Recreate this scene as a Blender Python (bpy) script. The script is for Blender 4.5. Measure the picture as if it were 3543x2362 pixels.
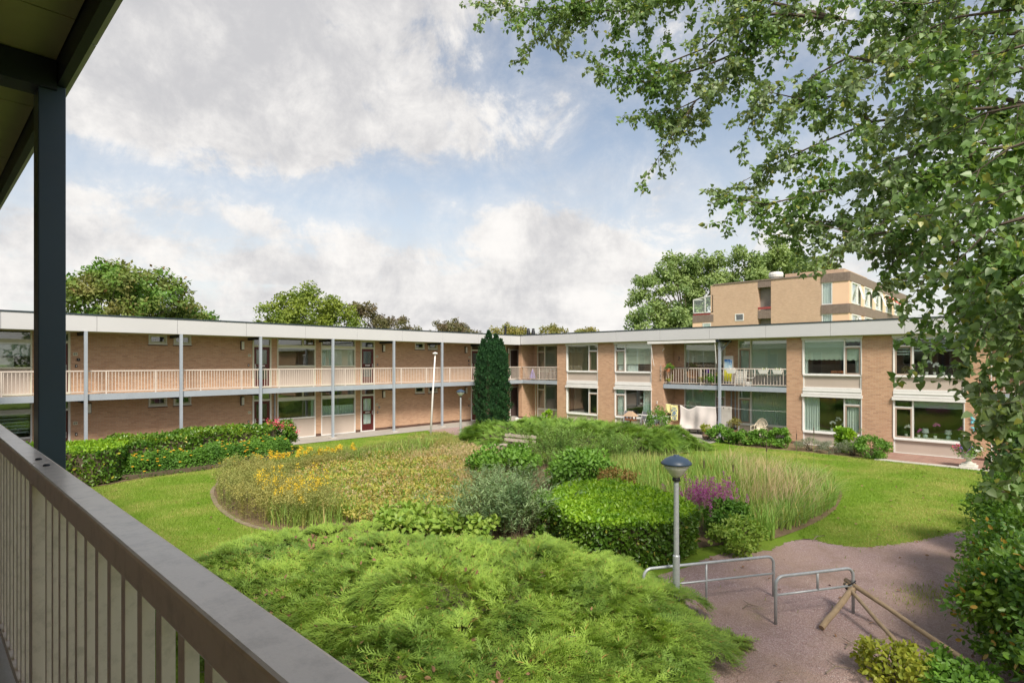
import bpy, bmesh, math, random
import numpy as np
from mathutils import Vector

S = bpy.context.scene
for o in list(bpy.data.objects):
    bpy.data.objects.remove(o, do_unlink=True)
COL = S.collection
R = math.radians

# ------------------------------------------------------------------ camera
cam_d = bpy.data.cameras.new('camera')
cam_d.sensor_width = 36.0
cam_d.lens = 20.25
cam_d.shift_y = 0.0198
cam_d.clip_start = 0.02
cam_d.clip_end = 3000
cam = bpy.data.objects.new('camera', cam_d)
COL.objects.link(cam)
cam.location = (0, 0, 3.99)
cam.rotation_euler = (R(90), 0, R(43.8 - 90))
S.camera = cam

# ------------------------------------------------------------------ sun, sky
SUN_DIR = Vector((0.60, 0.90, -1.18)).normalized()       # direction the light travels
sun_el = math.asin(-SUN_DIR.z)
sun_d = bpy.data.lights.new('sun', 'SUN')
sun_d.energy = 2.9
sun_d.angle = R(14)
sun_d.color = (1.0, 0.93, 0.82)
sun = bpy.data.objects.new('sun', sun_d)
COL.objects.link(sun)
sun.rotation_euler = SUN_DIR.to_track_quat('-Z', 'Y').to_euler()
sun.location = (-10, -20, 30)

world = bpy.data.worlds.new('World')
S.world = world
world.use_nodes = True
wt = world.node_tree
wt.nodes.clear()


def wn(kind, **kw):
    n = wt.nodes.new(kind)
    for k, v in kw.items():
        setattr(n, k, v)
    return n


def wmath(op, a, b=None, c=None, clamp=False):
    n = wt.nodes.new('ShaderNodeMath')
    n.operation = op
    n.use_clamp = clamp
    for i, v in enumerate((a, b, c)):
        if v is None:
            continue
        if isinstance(v, (int, float)):
            n.inputs[i].default_value = v
        else:
            wt.links.new(v, n.inputs[i])
    return n.outputs[0]


def wramp(x, lo, hi, a=0.0, b=1.0, smooth=True):
    n = wt.nodes.new('ShaderNodeMapRange')
    n.interpolation_type = 'SMOOTHSTEP' if smooth else 'LINEAR'
    wt.links.new(x, n.inputs[0])
    n.inputs[1].default_value = lo
    n.inputs[2].default_value = hi
    n.inputs[3].default_value = a
    n.inputs[4].default_value = b
    return n.outputs[0]


sky = wn('ShaderNodeTexSky', sky_type='NISHITA')
sky.sun_disc = False
sky.sun_elevation = sun_el
sky.sun_rotation = math.atan2(-SUN_DIR.x, -SUN_DIR.y)
sky.air_density = 1.0
sky.dust_density = 1.6
sky.ozone_density = 1.0
tc = wn('ShaderNodeTexCoord')
sep = wn('ShaderNodeSeparateXYZ')
wt.links.new(tc.outputs['Generated'], sep.inputs[0])
dx, dy, dz = sep.outputs
zc = wmath('ADD', wmath('MAXIMUM', dz, 0.0), 0.10)
comb = wn('ShaderNodeCombineXYZ')
wt.links.new(wmath('DIVIDE', dx, zc), comb.inputs[0])
wt.links.new(wmath('DIVIDE', dy, zc), comb.inputs[1])


def wnoise(scale, detail, rough, off, distort=0.0, src=None):
    mp = wn('ShaderNodeMapping')
    mp.inputs['Location'].default_value = off
    wt.links.new(src or comb.outputs[0], mp.inputs[0])
    n = wn('ShaderNodeTexNoise')
    n.inputs['Scale'].default_value = scale
    n.inputs['Detail'].default_value = detail
    n.inputs['Roughness'].default_value = rough
    n.inputs['Distortion'].default_value = distort
    wt.links.new(mp.outputs[0], n.inputs['Vector'])
    return n.outputs['Fac']


n_big = wnoise(0.55, 3, 0.5, (3.1, 1.7, 0))
n_mid = wnoise(1.7, 9, 0.62, (0.4, 5.2, 2), 0.25)
n_puf = wnoise(8.5, 10, 0.66, (9.3, 2.1, 4), 0.35, tc.outputs['Generated'])
n_sh = wnoise(8.5, 10, 0.66, (2.3, 7.1, 1), 0.2, tc.outputs['Generated'])
az = wmath('MULTIPLY', wmath('ARCTAN2', dy, dx), 57.2958)
el = wmath('MULTIPLY', wmath('ARCSINE', dz), 57.2958)


def bank(a, e, sa, se, w):
    # one bank of cloud (or clear gap, w < 0) at an azimuth and elevation of the real sky
    p = wmath('POWER', wmath('DIVIDE', wmath('SUBTRACT', az, a), sa), 2)
    q = wmath('POWER', wmath('DIVIDE', wmath('SUBTRACT', el, e), se), 2)
    g = wmath('POWER', 2.71828, wmath('MULTIPLY', wmath('ADD', p, q), -1))
    return wmath('MULTIPLY', g, w)


cover = wmath('ADD', wmath('MULTIPLY', n_big, 0.30), wmath('MULTIPLY', n_mid, 0.42))
cover = wmath('ADD', cover, wmath('MULTIPLY', n_puf, 0.62))
cover = wmath('SUBTRACT', cover, 0.05)
for b in ((64, 22.5, 21, 5.6, .20), (80, 24, 14, 8, .12), (66, 33, 16, 5, .16), (72, 8.0, 22, 4.6, .17), (38.5, 11.6, 6.5, 3.2, .22),
          (46, 5.5, 16, 4.0, .20), (31, 17.5, 9, 1.6, .12), (52, 17.0, 12, 1.6, -.15), (66, 14.8, 16, 1.4, -.07), (78, 15.8, 12, 1.8, -.07),
          (42, 29, 7, 5, -.12), (26, 22, 12, 5, -.08), (28, 12.5, 8, 4, -.03), (20, 6, 14, 4, .12)):
    cover = wmath('ADD', cover, bank(*b))
mask = wramp(cover, 0.575, 0.75)
soft = wramp(cover, 0.44, 0.80, 0.0, 0.58)
mask = wmath('MAXIMUM', mask, soft)
# thick parts of a cloud are greyer below, edges bright
thick = wramp(cover, 0.64, 0.98)
tone = wmath('ADD', wmath('MULTIPLY', n_sh, 0.75), wmath('MULTIPLY', n_puf, 0.55))
tone = wmath('SUBTRACT', tone, wmath('MULTIPLY', thick, 0.10))
tone = wmath('SUBTRACT', tone, wramp(el, 8, 34, -0.05, 0.04))
tonef = wramp(tone, 0.46, 0.82)
ccol = wn('ShaderNodeMix', data_type='RGBA')
ccol.inputs[6].default_value = (3.4, 3.38, 3.47, 1)
ccol.inputs[7].default_value = (5.45, 5.3, 5.12, 1)
wt.links.new(tonef, ccol.inputs[0])
hazec = wn('ShaderNodeMix', data_type='RGBA')
hazec.inputs[7].default_value = (4.6, 4.62, 4.65, 1)
wt.links.new(wramp(el, 0.0, 26.0, 0.70, 0.10), hazec.inputs[0])
skyb = wn('ShaderNodeMix', data_type='RGBA', blend_type='MULTIPLY')
skyb.inputs[0].default_value = 1.0
skyb.inputs[7].default_value = (1.12, 1.0, 0.88, 1)
wt.links.new(sky.outputs[0], skyb.inputs[6])
wt.links.new(skyb.outputs[2], hazec.inputs[6])
smix = wn('ShaderNodeMix', data_type='RGBA')
wt.links.new(mask, smix.inputs[0])
wt.links.new(hazec.outputs[2], smix.inputs[6])
wt.links.new(ccol.outputs[2], smix.inputs[7])
bg = wn('ShaderNodeBackground')
bg.inputs['Strength'].default_value = 0.1
wt.links.new(smix.outputs[2], bg.inputs['Color'])
wo = wn('ShaderNodeOutputWorld')
wt.links.new(bg.outputs[0], wo.inputs['Surface'])

vs = S.view_settings
vs.view_transform = 'Standard'
vs.look = 'None'
vs.exposure = 0.88
vs.gamma = 1.0
vs.use_curve_mapping = False
S.render.engine = 'CYCLES'
S.cycles.max_bounces = 8
S.cycles.transparent_max_bounces = 16

# ------------------------------------------------------------------ materials
MATS = {}


def base_mat(name):
    m = bpy.data.materials.new(name)
    m.use_nodes = True
    nt = m.node_tree
    b = nt.nodes['Principled BSDF']
    MATS[name] = m
    return m, nt, b


def nd(nt, kind, **kw):
    n = nt.nodes.new(kind)
    for k, v in kw.items():
        setattr(n, k, v)
    return n


def rgba(c):
    return (c[0], c[1], c[2], 1.0)


def noise(nt, vec, scale, detail=4, rough=.55):
    n = nd(nt, 'ShaderNodeTexNoise')
    n.inputs['Scale'].default_value = scale
    n.inputs['Detail'].default_value = detail
    n.inputs['Roughness'].default_value = rough
    if vec is not None:
        nt.links.new(vec, n.inputs['Vector'])
    return n.outputs['Fac']


def mapr(nt, x, lo, hi, a=0., b=1.):
    n = nd(nt, 'ShaderNodeMapRange')
    nt.links.new(x, n.inputs[0])
    for i, v in enumerate((lo, hi, a, b)):
        n.inputs[i + 1].default_value = v
    return n.outputs[0]


def mix(nt, f, a, b, blend='MIX'):
    n = nd(nt, 'ShaderNodeMix', data_type='RGBA', blend_type=blend)
    for i, v in ((0, f), (6, a), (7, b)):
        if isinstance(v, (int, float)):
            n.inputs[i].default_value = v
        elif isinstance(v, tuple):
            n.inputs[i].default_value = rgba(v)
        else:
            nt.links.new(v, n.inputs[i])
    return n.outputs[2]


def bump(nt, b, h, strength, dist):
    n = nd(nt, 'ShaderNodeBump')
    n.inputs['Strength'].default_value = strength
    n.inputs['Distance'].default_value = dist
    nt.links.new(h, n.inputs['Height'])
    nt.links.new(n.outputs[0], b.inputs['Normal'])


def mat(name, c1, c2=None, scale=3., rough=.6, bmp=0., bscale=40., metal=0., spec=.4, dirt=None, dscale=1.2, damt=.35):
    m, nt, b = base_mat(name)
    pos = nd(nt, 'ShaderNodeNewGeometry').outputs['Position']
    if c2 is None:
        c2 = tuple(x * .86 for x in c1)
    col = mix(nt, mapr(nt, noise(nt, pos, scale, 6), .3, .7), c1, c2)
    if dirt:
        col = mix(nt, mapr(nt, noise(nt, pos, dscale, 8, .68), .48, .75, 0, damt), col, dirt)
    nt.links.new(col, b.inputs['Base Color'])
    b.inputs['Roughness'].default_value = rough
    b.inputs['Metallic'].default_value = metal
    b.inputs['Specular IOR Level'].default_value = spec
    if bmp:
        bump(nt, b, noise(nt, pos, bscale, 5), bmp, .01)
    return m


def leaf_mat(name, c1, c2, c3=None, trans=.35, rough=.5, clump=1.2, spec=.35, accent=None, acc=.06):
    m, nt, b = base_mat(name)
    g = nd(nt, 'ShaderNodeNewGeometry')
    rnd = g.outputs['Random Per Island']
    col = mix(nt, rnd, c1, c2)
    if c3:
        col = mix(nt, mapr(nt, noise(nt, g.outputs['Position'], clump, 4), .42, .66), col, c3)
    if accent:
        wn_ = nd(nt, 'ShaderNodeTexWhiteNoise', noise_dimensions='1D')
        nt.links.new(rnd, wn_.inputs['W'])
        lt = nd(nt, 'ShaderNodeMath', operation='LESS_THAN')
        nt.links.new(wn_.outputs['Value'], lt.inputs[0])
        lt.inputs[1].default_value = acc
        col = mix(nt, lt.outputs[0], col, accent)
    nt.links.new(col, b.inputs['Base Color'])
    b.inputs['Roughness'].default_value = rough
    b.inputs['Specular IOR Level'].default_value = spec
    t = nd(nt, 'ShaderNodeBsdfTranslucent')
    nt.links.new(mix(nt, 1.0, col, (1.25, 1.2, .55), 'MULTIPLY'), t.inputs['Color'])
    ms = nd(nt, 'ShaderNodeMixShader')
    ms.inputs[0].default_value = trans
    nt.links.new(b.outputs[0], ms.inputs[1])
    nt.links.new(t.outputs[0], ms.inputs[2])
    nt.links.new(ms.outputs[0], nt.nodes['Material Output'].inputs['Surface'])
    return m


def brick_mat(name, c1, c2, c3, mortar, bw=.215, bh=.0635, bmp=.6):
    m, nt, b = base_mat(name)
    g = nd(nt, 'ShaderNodeNewGeometry')
    sp = nd(nt, 'ShaderNodeSeparateXYZ')
    nt.links.new(g.outputs['Position'], sp.inputs[0])
    ad = nd(nt, 'ShaderNodeMath', operation='ADD')
    nt.links.new(sp.outputs[0], ad.inputs[0])
    nt.links.new(sp.outputs[1], ad.inputs[1])
    cb = nd(nt, 'ShaderNodeCombineXYZ')
    nt.links.new(ad.outputs[0], cb.inputs[0])
    nt.links.new(sp.outputs[2], cb.inputs[1])
    # slightly wavy courses
    br = nd(nt, 'ShaderNodeTexBrick')
    br.offset = .5
    br.inputs['Scale'].default_value = 1.
    br.inputs['Brick Width'].default_value = bw
    br.inputs['Row Height'].default_value = bh
    br.inputs['Mortar Size'].default_value = .006
    br.inputs['Mortar Smooth'].default_value = .25
    br.inputs['Bias'].default_value = -.1
    br.inputs['Color1'].default_value = rgba(c1)
    br.inputs['Color2'].default_value = rgba(c2)
    br.inputs['Mortar'].default_value = rgba(mortar)
    nt.links.new(cb.outputs[0], br.inputs['Vector'])
    # single bricks that are darker or yellower
    br2 = nd(nt, 'ShaderNodeTexBrick')
    br2.offset = .5
    for k, v in (('Scale', 1.), ('Brick Width', bw), ('Row Height', bh), ('Mortar Size', 0.), ('Bias', -.35)):
        br2.inputs[k].default_value = v
    br2.inputs['Color1'].default_value = (0, 0, 0, 1)
    br2.inputs['Color2'].default_value = (1, 1, 1, 1)
    mp = nd(nt, 'ShaderNodeMapping')
    mp.inputs['Location'].default_value = (bw * 37, bh * 52, 0)
    nt.links.new(cb.outputs[0], mp.inputs[0])
    nt.links.new(mp.outputs[0], br2.inputs['Vector'])
    col = mix(nt, mapr(nt, br2.outputs['Color'], .35, 1., 0, .8), br.outputs['Color'], c3)
    col = mix(nt, br.outputs['Fac'], col, mortar)
    col = mix(nt, mapr(nt, noise(nt, g.outputs['Position'], 1.1, 7, .65), .45, .75, 0, .22), col, tuple(x * .55 for x in c1))
    col = mix(nt, mapr(nt, noise(nt, g.outputs['Position'], 33, 3), .3, .75, 0, .35), col, tuple(x * .6 for x in c2))
    nt.links.new(col, b.inputs['Base Color'])
    b.inputs['Roughness'].default_value = .88
    b.inputs['Specular IOR Level'].default_value = .2
    inv = nd(nt, 'ShaderNodeMath', operation='SUBTRACT')
    inv.inputs[0].default_value = 1.
    nt.links.new(br.outputs['Fac'], inv.inputs[1])
    ad2 = nd(nt, 'ShaderNodeMath', operation='MULTIPLY_ADD')
    nt.links.new(noise(nt, g.outputs['Position'], 24, 4), ad2.inputs[0])
    ad2.inputs[1].default_value = .5
    nt.links.new(inv.outputs[0], ad2.inputs[2])
    bump(nt, b, ad2.outputs[0], bmp, .012)
    return m


def glass_mat(name, tint=(.93, .97, .95), refl=.07, rough=0.0):
    m, nt, b = base_mat(name)
    nt.nodes.remove(b)
    lw = nd(nt, 'ShaderNodeLayerWeight')
    lw.inputs['Blend'].default_value = .5
    pw = nd(nt, 'ShaderNodeMath', operation='POWER')
    nt.links.new(lw.outputs['Facing'], pw.inputs[0])
    pw.inputs[1].default_value = 3.0
    f = mapr(nt, pw.outputs[0], 0, 1, refl, .95)
    tr = nd(nt, 'ShaderNodeBsdfTransparent')
    tr.inputs[0].default_value = rgba(tint)
    gl = nd(nt, 'ShaderNodeBsdfGlossy')
    gl.inputs['Roughness'].default_value = rough
    gl.inputs['Color'].default_value = (1, 1, 1, 1)
    ms = nd(nt, 'ShaderNodeMixShader')
    nt.links.new(f, ms.inputs[0])
    nt.links.new(tr.outputs[0], ms.inputs[1])
    nt.links.new(gl.outputs[0], ms.inputs[2])
    nt.links.new(ms.outputs[0], nt.nodes['Material Output'].inputs['Surface'])
    return m


# ------------------------------------------------------------------ mesh collector
class MB:
    def __init__(self):
        self.v = []
        self.f = []

    def box(self, x0, x1, y0, y1, z0, z1):
        x0, x1 = sorted((x0, x1))
        y0, y1 = sorted((y0, y1))
        z0, z1 = sorted((z0, z1))
        n = len(self.v)
        self.v += [(x0, y0, z0), (x1, y0, z0), (x1, y1, z0), (x0, y1, z0), (x0, y0, z1), (x1, y0, z1), (x1, y1, z1), (x0, y1, z1)]
        self.f += [tuple(n + i for i in q) for q in ((3, 2, 1, 0), (4, 5, 6, 7), (0, 1, 5, 4), (1, 2, 6, 5), (2, 3, 7, 6), (3, 0, 4, 7))]
        return self

    def tube(self, pts, r, n=8, caps=True):
        pts = [Vector(p) for p in pts]
        rs = r if isinstance(r, (list, tuple)) else [r] * len(pts)
        base = len(self.v)
        prev = None
        for i, p in enumerate(pts):
            t = (pts[min(i + 1, len(pts) - 1)] - pts[max(i - 1, 0)])
            if t.length < 1e-9:
                t = Vector((0, 0, 1))
            t.normalize()
            if prev is None:
                a = t.orthogonal().normalized()
            else:
                a = (prev - t * prev.dot(t))
                a = a.normalized() if a.length > 1e-6 else t.orthogonal().normalized()
            prev = a
            c = t.cross(a)
            for k in range(n):
                an = 2 * math.pi * k / n
                self.v.append(tuple(p + (a * math.cos(an) + c * math.sin(an)) * rs[i]))
        for i in range(len(pts) - 1):
            for k in range(n):
                a0 = base + i * n + k
                a1 = base + i * n + (k + 1) % n
                self.f.append((a0, a1, a1 + n, a0 + n))
        if caps:
            self.f.append(tuple(base + k for k in reversed(range(n))))
            e = base + (len(pts) - 1) * n
            self.f.append(tuple(e + k for k in range(n)))
        return self

    def lathe(self, prof, c=(0, 0, 0), n=16):
        base = len(self.v)
        for (r, z) in prof:
            for k in range(n):
                an = 2 * math.pi * k / n
                self.v.append((c[0] + r * math.cos(an), c[1] + r * math.sin(an), c[2] + z))
        for i in range(len(prof) - 1):
            for k in range(n):
                a0 = base + i * n + k
                a1 = base + i * n + (k + 1) % n
                self.f.append((a0, a1, a1 + n, a0 + n))
        self.f.append(tuple(base + k for k in reversed(range(n))))
        e = base + (len(prof) - 1) * n
        self.f.append(tuple(e + k for k in range(n)))
        return self

    def prism(self, poly, z0, z1):
        # poly counter-clockwise in xy
        n = len(poly)
        b = len(self.v)
        self.v += [(p[0], p[1], z0) for p in poly] + [(p[0], p[1], z1) for p in poly]
        self.f.append(tuple(b + i for i in reversed(range(n))))
        self.f.append(tuple(b + n + i for i in range(n)))
        for i in range(n):
            j = (i + 1) % n
            self.f.append((b + i, b + j, b + n + j, b + n + i))
        return self

    def bar(self, p, q, w, h):
        # rectangular bar from p to q; w across (horizontal), h the other way
        p, q = Vector(p), Vector(q)
        t = (q - p).normalized()
        a = t.cross(Vector((0, 0, 1)))
        a = a.normalized() if a.length > 1e-4 else Vector((1, 0, 0))
        c = a.cross(t).normalized()
        b = len(self.v)
        for e in (p, q):
            for sx, sy in ((-1, -1), (1, -1), (1, 1), (-1, 1)):
                self.v.append(tuple(e + a * sx * w / 2 + c * sy * h / 2))
        self.f += [tuple(b + i for i in f) for f in ((0, 1, 2, 3), (7, 6, 5, 4), (0, 4, 5, 1), (1, 5, 6, 2), (2, 6, 7, 3), (3, 7, 4, 0))]
        return self

    def sheet(self, rows, thick=None):
        # rows: grid of points -> quads
        b = len(self.v)
        m = len(rows[0])
        for r_ in rows:
            self.v += [tuple(p) for p in r_]
        for i in range(len(rows) - 1):
            for j in range(m - 1):
                a = b + i * m + j
                self.f.append((a, a + 1, a + m + 1, a + m))
        return self

    def mesh(self, name, origin=(0, 0, 0), fix=False, smooth=False):
        me = bpy.data.meshes.new(name)
        ox, oy, oz = origin
        me.from_pydata([(v[0] - ox, v[1] - oy, v[2] - oz) for v in self.v], [], self.f)
        if fix:
            bm = bmesh.new()
            bm.from_mesh(me)
            bmesh.ops.recalc_face_normals(bm, faces=bm.faces)
            bm.to_mesh(me)
            bm.free()
        if smooth:
            me.polygons.foreach_set('use_smooth', [True] * len(me.polygons))
        me.update()
        return me

    def build(self, name, m, parent=None, origin=None, fix=False, smooth=False, bevel=0.):
        wp = wpos(parent)
        if origin is None:
            origin = wp if parent is not None else (0, 0, 0)
        me = self.mesh(name, origin, fix, smooth)
        me.materials.append(MATS[m])
        o = bpy.data.objects.new(name, me)
        COL.objects.link(o)
        if parent is not None:
            o.parent = parent
        o.location = (origin[0] - wp[0], origin[1] - wp[1], origin[2] - wp[2])
        if bevel:
            md = o.modifiers.new('bevel', 'BEVEL')
            md.width = bevel
            md.segments = 2
            md.limit_method = 'ANGLE'
        return o


def wpos(o):
    p = [0., 0., 0.]
    while o is not None:
        for i in range(3):
            p[i] += o.location[i]
        o = o.parent
    return tuple(p)


def tag(o, label=None, cat=None, group=None, kind=None):
    if label:
        o['label'] = label
    if cat:
        o['category'] = cat
    if group:
        o['group'] = group
    if kind:
        o['kind'] = kind
    return o


def empty(name, loc, label=None, cat=None, group=None, rz=0.):
    o = bpy.data.objects.new(name, None)
    COL.objects.link(o)
    o.location = loc
    o.rotation_euler = (0, 0, rz)
    o.empty_display_size = .2
    return tag(o, label, cat, group)


def inst(name, me, parent, loc):
    o = bpy.data.objects.new(name, me)
    COL.objects.link(o)
    o.parent = parent
    wp = wpos(parent)
    o.location = (loc[0] - wp[0], loc[1] - wp[1], loc[2] - wp[2])
    return o


def copy_tree(o, parent=None, loc=None, rz=None):
    c = o.copy()
    COL.objects.link(c)
    if parent is not None:
        c.parent = parent
    if loc is not None:
        c.location = loc
    if rz is not None:
        c.rotation_euler = (0, 0, rz)
    for ch in list(o.children):
        copy_tree(ch, c)
    return c


# ------------------------------------------------------------------ big triangle meshes
def tri_mesh(name, V, T, m, parent=None, origin=None, extra=None, mi=None):
    wp = wpos(parent)
    if origin is None:
        origin = wp
    V = np.asarray(V, dtype=np.float32).reshape(-1, 3) - np.array(origin, dtype=np.float32)
    T = np.asarray(T, dtype=np.int32).reshape(-1, 3)
    me = bpy.data.meshes.new(name)
    me.vertices.add(len(V))
    me.vertices.foreach_set('co', V.ravel())
    me.loops.add(T.size)
    me.loops.foreach_set('vertex_index', T.ravel())
    me.polygons.add(len(T))
    me.polygons.foreach_set('loop_start', np.arange(0, T.size, 3, dtype=np.int32))
    me.materials.append(MATS[m])
    for e in (extra or []):
        me.materials.append(MATS[e])
    if mi is not None:
        me.polygons.foreach_set('material_index', np.asarray(mi, dtype=np.int32))
    me.update(calc_edges=True)
    o = bpy.data.objects.new(name, me)
    COL.objects.link(o)
    if parent is not None:
        o.parent = parent
    o.location = tuple(origin[i] - wp[i] for i in range(3))
    return o


def nrm(A):
    return A / np.maximum(np.linalg.norm(A, axis=-1, keepdims=True), 1e-9)


T_DIAM = (np.array([(0, 0, 0), (.45, .30, .07), (1, 0, 0), (.45, -.30, .07)]), np.array([(0, 2, 1), (0, 3, 2)]))
T_OVAL = (np.array([(0, 0, 0), (.3, .27, .06), (.7, .24, .05), (1, 0, -.04), (.7, -.24, .05), (.3, -.27, .06)]),
          np.array([(0, 3, 2), (0, 2, 1), (0, 5, 4), (0, 4, 3)]))
T_LANCE = (np.array([(0, 0, 0), (.4, .10, .03), (1, 0, -.05), (.4, -.10, .03)]), np.array([(0, 2, 1), (0, 3, 2)]))
T_DELT = (np.array([(-.45, 0, .0), (0, 0, 0), (.10, .40, .05), (.45, .36, .06), (1, 0, -.08), (.45, -.36, .06), (.10, -.40, .05), (-.45, .025, 0)]),
          np.array([(1, 4, 3), (1, 3, 2), (1, 6, 5), (1, 5, 4), (0, 1, 7)]))


def spray_tmpl(n=6, seed=1):
    # a flat feathery spray of juniper: axis with side twigs made of thin needles
    rg = np.random.default_rng(seed)
    V, T = [], []

    def needle(p, d, l, w):
        p, d = np.array(p), np.array(d) / np.linalg.norm(d)
        s = np.array((-d[1], d[0], 0.)) * w
        k = len(V)
        V.extend([p - s, p + s, p + d * l + np.array((0, 0, rg.uniform(-.03, .08)))])
        T.append((k, k + 1, k + 2))
    for i in range(n):
        t = .05 + .85 * i / (n - 1)
        z = .22 * t - .30 * t * t
        for sgn in (-1, 1):
            ang = sgn * (0.48 + rg.uniform(-.2, .2))
            L = (.34 * (1 - t) + .15) * rg.uniform(.6, 1.25)
            d = np.array((math.cos(ang), math.sin(ang), rg.uniform(-.1, .35)))
            needle((t, 0, z), d, L, .026)
            pp = np.array((t, 0, z)) + d * L * .5
            needle(pp, (math.cos(ang + sgn * .5), math.sin(ang + sgn * .5), rg.uniform(-.1, .3)), L * .6, .022)
    needle((0, 0, 0), (1, 0, -.06), 1.05, .045)
    return np.array(V), np.array(T)


def scatter(name, m, P, A, N, Sz, tmpl, parent=None, origin=None):
    tv, tf = tmpl
    A = nrm(A)
    B = nrm(np.cross(N, A))
    N = np.cross(A, B)
    Sz = np.asarray(Sz)[:, None, None]
    V = P[:, None, :] + Sz * (tv[None, :, 0:1] * A[:, None, :] + tv[None, :, 1:2] * B[:, None, :] + tv[None, :, 2:3] * N[:, None, :])
    k = len(tv)
    T = tf[None, :, :] + (np.arange(len(P)) * k)[:, None, None]
    return tri_mesh(name, V.reshape(-1, 3), T.reshape(-1, 3), m, parent, origin)


def rdir(rg, n, up=0.):
    v = rg.normal(size=(n, 3))
    v = nrm(v)
    v[:, 2] += up
    return nrm(v)


def in_poly(P, poly):
    x, y = P[:, 0], P[:, 1]
    c = np.zeros(len(P), bool)
    n = len(poly)
    for i in range(n):
        x0, y0 = poly[i]
        x1, y1 = poly[(i + 1) % n]
        k = ((y0 > y) != (y1 > y)) & (x < (x1 - x0) * (y - y0) / ((y1 - y0) + 1e-12) + x0)
        c ^= k
    return c


def poly_dist(P, poly):
    d = np.full(len(P), 1e9)
    n = len(poly)
    for i in range(n):
        a = np.array(poly[i])
        b = np.array(poly[(i + 1) % n])
        ab = b - a
        t = np.clip(((P[:, :2] - a) @ ab) / (ab @ ab), 0, 1)
        d = np.minimum(d, np.linalg.norm(P[:, :2] - a - t[:, None] * ab, axis=1))
    return d


def poly_points(rg, n, poly):
    poly = [tuple(p) for p in poly]
    xs = [p[0] for p in poly]
    ys = [p[1] for p in poly]
    out = np.zeros((0, 2))
    while len(out) < n:
        q = np.stack([rg.uniform(min(xs), max(xs), n * 2), rg.uniform(min(ys), max(ys), n * 2)], 1)
        out = np.concatenate([out, q[in_poly(q, poly)]])
    return out[:n]


def vnoise(P, s, seed=0):
    # cheap smooth noise from a few sines
    rg = np.random.default_rng(seed)
    r = np.zeros(len(P))
    for k in range(5):
        w = rg.normal(size=P.shape[1]) * s * (1 + .7 * k)
        r += np.sin(P @ w + rg.uniform(0, 6.28)) / (1 + .5 * k)
    return r / 2.2


def smooth_poly(poly, sub=4):
    # Catmull-Rom outline
    out = []
    n = len(poly)
    for i in range(n):
        p0, p1, p2, p3 = [np.array(poly[(i + k - 1) % n]) for k in range(4)]
        for j in range(sub):
            t = j / sub
            q = .5 * ((2 * p1) + (-p0 + p2) * t + (2 * p0 - 5 * p1 + 4 * p2 - p3) * t * t + (-p0 + 3 * p1 - 3 * p2 + p3) * t ** 3)
            out.append((float(q[0]), float(q[1])))
    return out

# ------------------------------------------------------------------ the materials of the place
brick_mat('brick', (.60, .38, .245), (.50, .29, .18), (.28, .165, .11), (.54, .43, .335))
brick_mat('brick_far', (.63, .44, .31), (.56, .375, .26), (.44, .30, .21), (.60, .50, .39))
brick_mat('plinth_brick', (.15, .075, .055), (.11, .06, .045), (.08, .05, .04), (.16, .12, .10))
mat('fascia', (.55, .55, .56), (.52, .52, .53), .6, rough=.38, dirt=(.55, .55, .52), dscale=.8, damt=.10)
mat('roof_edge', (.035, .05, .06), rough=.5)
mat('roof_felt', (.09, .09, .09), (.06, .06, .06), 2, rough=.95, bmp=.3)
mat('steel_blue', (.36, .40, .45), (.32, .36, .41), 2, rough=.5, dirt=(.25, .26, .26), damt=.25)
mat('steel_navy', (.038, .064, .105), (.030, .052, .086), 3, rough=.42, dirt=(.07, .085, .10), dscale=6, damt=.25)
mat('dark_steel', (.016, .022, .034), rough=.5)
mat('rail_cream', (.62, .545, .48), (.58, .505, .445), 2, rough=.5)
mat('rail_taupe', (.80, .70, .615), (.75, .65, .57), 6, rough=.3, spec=.7, bmp=.05, bscale=160, dirt=(.30, .26, .215), dscale=22, damt=.55)
mat('white_paint', (.72, .71, .69), (.68, .67, .65), 3, rough=.45, dirt=(.5, .5, .45), dscale=3, damt=.12)
mat('cream_paint', (.66, .65, .52), (.60, .59, .47), 3, rough=.5)
mat('taupe_paint', (.38, .29, .225), (.35, .265, .205), 3, rough=.5)
mat('panel_taupe', (.50, .42, .36), (.47, .39, .335), 1.2, rough=.6, dirt=(.36, .31, .27), dscale=.9, damt=.3)
mat('door_maroon', (.105, .018, .016), (.085, .015, .013), 4, rough=.35)
mat('door_brown', (.085, .06, .055), rough=.5)
mat('wood_stain', (.20, .13, .07), (.15, .09, .045), 6, rough=.6)
mat('aluminium', (.62, .62, .60), rough=.4, metal=.7)
mat('galvanised', (.46, .49, .51), (.38, .41, .43), 22, rough=.48, metal=.35, dirt=(.62, .64, .65), dscale=14, damt=.5)
mat('black_plastic', (.015, .016, .018), rough=.45)
mat('grey_plastic', (.32, .33, .33), rough=.5)
mat('opal', (.72, .71, .66), rough=.35)
mat('concrete', (.40, .37, .33), (.34, .315, .28), 1.4, rough=.9, bmp=.25, bscale=60, dirt=(.22, .20, .16), dscale=1.6, damt=.5)
mat('concrete_light', (.52, .49, .45), (.45, .42, .38), 2, rough=.9, bmp=.2, dirt=(.3, .28, .22), damt=.4)
mat('soffit', (.42, .42, .19), (.38, .38, .17), 1.5, rough=.75, dirt=(.24, .22, .10), dscale=2.2, damt=.35)
mat('plaster', (.66, .63, .58), (.6, .57, .52), 1, rough=.9)
mat('room_floor', (.22, .15, .09), (.17, .11, .07), 3, rough=.7)
mat('room_dark', (.30, .28, .25), rough=.9)
glass_mat('glass', refl=.10)
glass_mat('glass_obscure', tint=(.55, .62, .62), refl=.12, rough=.15)
leaf_mat('lamp_glass', (.86, .86, .80), (.84, .84, .78), trans=.22, rough=.2)
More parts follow.
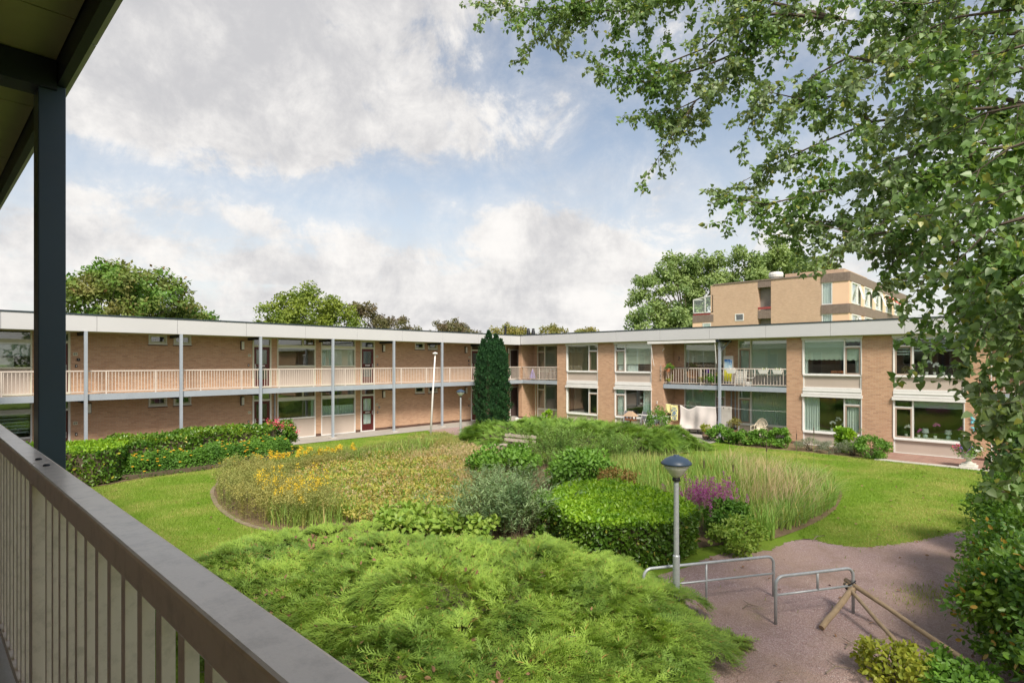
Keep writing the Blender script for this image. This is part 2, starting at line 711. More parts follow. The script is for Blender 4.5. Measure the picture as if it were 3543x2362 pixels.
mat('blind_green', (.56, .63, .55), (.53, .60, .52), .8, rough=.8)
mat('blind_cream', (.62, .62, .53), (.58, .58, .50), 1, rough=.85)
mat('blind_grey', (.40, .45, .44), (.37, .42, .41), 1, rough=.8)
mat('blind_wood', (.47, .40, .26), (.42, .35, .22), 5, rough=.6)
mat('curtain_white', (.66, .70, .69), (.60, .65, .64), 1, rough=.9)
mat('curtain_green', (.50, .60, .56), (.45, .55, .51), 1, rough=.9)
mat('curtain_brown', (.30, .21, .12), (.22, .15, .09), 6, rough=.9)
mat('linen', (.66, .61, .58), (.63, .58, .55), 1, rough=.9)
mat('towel_yellow', (.85, .78, .36), (.80, .73, .33), 4, rough=.95)
mat('brown_cloth', (.13, .085, .06), rough=.9)
mat('textile_grey', (.14, .145, .16), (.12, .125, .14), 30, rough=.8)
mat('garden_plastic', (.74, .66, .52), (.70, .62, .48), 4, rough=.45)
mat('white_plastic', (.78, .77, .73), rough=.5)
mat('pot_terracotta', (.42, .16, .08), rough=.8)
mat('pot_purple', (.10, .035, .26), rough=.5)
mat('parasol_lilac', (.33, .27, .62), (.28, .23, .55), 6, rough=.8)
mat('wicker', (.40, .24, .13), (.28, .16, .08), 60, rough=.8, bmp=.4, bscale=120)
mat('table_dark', (.05, .035, .045), rough=.5)
mat('weathered_wood', (.42, .37, .31), (.30, .26, .21), 9, rough=.9, bmp=.35, bscale=35, dirt=(.18, .16, .12), dscale=4, damt=.5)
mat('log_wood', (.36, .27, .17), (.26, .19, .12), 7, rough=.9, bmp=.4, bscale=28, dirt=(.17, .15, .10), dscale=3, damt=.5)
mat('bird_house', (.30, .12, .05), (.22, .085, .04), 10, rough=.8)
mat('thatch', (.46, .33, .22), (.34, .24, .16), 30, rough=.95, bmp=.5, bscale=60)
mat('barrel_wood', (.34, .24, .16), (.26, .18, .12), 10, rough=.85)
mat('stone_white', (.68, .66, .60), (.58, .56, .50), 5, rough=.85, dirt=(.32, .31, .26), dscale=4, damt=.45)
mat('bark', (.13, .10, .075), (.085, .065, .05), 12, rough=.95, bmp=.6, bscale=25)
mat('bark_pale', (.25, .21, .15), (.17, .14, .10), 10, rough=.95, bmp=.6, bscale=25)
mat('twig', (.13, .10, .065), (.09, .07, .045), 14, rough=.95)
mat('butterfly_blue', (.03, .22, .45), (.12, .52, .62), 26, rough=.5)
mat('butterfly_pale', (.22, .60, .66), (.30, .68, .66), 26, rough=.5)
mat('flower_yellow', (.80, .45, .02), (.70, .36, .02), 9, rough=.7)
mat('flower_pink', (.70, .10, .16), (.60, .06, .12), 9, rough=.7)
mat('flower_white', (.82, .80, .80), rough=.7)
mat('flower_magenta', (.42, .05, .30), (.5, .10, .36), 20, rough=.7)
mat('flower_violet', (.16, .10, .46), (.24, .14, .55), 12, rough=.7)
mat('peach_panel', (.80, .55, .38), (.77, .52, .36), .8, rough=.6)
mat('far_board', (.23, .175, .145), (.18, .135, .11), 5, rough=.8, dirt=(.30, .24, .21), dscale=2, damt=.4)
mat('red_paint', (.32, .06, .055), rough=.5)
mat('red_awning', (.52, .09, .07), (.48, .08, .06), 3, rough=.8)
mat('cushion_orange', (.45, .14, .05), rough=.9)
mat('lamp_base', (.45, .55, .53), rough=.35)
mat('number_ink', (.03, .035, .02), rough=.6)
mat('number_plate', (.68, .66, .50), rough=.4)
mat('dead_leaf', (.26, .15, .08), (.18, .10, .06), 9, rough=.9)
mat('mat_black', (.02, .02, .022), rough=.95)
mat('teal_mat', (.06, .30, .24), rough=.9)

MATS['rail_taupe'].node_tree.nodes['Principled BSDF'].inputs['Coat Weight'].default_value = .25
MATS['rail_taupe'].node_tree.nodes['Principled BSDF'].inputs['Coat Roughness'].default_value = .14
# foliage
leaf_mat('leaf_poplar', (0.110, 0.214, 0.054), (0.201, 0.332, 0.090), (0.229, 0.302, 0.154), trans=.36, rough=.42, clump=.9, spec=.5, accent=(0.366, 0.384, 0.090), acc=.04)
leaf_mat('leaf_juniper', (0.230, 0.370, 0.050), (0.351, 0.493, 0.083), (0.149, 0.263, 0.044), trans=.28, rough=.6, clump=1.3, accent=(0.351, 0.246, 0.066), acc=.03)
leaf_mat('leaf_juniper_far', (0.162, 0.302, 0.039), (0.257, 0.403, 0.061), (0.101, 0.202, 0.033), trans=.28, rough=.6, clump=1.1)
leaf_mat('leaf_hedge', (.055, .13, .014), (.095, .20, .022), (.13, .235, .024), trans=.3, rough=.38, clump=1.6, spec=.5, accent=(.30, .30, .05), acc=.025)  # sides of the clipped block: shade put into this darker green
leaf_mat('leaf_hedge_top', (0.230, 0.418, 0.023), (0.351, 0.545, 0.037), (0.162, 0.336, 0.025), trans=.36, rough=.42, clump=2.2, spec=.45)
leaf_mat('leaf_laurel', (0.047, 0.133, 0.016), (0.108, 0.232, 0.023), (0.189, 0.313, 0.028), trans=.3, rough=.36, clump=.8, spec=.5, accent=(0.432, 0.394, 0.046), acc=.02)
leaf_mat('leaf_soft', (0.115, 0.255, 0.030), (0.176, 0.348, 0.046), (0.081, 0.197, 0.029), trans=.35, rough=.55, clump=1.4)
leaf_mat('leaf_willow', (0.202, 0.309, 0.138), (0.316, 0.423, 0.200), (0.131, 0.226, 0.097), trans=.3, rough=.55, clump=1.5)
leaf_mat('leaf_bush', (0.135, 0.290, 0.040), (0.216, 0.406, 0.057), (0.101, 0.220, 0.034), trans=.35, rough=.5, clump=1.5)
leaf_mat('leaf_feather', (0.186, 0.327, 0.069), (0.265, 0.400, 0.095), (0.132, 0.253, 0.057), trans=.35, rough=.6, clump=1.5)
leaf_mat('leaf_yew', (0.018, 0.068, 0.022), (0.037, 0.114, 0.033), (0.015, 0.052, 0.019), trans=.15, rough=.6, clump=2.5)
leaf_mat('leaf_maple', (0.099, 0.216, 0.036), (0.166, 0.307, 0.051), (0.221, 0.205, 0.062), trans=.3, rough=.55, clump=.45, accent=(0.244, 0.148, 0.062), acc=.025)
leaf_mat('leaf_robinia', (0.187, 0.255, 0.036), (0.273, 0.337, 0.047), (0.124, 0.194, 0.031), trans=.32, rough=.55, clump=.5)
leaf_mat('leaf_dark', (0.115, 0.122, 0.052), (0.176, 0.168, 0.069), (0.135, 0.093, 0.057), trans=.25, rough=.6, clump=.6)
leaf_mat('leaf_tan', (.24, .22, .06), (.32, .28, .075), (.17, .20, .055), trans=.3, rough=.6, clump=.6)
leaf_mat('leaf_poplar_far', (0.216, 0.313, 0.098), (0.324, 0.418, 0.149), (0.149, 0.244, 0.081), trans=.32, rough=.5, clump=.35)
leaf_mat('leaf_bed', (0.367, 0.389, 0.074), (0.530, 0.483, 0.126), (0.449, 0.315, 0.116), trans=.35, rough=.65, clump=1.1, accent=(0.204, 0.357, 0.053), acc=.25)
leaf_mat('leaf_bedgreen', (0.203, 0.348, 0.052), (0.324, 0.441, 0.081), trans=.35, rough=.5)
leaf_mat('herb', (0.203, 0.273, 0.075), (0.311, 0.360, 0.103), (0.351, 0.302, 0.098), trans=.35, rough=.65, clump=.7)
leaf_mat('plume', (.42, .37, .11), (.37, .37, .13), (.29, .33, .10), trans=.3, rough=.8, clump=.8)
leaf_mat('plume_yellow', (.76, .58, .05), (.70, .50, .045), trans=.3, rough=.8)
leaf_mat('reed', (.19, .36, .06), (.28, .44, .09), (.31, .42, .10), trans=.35, rough=.55, clump=.8, accent=(.52, .45, .16), acc=.10)
leaf_mat('straw', (.58, .44, .28), (.66, .52, .34), (.48, .40, .20), trans=.35, rough=.7, clump=1.)
leaf_mat('straw_green', (.30, .37, .11), (.38, .41, .15), trans=.35, rough=.7)
leaf_mat('loosestrife', (.42, .10, .36), (.56, .17, .47), trans=.3, rough=.7)
leaf_mat('leaf_beech', (0.074, 0.186, 0.032), (0.135, 0.278, 0.041), (0.176, 0.302, 0.034), trans=.35, rough=.42, clump=1.6, spec=.5, accent=(0.486, 0.313, 0.057), acc=.05)
leaf_mat('leaf_ivy', (0.041, 0.099, 0.025), (0.081, 0.162, 0.040), trans=.25, rough=.35, spec=.5)
leaf_mat('leaf_yellow', (.36, .38, .05), (.26, .33, .045), trans=.4, rough=.5)
leaf_mat('leaf_grey', (.24, .27, .20), (.30, .33, .25), (.20, .24, .14), trans=.25, rough=.7)
leaf_mat('leaf_redbrown', (.28, .15, .05), (.22, .20, .05), trans=.3, rough=.6)
leaf_mat('grass', (.15, .275, .025), (.24, .37, .04), (.42, .41, .13), trans=.3, rough=.6, clump=.55)


def ground_mats():
    m, nt, b = base_mat('lawn')
    pos = nd(nt, 'ShaderNodeNewGeometry').outputs['Position']
    c = mix(nt, mapr(nt, noise(nt, pos, .55, 6, .6), .35, .68), (.17, .28, .025), (.235, .33, .045))
    c = mix(nt, mapr(nt, noise(nt, pos, 26, 5, .7), .35, .7, 0, .55), c, (.11, .19, .018))
    c = mix(nt, mapr(nt, noise(nt, pos, 1.7, 8, .72), .60, .78, 0, .5), c, (.36, .30, .11))
    nt.links.new(c, b.inputs['Base Color'])
    b.inputs['Roughness'].default_value = .9
    b.inputs['Specular IOR Level'].default_value = .15
    bump(nt, b, noise(nt, pos, 70, 4, .7), .9, .03)

    m, nt, b = base_mat('gravel')
    pos = nd(nt, 'ShaderNodeNewGeometry').outputs['Position']
    vo = nd(nt, 'ShaderNodeTexVoronoi')
    vo.inputs['Scale'].default_value = 68
    nt.links.new(pos, vo.inputs['Vector'])
    sp = nd(nt, 'ShaderNodeSeparateColor')
    nt.links.new(vo.outputs['Color'], sp.inputs[0])
    c = mix(nt, sp.outputs[0], (.31, .21, .20), (.49, .36, .34))
    c = mix(nt, mapr(nt, sp.outputs[1], .86, 1., 0, .8), c, (.64, .56, .52))
    c = mix(nt, mapr(nt, noise(nt, pos, .45, 7, .65), .42, .66, 0, .75), c, (.40, .285, .21))
    c = mix(nt, mapr(nt, noise(nt, pos, 1.3, 8, .7), .52, .72, 0, .6), c, (.25, .17, .13))
    c = mix(nt, mapr(nt, noise(nt, pos, .9, 6, .7), .66, .78, 0, .5), c, (.17, .21, .04))
    nt.links.new(c, b.inputs['Base Color'])
    b.inputs['Roughness'].default_value = .95
    b.inputs['Specular IOR Level'].default_value = .2
    bump(nt, b, vo.outputs['Distance'], .9, .02)

    m, nt, b = base_mat('soil')
    pos = nd(nt, 'ShaderNodeNewGeometry').outputs['Position']
    c = mix(nt, mapr(nt, noise(nt, pos, 3, 8, .7), .35, .65), (.13, .085, .05), (.22, .155, .085))
    c = mix(nt, mapr(nt, noise(nt, pos, 14, 6, .7), .5, .7, 0, .7), c, (.20, .17, .06))
    nt.links.new(c, b.inputs['Base Color'])
    b.inputs['Roughness'].default_value = .98
    bump(nt, b, noise(nt, pos, 30, 6, .7), .9, .04)

    m, nt, b = base_mat('paver')
    pos = nd(nt, 'ShaderNodeNewGeometry').outputs['Position']
    sx = nd(nt, 'ShaderNodeSeparateXYZ')
    nt.links.new(pos, sx.inputs[0])
    cb = nd(nt, 'ShaderNodeCombineXYZ')
    nt.links.new(sx.outputs[1], cb.inputs[0])
    nt.links.new(sx.outputs[0], cb.inputs[1])
    br = nd(nt, 'ShaderNodeTexBrick')
    for k, v in (('Scale', 1.), ('Brick Width', .21), ('Row Height', .105), ('Mortar Size', .006)):
        br.inputs[k].default_value = v
    br.inputs['Color1'].default_value = (.36, .20, .155, 1)
    br.inputs['Color2'].default_value = (.26, .145, .115, 1)
    br.inputs['Mortar'].default_value = (.14, .11, .08, 1)
    nt.links.new(cb.outputs[0], br.inputs['Vector'])
    c = mix(nt, mapr(nt, noise(nt, pos, 2, 6), .4, .7, 0, .4), br.outputs['Color'], (.33, .25, .19))
    nt.links.new(c, b.inputs['Base Color'])
    b.inputs['Roughness'].default_value = .9


ground_mats()

# ------------------------------------------------------------------ ground
def flat(name, poly, z, m, sub=0, label=None):
    if sub:
        poly = smooth_poly(poly, sub)
    mb = MB()
    mb.v = [(p[0], p[1], z) for p in poly]
    mb.f = [tuple(range(len(poly)))]
    o = mb.build(name, m, fix=False)
    if o.data.polygons[0].normal.z < 0:
        o.data.flip_normals()
    bm = bmesh.new()
    bm.from_mesh(o.data)
    bmesh.ops.triangulate(bm, faces=bm.faces)
    bm.to_mesh(o.data)
    bm.free()
    tag(o, kind='structure')
    return o


g = MB()
g.v = [(-900, -900, -.02), (900, -900, -.02), (900, 900, -.02), (-900, 900, -.02)]
g.f = [(0, 1, 2, 3)]
tag(g.build('ground', 'lawn'), kind='structure')

GRAVEL = smooth_poly([(4.4, 2.2), (6.2, 3.3), (8.0, 4.5), (9.0, 5.5), (10.6, 5.3), (11.6, 5.2), (12.6, 4.55), (13.5, 4.45), (14.1, 4.15), (14.0, 3.7),
                      (14.3, 3.1), (15.5, 2.42), (17.0, 1.84), (18.7, 1.2), (22, .1), (24, -1.5), (24, -5), (14, -6), (8, -4), (5, -1)], 4)
PATH_FAR = smooth_poly([(20.9, 26.75), (25.8, 26.75), (25.9, 25.2), (24.0, 24.2), (21.6, 22.9), (19.4, 21.6), (18.3, 20.2), (17.7, 18.8), (17.6, 16.4),
                        (16.7, 15.4), (16.3, 16.4), (16.7, 18.2), (17.5, 19.8), (18.6, 21.6), (20.0, 23.2), (20.8, 24.8)], 4)
POND = smooth_poly([(6.6, 12.6), (5.9, 13.8), (5.75, 15.2), (5.95, 17.0), (6.45, 18.9), (7.5, 20.8), (9.2, 21.2), (10.8, 21.4), (12.9, 21.5), (16.8, 22.2), (18.7, 22.5),
                    (18.6, 21.6), (17.4, 19.9), (16.6, 18.2), (16.1, 16.2), (17.5, 14.5), (19.5, 12.0), (22.3, 9.9), (22.2, 7.2), (20.4, 5.2), (17.8, 4.55), (15.9, 4.45),
                    (14.0, 4.65), (13.2, 4.9), (11.9, 5.6), (9.0, 7.0), (7.6, 9.5), (7.0, 11.2)], 4)
HEDGE_BED = smooth_poly([(-1, 23.3), (3.2, 23.1), (4.2, 22.45), (5.5, 22.9), (8.1, 22.98), (10.6, 23.5), (11.5, 24.3), (11.9, 25.6), (10.5, 26.6), (4, 26.7), (-1, 26.7)], 3)
STRIP = [(-8, 26.8), (30.9, 26.8), (31.3, 28.9), (-8, 28.9)]
PATIO = [(27.05, 12.5), (31.2, 12.5), (31.2, 16.6), (29.3, 16.6), (29.3, 20.5), (28.1, 21.5), (28.1, 26.75), (26.9, 26.75), (26.6, 15.2)]


def ragged(poly, amp, seed):
    # an outline broken up the way trodden edges are
    rg = np.random.default_rng(seed)
    out = []
    for i in range(len(poly)):
        a, b = np.array(poly[i]), np.array(poly[(i + 1) % len(poly)])
        for j in range(4):
            q = a + (b - a) * j / 4 + rg.normal(size=2) * amp
            out.append((float(q[0]), float(q[1])))
    return out


flat('gravel_path', ragged(GRAVEL, .035, 1), -.012, 'gravel')
flat('gravel_path', PATH_FAR, -.004, 'gravel')
flat('planting_bed', POND, -.008, 'soil')
flat('planting_bed', HEDGE_BED, -.006, 'soil')
flat('soil_patch', smooth_poly([(24.2, 12.3), (25.6, 12.9), (27.0, 12.6), (27.4, 13.6), (26.4, 15.6), (24.6, 14.4)], 3), -.0165, 'soil')
flat('soil_patch', smooth_poly([(28.3, 5.7), (29.95, 5.8), (29.95, 12.2), (28.9, 12.3), (27.6, 11.8), (27.2, 10.2), (27.6, 8.6), (27.4, 7.0), (27.6, 6.0)], 3), -.0165, 'soil')
flat('pavement', STRIP, .0, 'concrete')
flat('patio', PATIO, .004, 'concrete')
flat('patio', [(27.62, .2), (29.98, .2), (29.98, 5.62), (27.62, 5.62)], .0, 'paver')

# slab kerb of the paved strip by the lawn and along the patio: single concrete slabs
pv = empty('slab_row', (27.4, 3.4, 0))
tag(pv, kind='structure')
mb = MB().box(-.19, .19, -.29, .29, -.05, .012)
sl = mb.mesh('paving_slab')
sl.materials.append(MATS['concrete_light'])
for k in range(9):
    o = inst('paving_slab', sl, pv, (27.42 + .012 * math.sin(k * 2.3), .55 + .596 * k, .004 * math.sin(k * 1.7)))
for k in range(4):
    inst('paving_slab', sl, pv, (28.0 + .4 * k, 1.05, .014))

mat('kerb', (.27, .215, .15), (.20, .16, .11), 4, rough=.95, bmp=.4, dirt=(.16, .15, .06), damt=.6)
# the concrete kerb pieces at the pond's left rim
kb = empty('pond_kerb', (6, 16, 0))
tag(kb, kind='structure')
rg = np.random.default_rng(5)
rim = smooth_poly([(6.6, 12.6), (5.86, 13.8), (5.70, 15.2), (5.90, 17.0), (6.40, 18.9), (6.95, 20.0), (7.5, 20.8)], 6)[:36]
for i in range(0, len(rim) - 1):
    a, b = Vector(rim[i]).to_3d(), Vector(rim[i + 1]).to_3d()
    if (b - a).length > 1.2:
        continue
    c = (a + b) / 2
    L = (b - a).length * .46
    mb = MB().box(-.06, .06, -L, L, -.05, .01)
    o = mb.build('kerb_stone', 'kerb', kb, origin=(0, 0, 0), bevel=.012)
    o.location = (c.x - 6, c.y - 16, rg.uniform(-.02, .008))
    o.rotation_euler = (rg.uniform(-.03, .03), rg.uniform(-.05, .05), math.atan2(b.y - a.y, b.x - a.x) - math.pi / 2 + rg.uniform(-.08, .08))

# lawn grass: short blades over the two lawns
NOGRASS = [GRAVEL, PATH_FAR, POND, HEDGE_BED, STRIP, PATIO]


def lawn_blades(name, poly, n, seed, h=(.025, .06)):
    rg = np.random.default_rng(seed)
    P2 = poly_points(rg, n, poly)
    keep = np.ones(len(P2), bool)
    for q in NOGRASS:
        ins = in_poly(P2, q)
        keep &= ~(ins & (poly_dist(P2, q) > .28 * rg.random(len(P2)) ** 2))
    P2 = P2[keep]
    n = len(P2)
    P = np.concatenate([P2, np.full((n, 1), -.02)], 1)
    A = nrm(np.concatenate([rg.normal(size=(n, 2)) * .45, np.ones((n, 1))], 1))
    Nn = rdir(rg, n)
    tm = (np.array([(0, .16, 0), (0, -.16, 0), (1, 0, 0)]), np.array([(0, 1, 2)]))
    o = scatter(name, 'grass', P, A, Nn, rg.uniform(h[0], h[1], n), tm)
    return tag(o, kind='stuff')


LAWN_L = [(.6, 2.5), (4.5, 7), (5.0, 12), (7.0, 12), (5.9, 15), (6.3, 19), (7.8, 22), (11, 22.3), (10.5, 23.2), (5.5, 23), (4, 22.2), (.6, 22.5)]
LAWN_B = [(7.4, 21.0), (10.8, 21.3), (13, 21.4), (18.9, 22.4), (20.4, 23.6), (20.9, 26.7), (12.2, 26.7), (11.8, 24)]
LAWN_R = [(14, 3.0), (18.8, .8), (27.6, .2), (27.5, 5.5), (27.3, 12), (25.4, 12.6), (22, 12), (22.3, 9.5), (20.3, 5.2), (17.8, 4.5), (14, 4.5)]
tag(lawn_blades('lawn_grass', LAWN_L, 90000, 11), 'short mown lawn between the railing and the pond bed', 'grass')
tag(lawn_blades('lawn_grass', LAWN_B, 30000, 12), 'short lawn strip along the gallery wing behind the tall herbs', 'grass')
tag(lawn_blades('lawn_grass', LAWN_R, 90000, 13), 'short lawn in front of the right wing', 'grass')

# ------------------------------------------------------------------ facade tools
class Fac:
    """A facade: s runs along it, d goes into the building, z is up."""

    def __init__(self, axis, face, into=1):
        self.axis, self.face, self.into = axis, face, into

    def box(self, mb, s0, s1, d0, d1, z0, z1):
        a, b = self.face + d0 * self.into, self.face + d1 * self.into
        if self.axis == 'x':
            mb.box(s0, s1, a, b, z0, z1)
        else:
            mb.box(a, b, s0, s1, z0, z1)
        return mb

    def pt(self, s, d, z):
        w = self.face + d * self.into
        return (s, w, z) if self.axis == 'x' else (w, s, z)


def holes_wall(F, mb, s0, s1, z0, z1, holes, d0, d1):
    ss = sorted({s0, s1} | {min(max(h[i], s0), s1) for h in holes for i in (0, 1)})
    zs = sorted({z0, z1} | {min(max(h[i], z0), z1) for h in holes for i in (2, 3)})
    for j in range(len(zs) - 1):
        zc = (zs[j] + zs[j + 1]) / 2
        run = None
        for i in range(len(ss) - 1):
            sc = (ss[i] + ss[i + 1]) / 2
            solid = not any(h[0] < sc < h[1] and h[2] < zc < h[3] for h in holes)
            if solid:
                run = [ss[i], ss[i + 1]] if run is None else [run[0], ss[i + 1]]
            if (not solid or i == len(ss) - 2) and run is not None:
                F.box(mb, run[0], run[1], d0, d1, zs[j], zs[j + 1])
                run = None
    return mb


def drape(F, s0, s1, z0, z1, d, pleat=.11, amp=.025, seed=0):
    rg = random.Random(seed)
    n = max(6, int(abs(s1 - s0) / pleat * 6))
    top, bot = [], []
    ph = rg.uniform(0, 6)
    for i in range(n + 1):
        t = i / n
        s = s0 + (s1 - s0) * t
        w = amp * math.sin(2 * math.pi * abs(s - s0) / pleat + ph + .6 * math.sin(5 * t + ph))
        top.append(F.pt(s, d + w * .7, z1))
        bot.append(F.pt(s + .01 * math.sin(9 * t + ph), d + w * 1.2, z0))
    return MB().sheet([bot, top])


def venetian(F, s0, s1, z0, z1, d, pitch=.075):
    mb = MB()
    z = z1
    while z > z0:
        F.box(mb, s0, s1, d, d + .028, z - .004, z)
        F.box(mb, s0, s1, d + .020, d + .030, z - .040, z - .004)
        z -= pitch
    for q in (.15, .5, .85):
        s = s0 + (s1 - s0) * q
        F.box(mb, s - .012, s + .012, d - .006, d - .002, z0, z1)
    return mb


def scallop(F, s0, s1, z0, z1, d, n=8):
    mb = MB()
    F.box(mb, s0, s1, d, d + .006, z0 + .09, z1)
    for k in range(n):
        a = s0 + (s1 - s0) * k / n
        b = s0 + (s1 - s0) * (k + 1) / n
        base = len(mb.v)
        pts = []
        for i in range(9):
            t = math.pi * i / 8
            pts.append(F.pt(a + (b - a) * (1 - math.cos(t)) / 2, d + .003, z0 + .09 - .085 * math.sin(t)))
        mb.v += pts
        mb.f.append(tuple(range(base, base + 9)))
    return mb


def zebra(F, s0, s1, z0, z1, d, pitch=.13):
    mb = MB()
    z = z1
    while z > z0:
        F.box(mb, s0, s1, d, d + .006, max(z0, z - pitch * .58), z)
        z -= pitch
    return mb


def glaze(F, win, c, dress=None, seed=0, dg=.045, m='glass'):
    """pane (and what hangs behind it) for cell c = (s0, s1, z0, z1)"""
    s0, s1, z0, z1 = c
    F.box(MB(), s0, s1, dg, dg + .006, z0, z1).build('pane', m, win)
    if not dress:
        return
    for i, (kind, mt, lo, hi, a, b) in enumerate(dress):
        zz0, zz1 = z0 + (z1 - z0) * lo, z0 + (z1 - z0) * hi
        aa, bb = s0 + (s1 - s0) * a, s0 + (s1 - s0) * b
        d = dg + .05 + .04 * i
        if kind == 'roller':
            mb = F.box(MB(), aa, bb, d, d + .006, zz0, zz1)
            F.box(mb, aa, bb, d - .008, d + .014, zz0, zz0 + .03)
            mb.build('roller_blind', mt, win)
        elif kind == 'roman':
            mb = MB()
            k = 5
            for q in range(k):
                F.box(mb, aa, bb, d + .012 * (q % 2), d + .012 * (q % 2) + .006, zz0 + (zz1 - zz0) * q / k + .004, zz0 + (zz1 - zz0) * (q + 1) / k)
            mb.build('roman_blind', mt, win)
        elif kind == 'curtain':
            drape(F, aa, bb, zz0, zz1, d + .03, seed=seed + i).build('curtain', mt, win)
        elif kind == 'venetian':
            venetian(F, aa, bb, zz0, zz1, d).build('venetian_blind', mt, win)
        elif kind == 'scallop':
            scallop(F, aa, bb, zz0, zz1, d, max(2, int((bb - aa) / .2))).build('scalloped_blind', mt, win)
        elif kind == 'zebra':
            zebra(F, aa, bb, zz0, zz1, d).build('striped_blind', mt, win)


def casement(F, win, c, m='taupe_paint', w=.055):
    s0, s1, z0, z1 = c
    mb = holes_wall(F, MB(), s0, s1, z0, z1, [(s0 + w, s1 - w, z0 + w, z1 - w)], .0, .06)
    mb.build('casement', m, win, bevel=.004)
    return (s0 + w, s1 - w, z0 + w, z1 - w)


def front_door(F, bld, s0, s1, z0, hinge=1, glass='glass_obscure', net=None, top=2.47, seed=0):
    """maroon door with two panes under a fixed light; s0..s1 is the outer frame"""
    lo, hi = s0 + .075, s1 - .075
    zt = z0 + 2.03
    mb = holes_wall(F, MB(), s0, s1, z0, z0 + top, [(lo, hi, z0 + .05, zt), (lo, hi, zt + .09, z0 + top - .06)], -.03, .09)
    fr = mb.build('door_frame', 'cream_paint' if z0 > 1 else 'white_paint', bld)
    a, b = lo + .13, hi - .13
    p1 = (a, b, z0 + 1.17, z0 + 1.88)
    p2 = (a, b, z0 + .42, z0 + 1.00)
    mb = holes_wall(F, MB(), lo + .004, hi - .004, z0 + .055, zt - .004, [p1, p2], .02, .065)
    for q in range(3):
        F.box(mb, a, b, .012, .02, z0 + .12 + .09 * q, z0 + .19 + .09 * q)
    dr = mb.build('door', 'door_maroon', bld)
    for p in (p1, p2):
        F.box(MB(), p[0], p[1], .04, .046, p[2], p[3]).build('pane', glass, dr)
        if net:
            drape(F, p[0], p[1], p[2], p[3], .085, .09, .012, seed).build('net_curtain', net, dr)
    F.box(MB(), (lo + hi) / 2 - .15, (lo + hi) / 2 + .15, .008, .02, z0 + 1.05, z0 + 1.12).build('letter_plate', 'aluminium', dr)
    hs = hi - .07 if hinge > 0 else lo + .07
    mb = F.box(MB(), hs - .02, hs + .02, .006, .02, z0 + .93, z0 + 1.17)
    mb = F.box(mb, hs - .07 * hinge, hs + .01, -.03, -.012, z0 + 1.04, z0 + 1.06)
    F.box(mb, hs - .008, hs + .008, -.03, .006, z0 + 1.04, z0 + 1.06).build('handle', 'aluminium', dr)
    F.box(MB(), lo, hi, .04, .046, zt + .09, z0 + top - .06).build('top_light', 'glass', fr)


def text_mesh(txt, size):
    cu = bpy.data.curves.new('number', 'FONT')
    cu.body = txt
    cu.size = size
    cu.align_x = 'CENTER'
    cu.align_y = 'CENTER'
    cu.extrude = .002
    ob = bpy.data.objects.new('number', cu)
    COL.objects.link(ob)
    dg = bpy.context.evaluated_depsgraph_get()
    me = bpy.data.meshes.new_from_object(ob.evaluated_get(dg))
    bpy.data.objects.remove(ob)
    me.materials.clear()
    me.materials.append(MATS['number_ink'])
    return me


def wall_lamp(F, s, z, label, group):
    e = empty('wall_lamp', F.pt(s, 0, z), label, 'lamp', group)
    F.box(MB(), s - .085, s + .085, -.05, -.003, z - .22, z + .22).build('back_plate', 'black_plastic', e, bevel=.01)
    F.box(MB(), s - .06, s + .06, -.13, -.051, z - .19, z + .19).build('shade', 'opal', e, bevel=.015)
    return e


def bell(F, bld, s, z):
    p = F.box(MB(), s - .04, s + .04, -.03, -.003, z - .06, z + .06).build('doorbell', 'black_plastic', bld, bevel=.006)
    F.box(MB(), s - .016, s + .016, -.036, -.031, z - .03, z + .03).build('name_card', 'white_plastic', p)


def number_plate(F, bld, s, z, txt):
    p = F.box(MB(), s - .075, s + .075, -.014, -.003, z - .065, z + .065).build('number_plate', 'number_plate', bld)
    t = bpy.data.objects.new('number', text_mesh(txt, .12))
    COL.objects.link(t)
    t.parent = p
    wp = wpos(p)
    q = F.pt(s, -.017, z)
    t.location = tuple(q[i] - wp[i] for i in range(3))
    t.rotation_euler = (R(90), 0, 0) if F.axis == 'x' else (R(90), 0, R(-90))
    return p


def railing(F, bld, s0, s1, d, z0, m, post_s, name='railing', step=.1135):
    mb = F.box(MB(), s0, s1, d - .025, d + .025, z0 + .90, z0 + .95)
    rl = mb.build(name, m, bld)
    F.box(MB(), s0, s1, d - .02, d + .02, z0 + .09, z0 + .125).build('bottom_rail', m, rl)
    q = MB()
    F.box(q, -.011, .011, -.011 - F.face * F.into, .011 - F.face * F.into, 0, .773)
    q = MB().box(-.011, .011, -.011, .011, 0, .773)
    me = q.mesh('baluster')
    me.materials.append(MATS[m])
    pm = MB().box(-.022, .022, -.022, .022, 0, .899).box(-.05, .05, -.04, .04, 0, .012).mesh('post')
    pm.materials.append(MATS[m])
    n = int((s1 - s0) / step)
    st = (s1 - s0) / n
    for k in range(1, n):
        s = s0 + st * k
        if any(abs(s - p) < .05 for p in post_s):
            continue
        inst('baluster', me, rl, F.pt(s, d, z0 + .126))
    for p in post_s:
        inst('post', pm, rl, F.pt(p, d, z0))
    return rl


def fascia_run(F, bld, joints, d, z0=5.18, z1=5.80, cap=True):
    for a, b in zip(joints[:-1], joints[1:]):
        o = F.box(MB(), a + .006, b - .006, d, d + .03, z0, z1).build('fascia_panel', 'fascia', bld)
    mb = F.box(MB(), joints[0], joints[-1], d + .031, d + .05, z0 + .01, z1)
    mb.build('fascia_backing', 'dark_steel', bld)
    F.box(MB(), joints[0], joints[-1], d - .02, d + .12, z1 + .001, z1 + .06).build('roof_edge', 'roof_edge', bld)


def curtain_set(k):
    return k

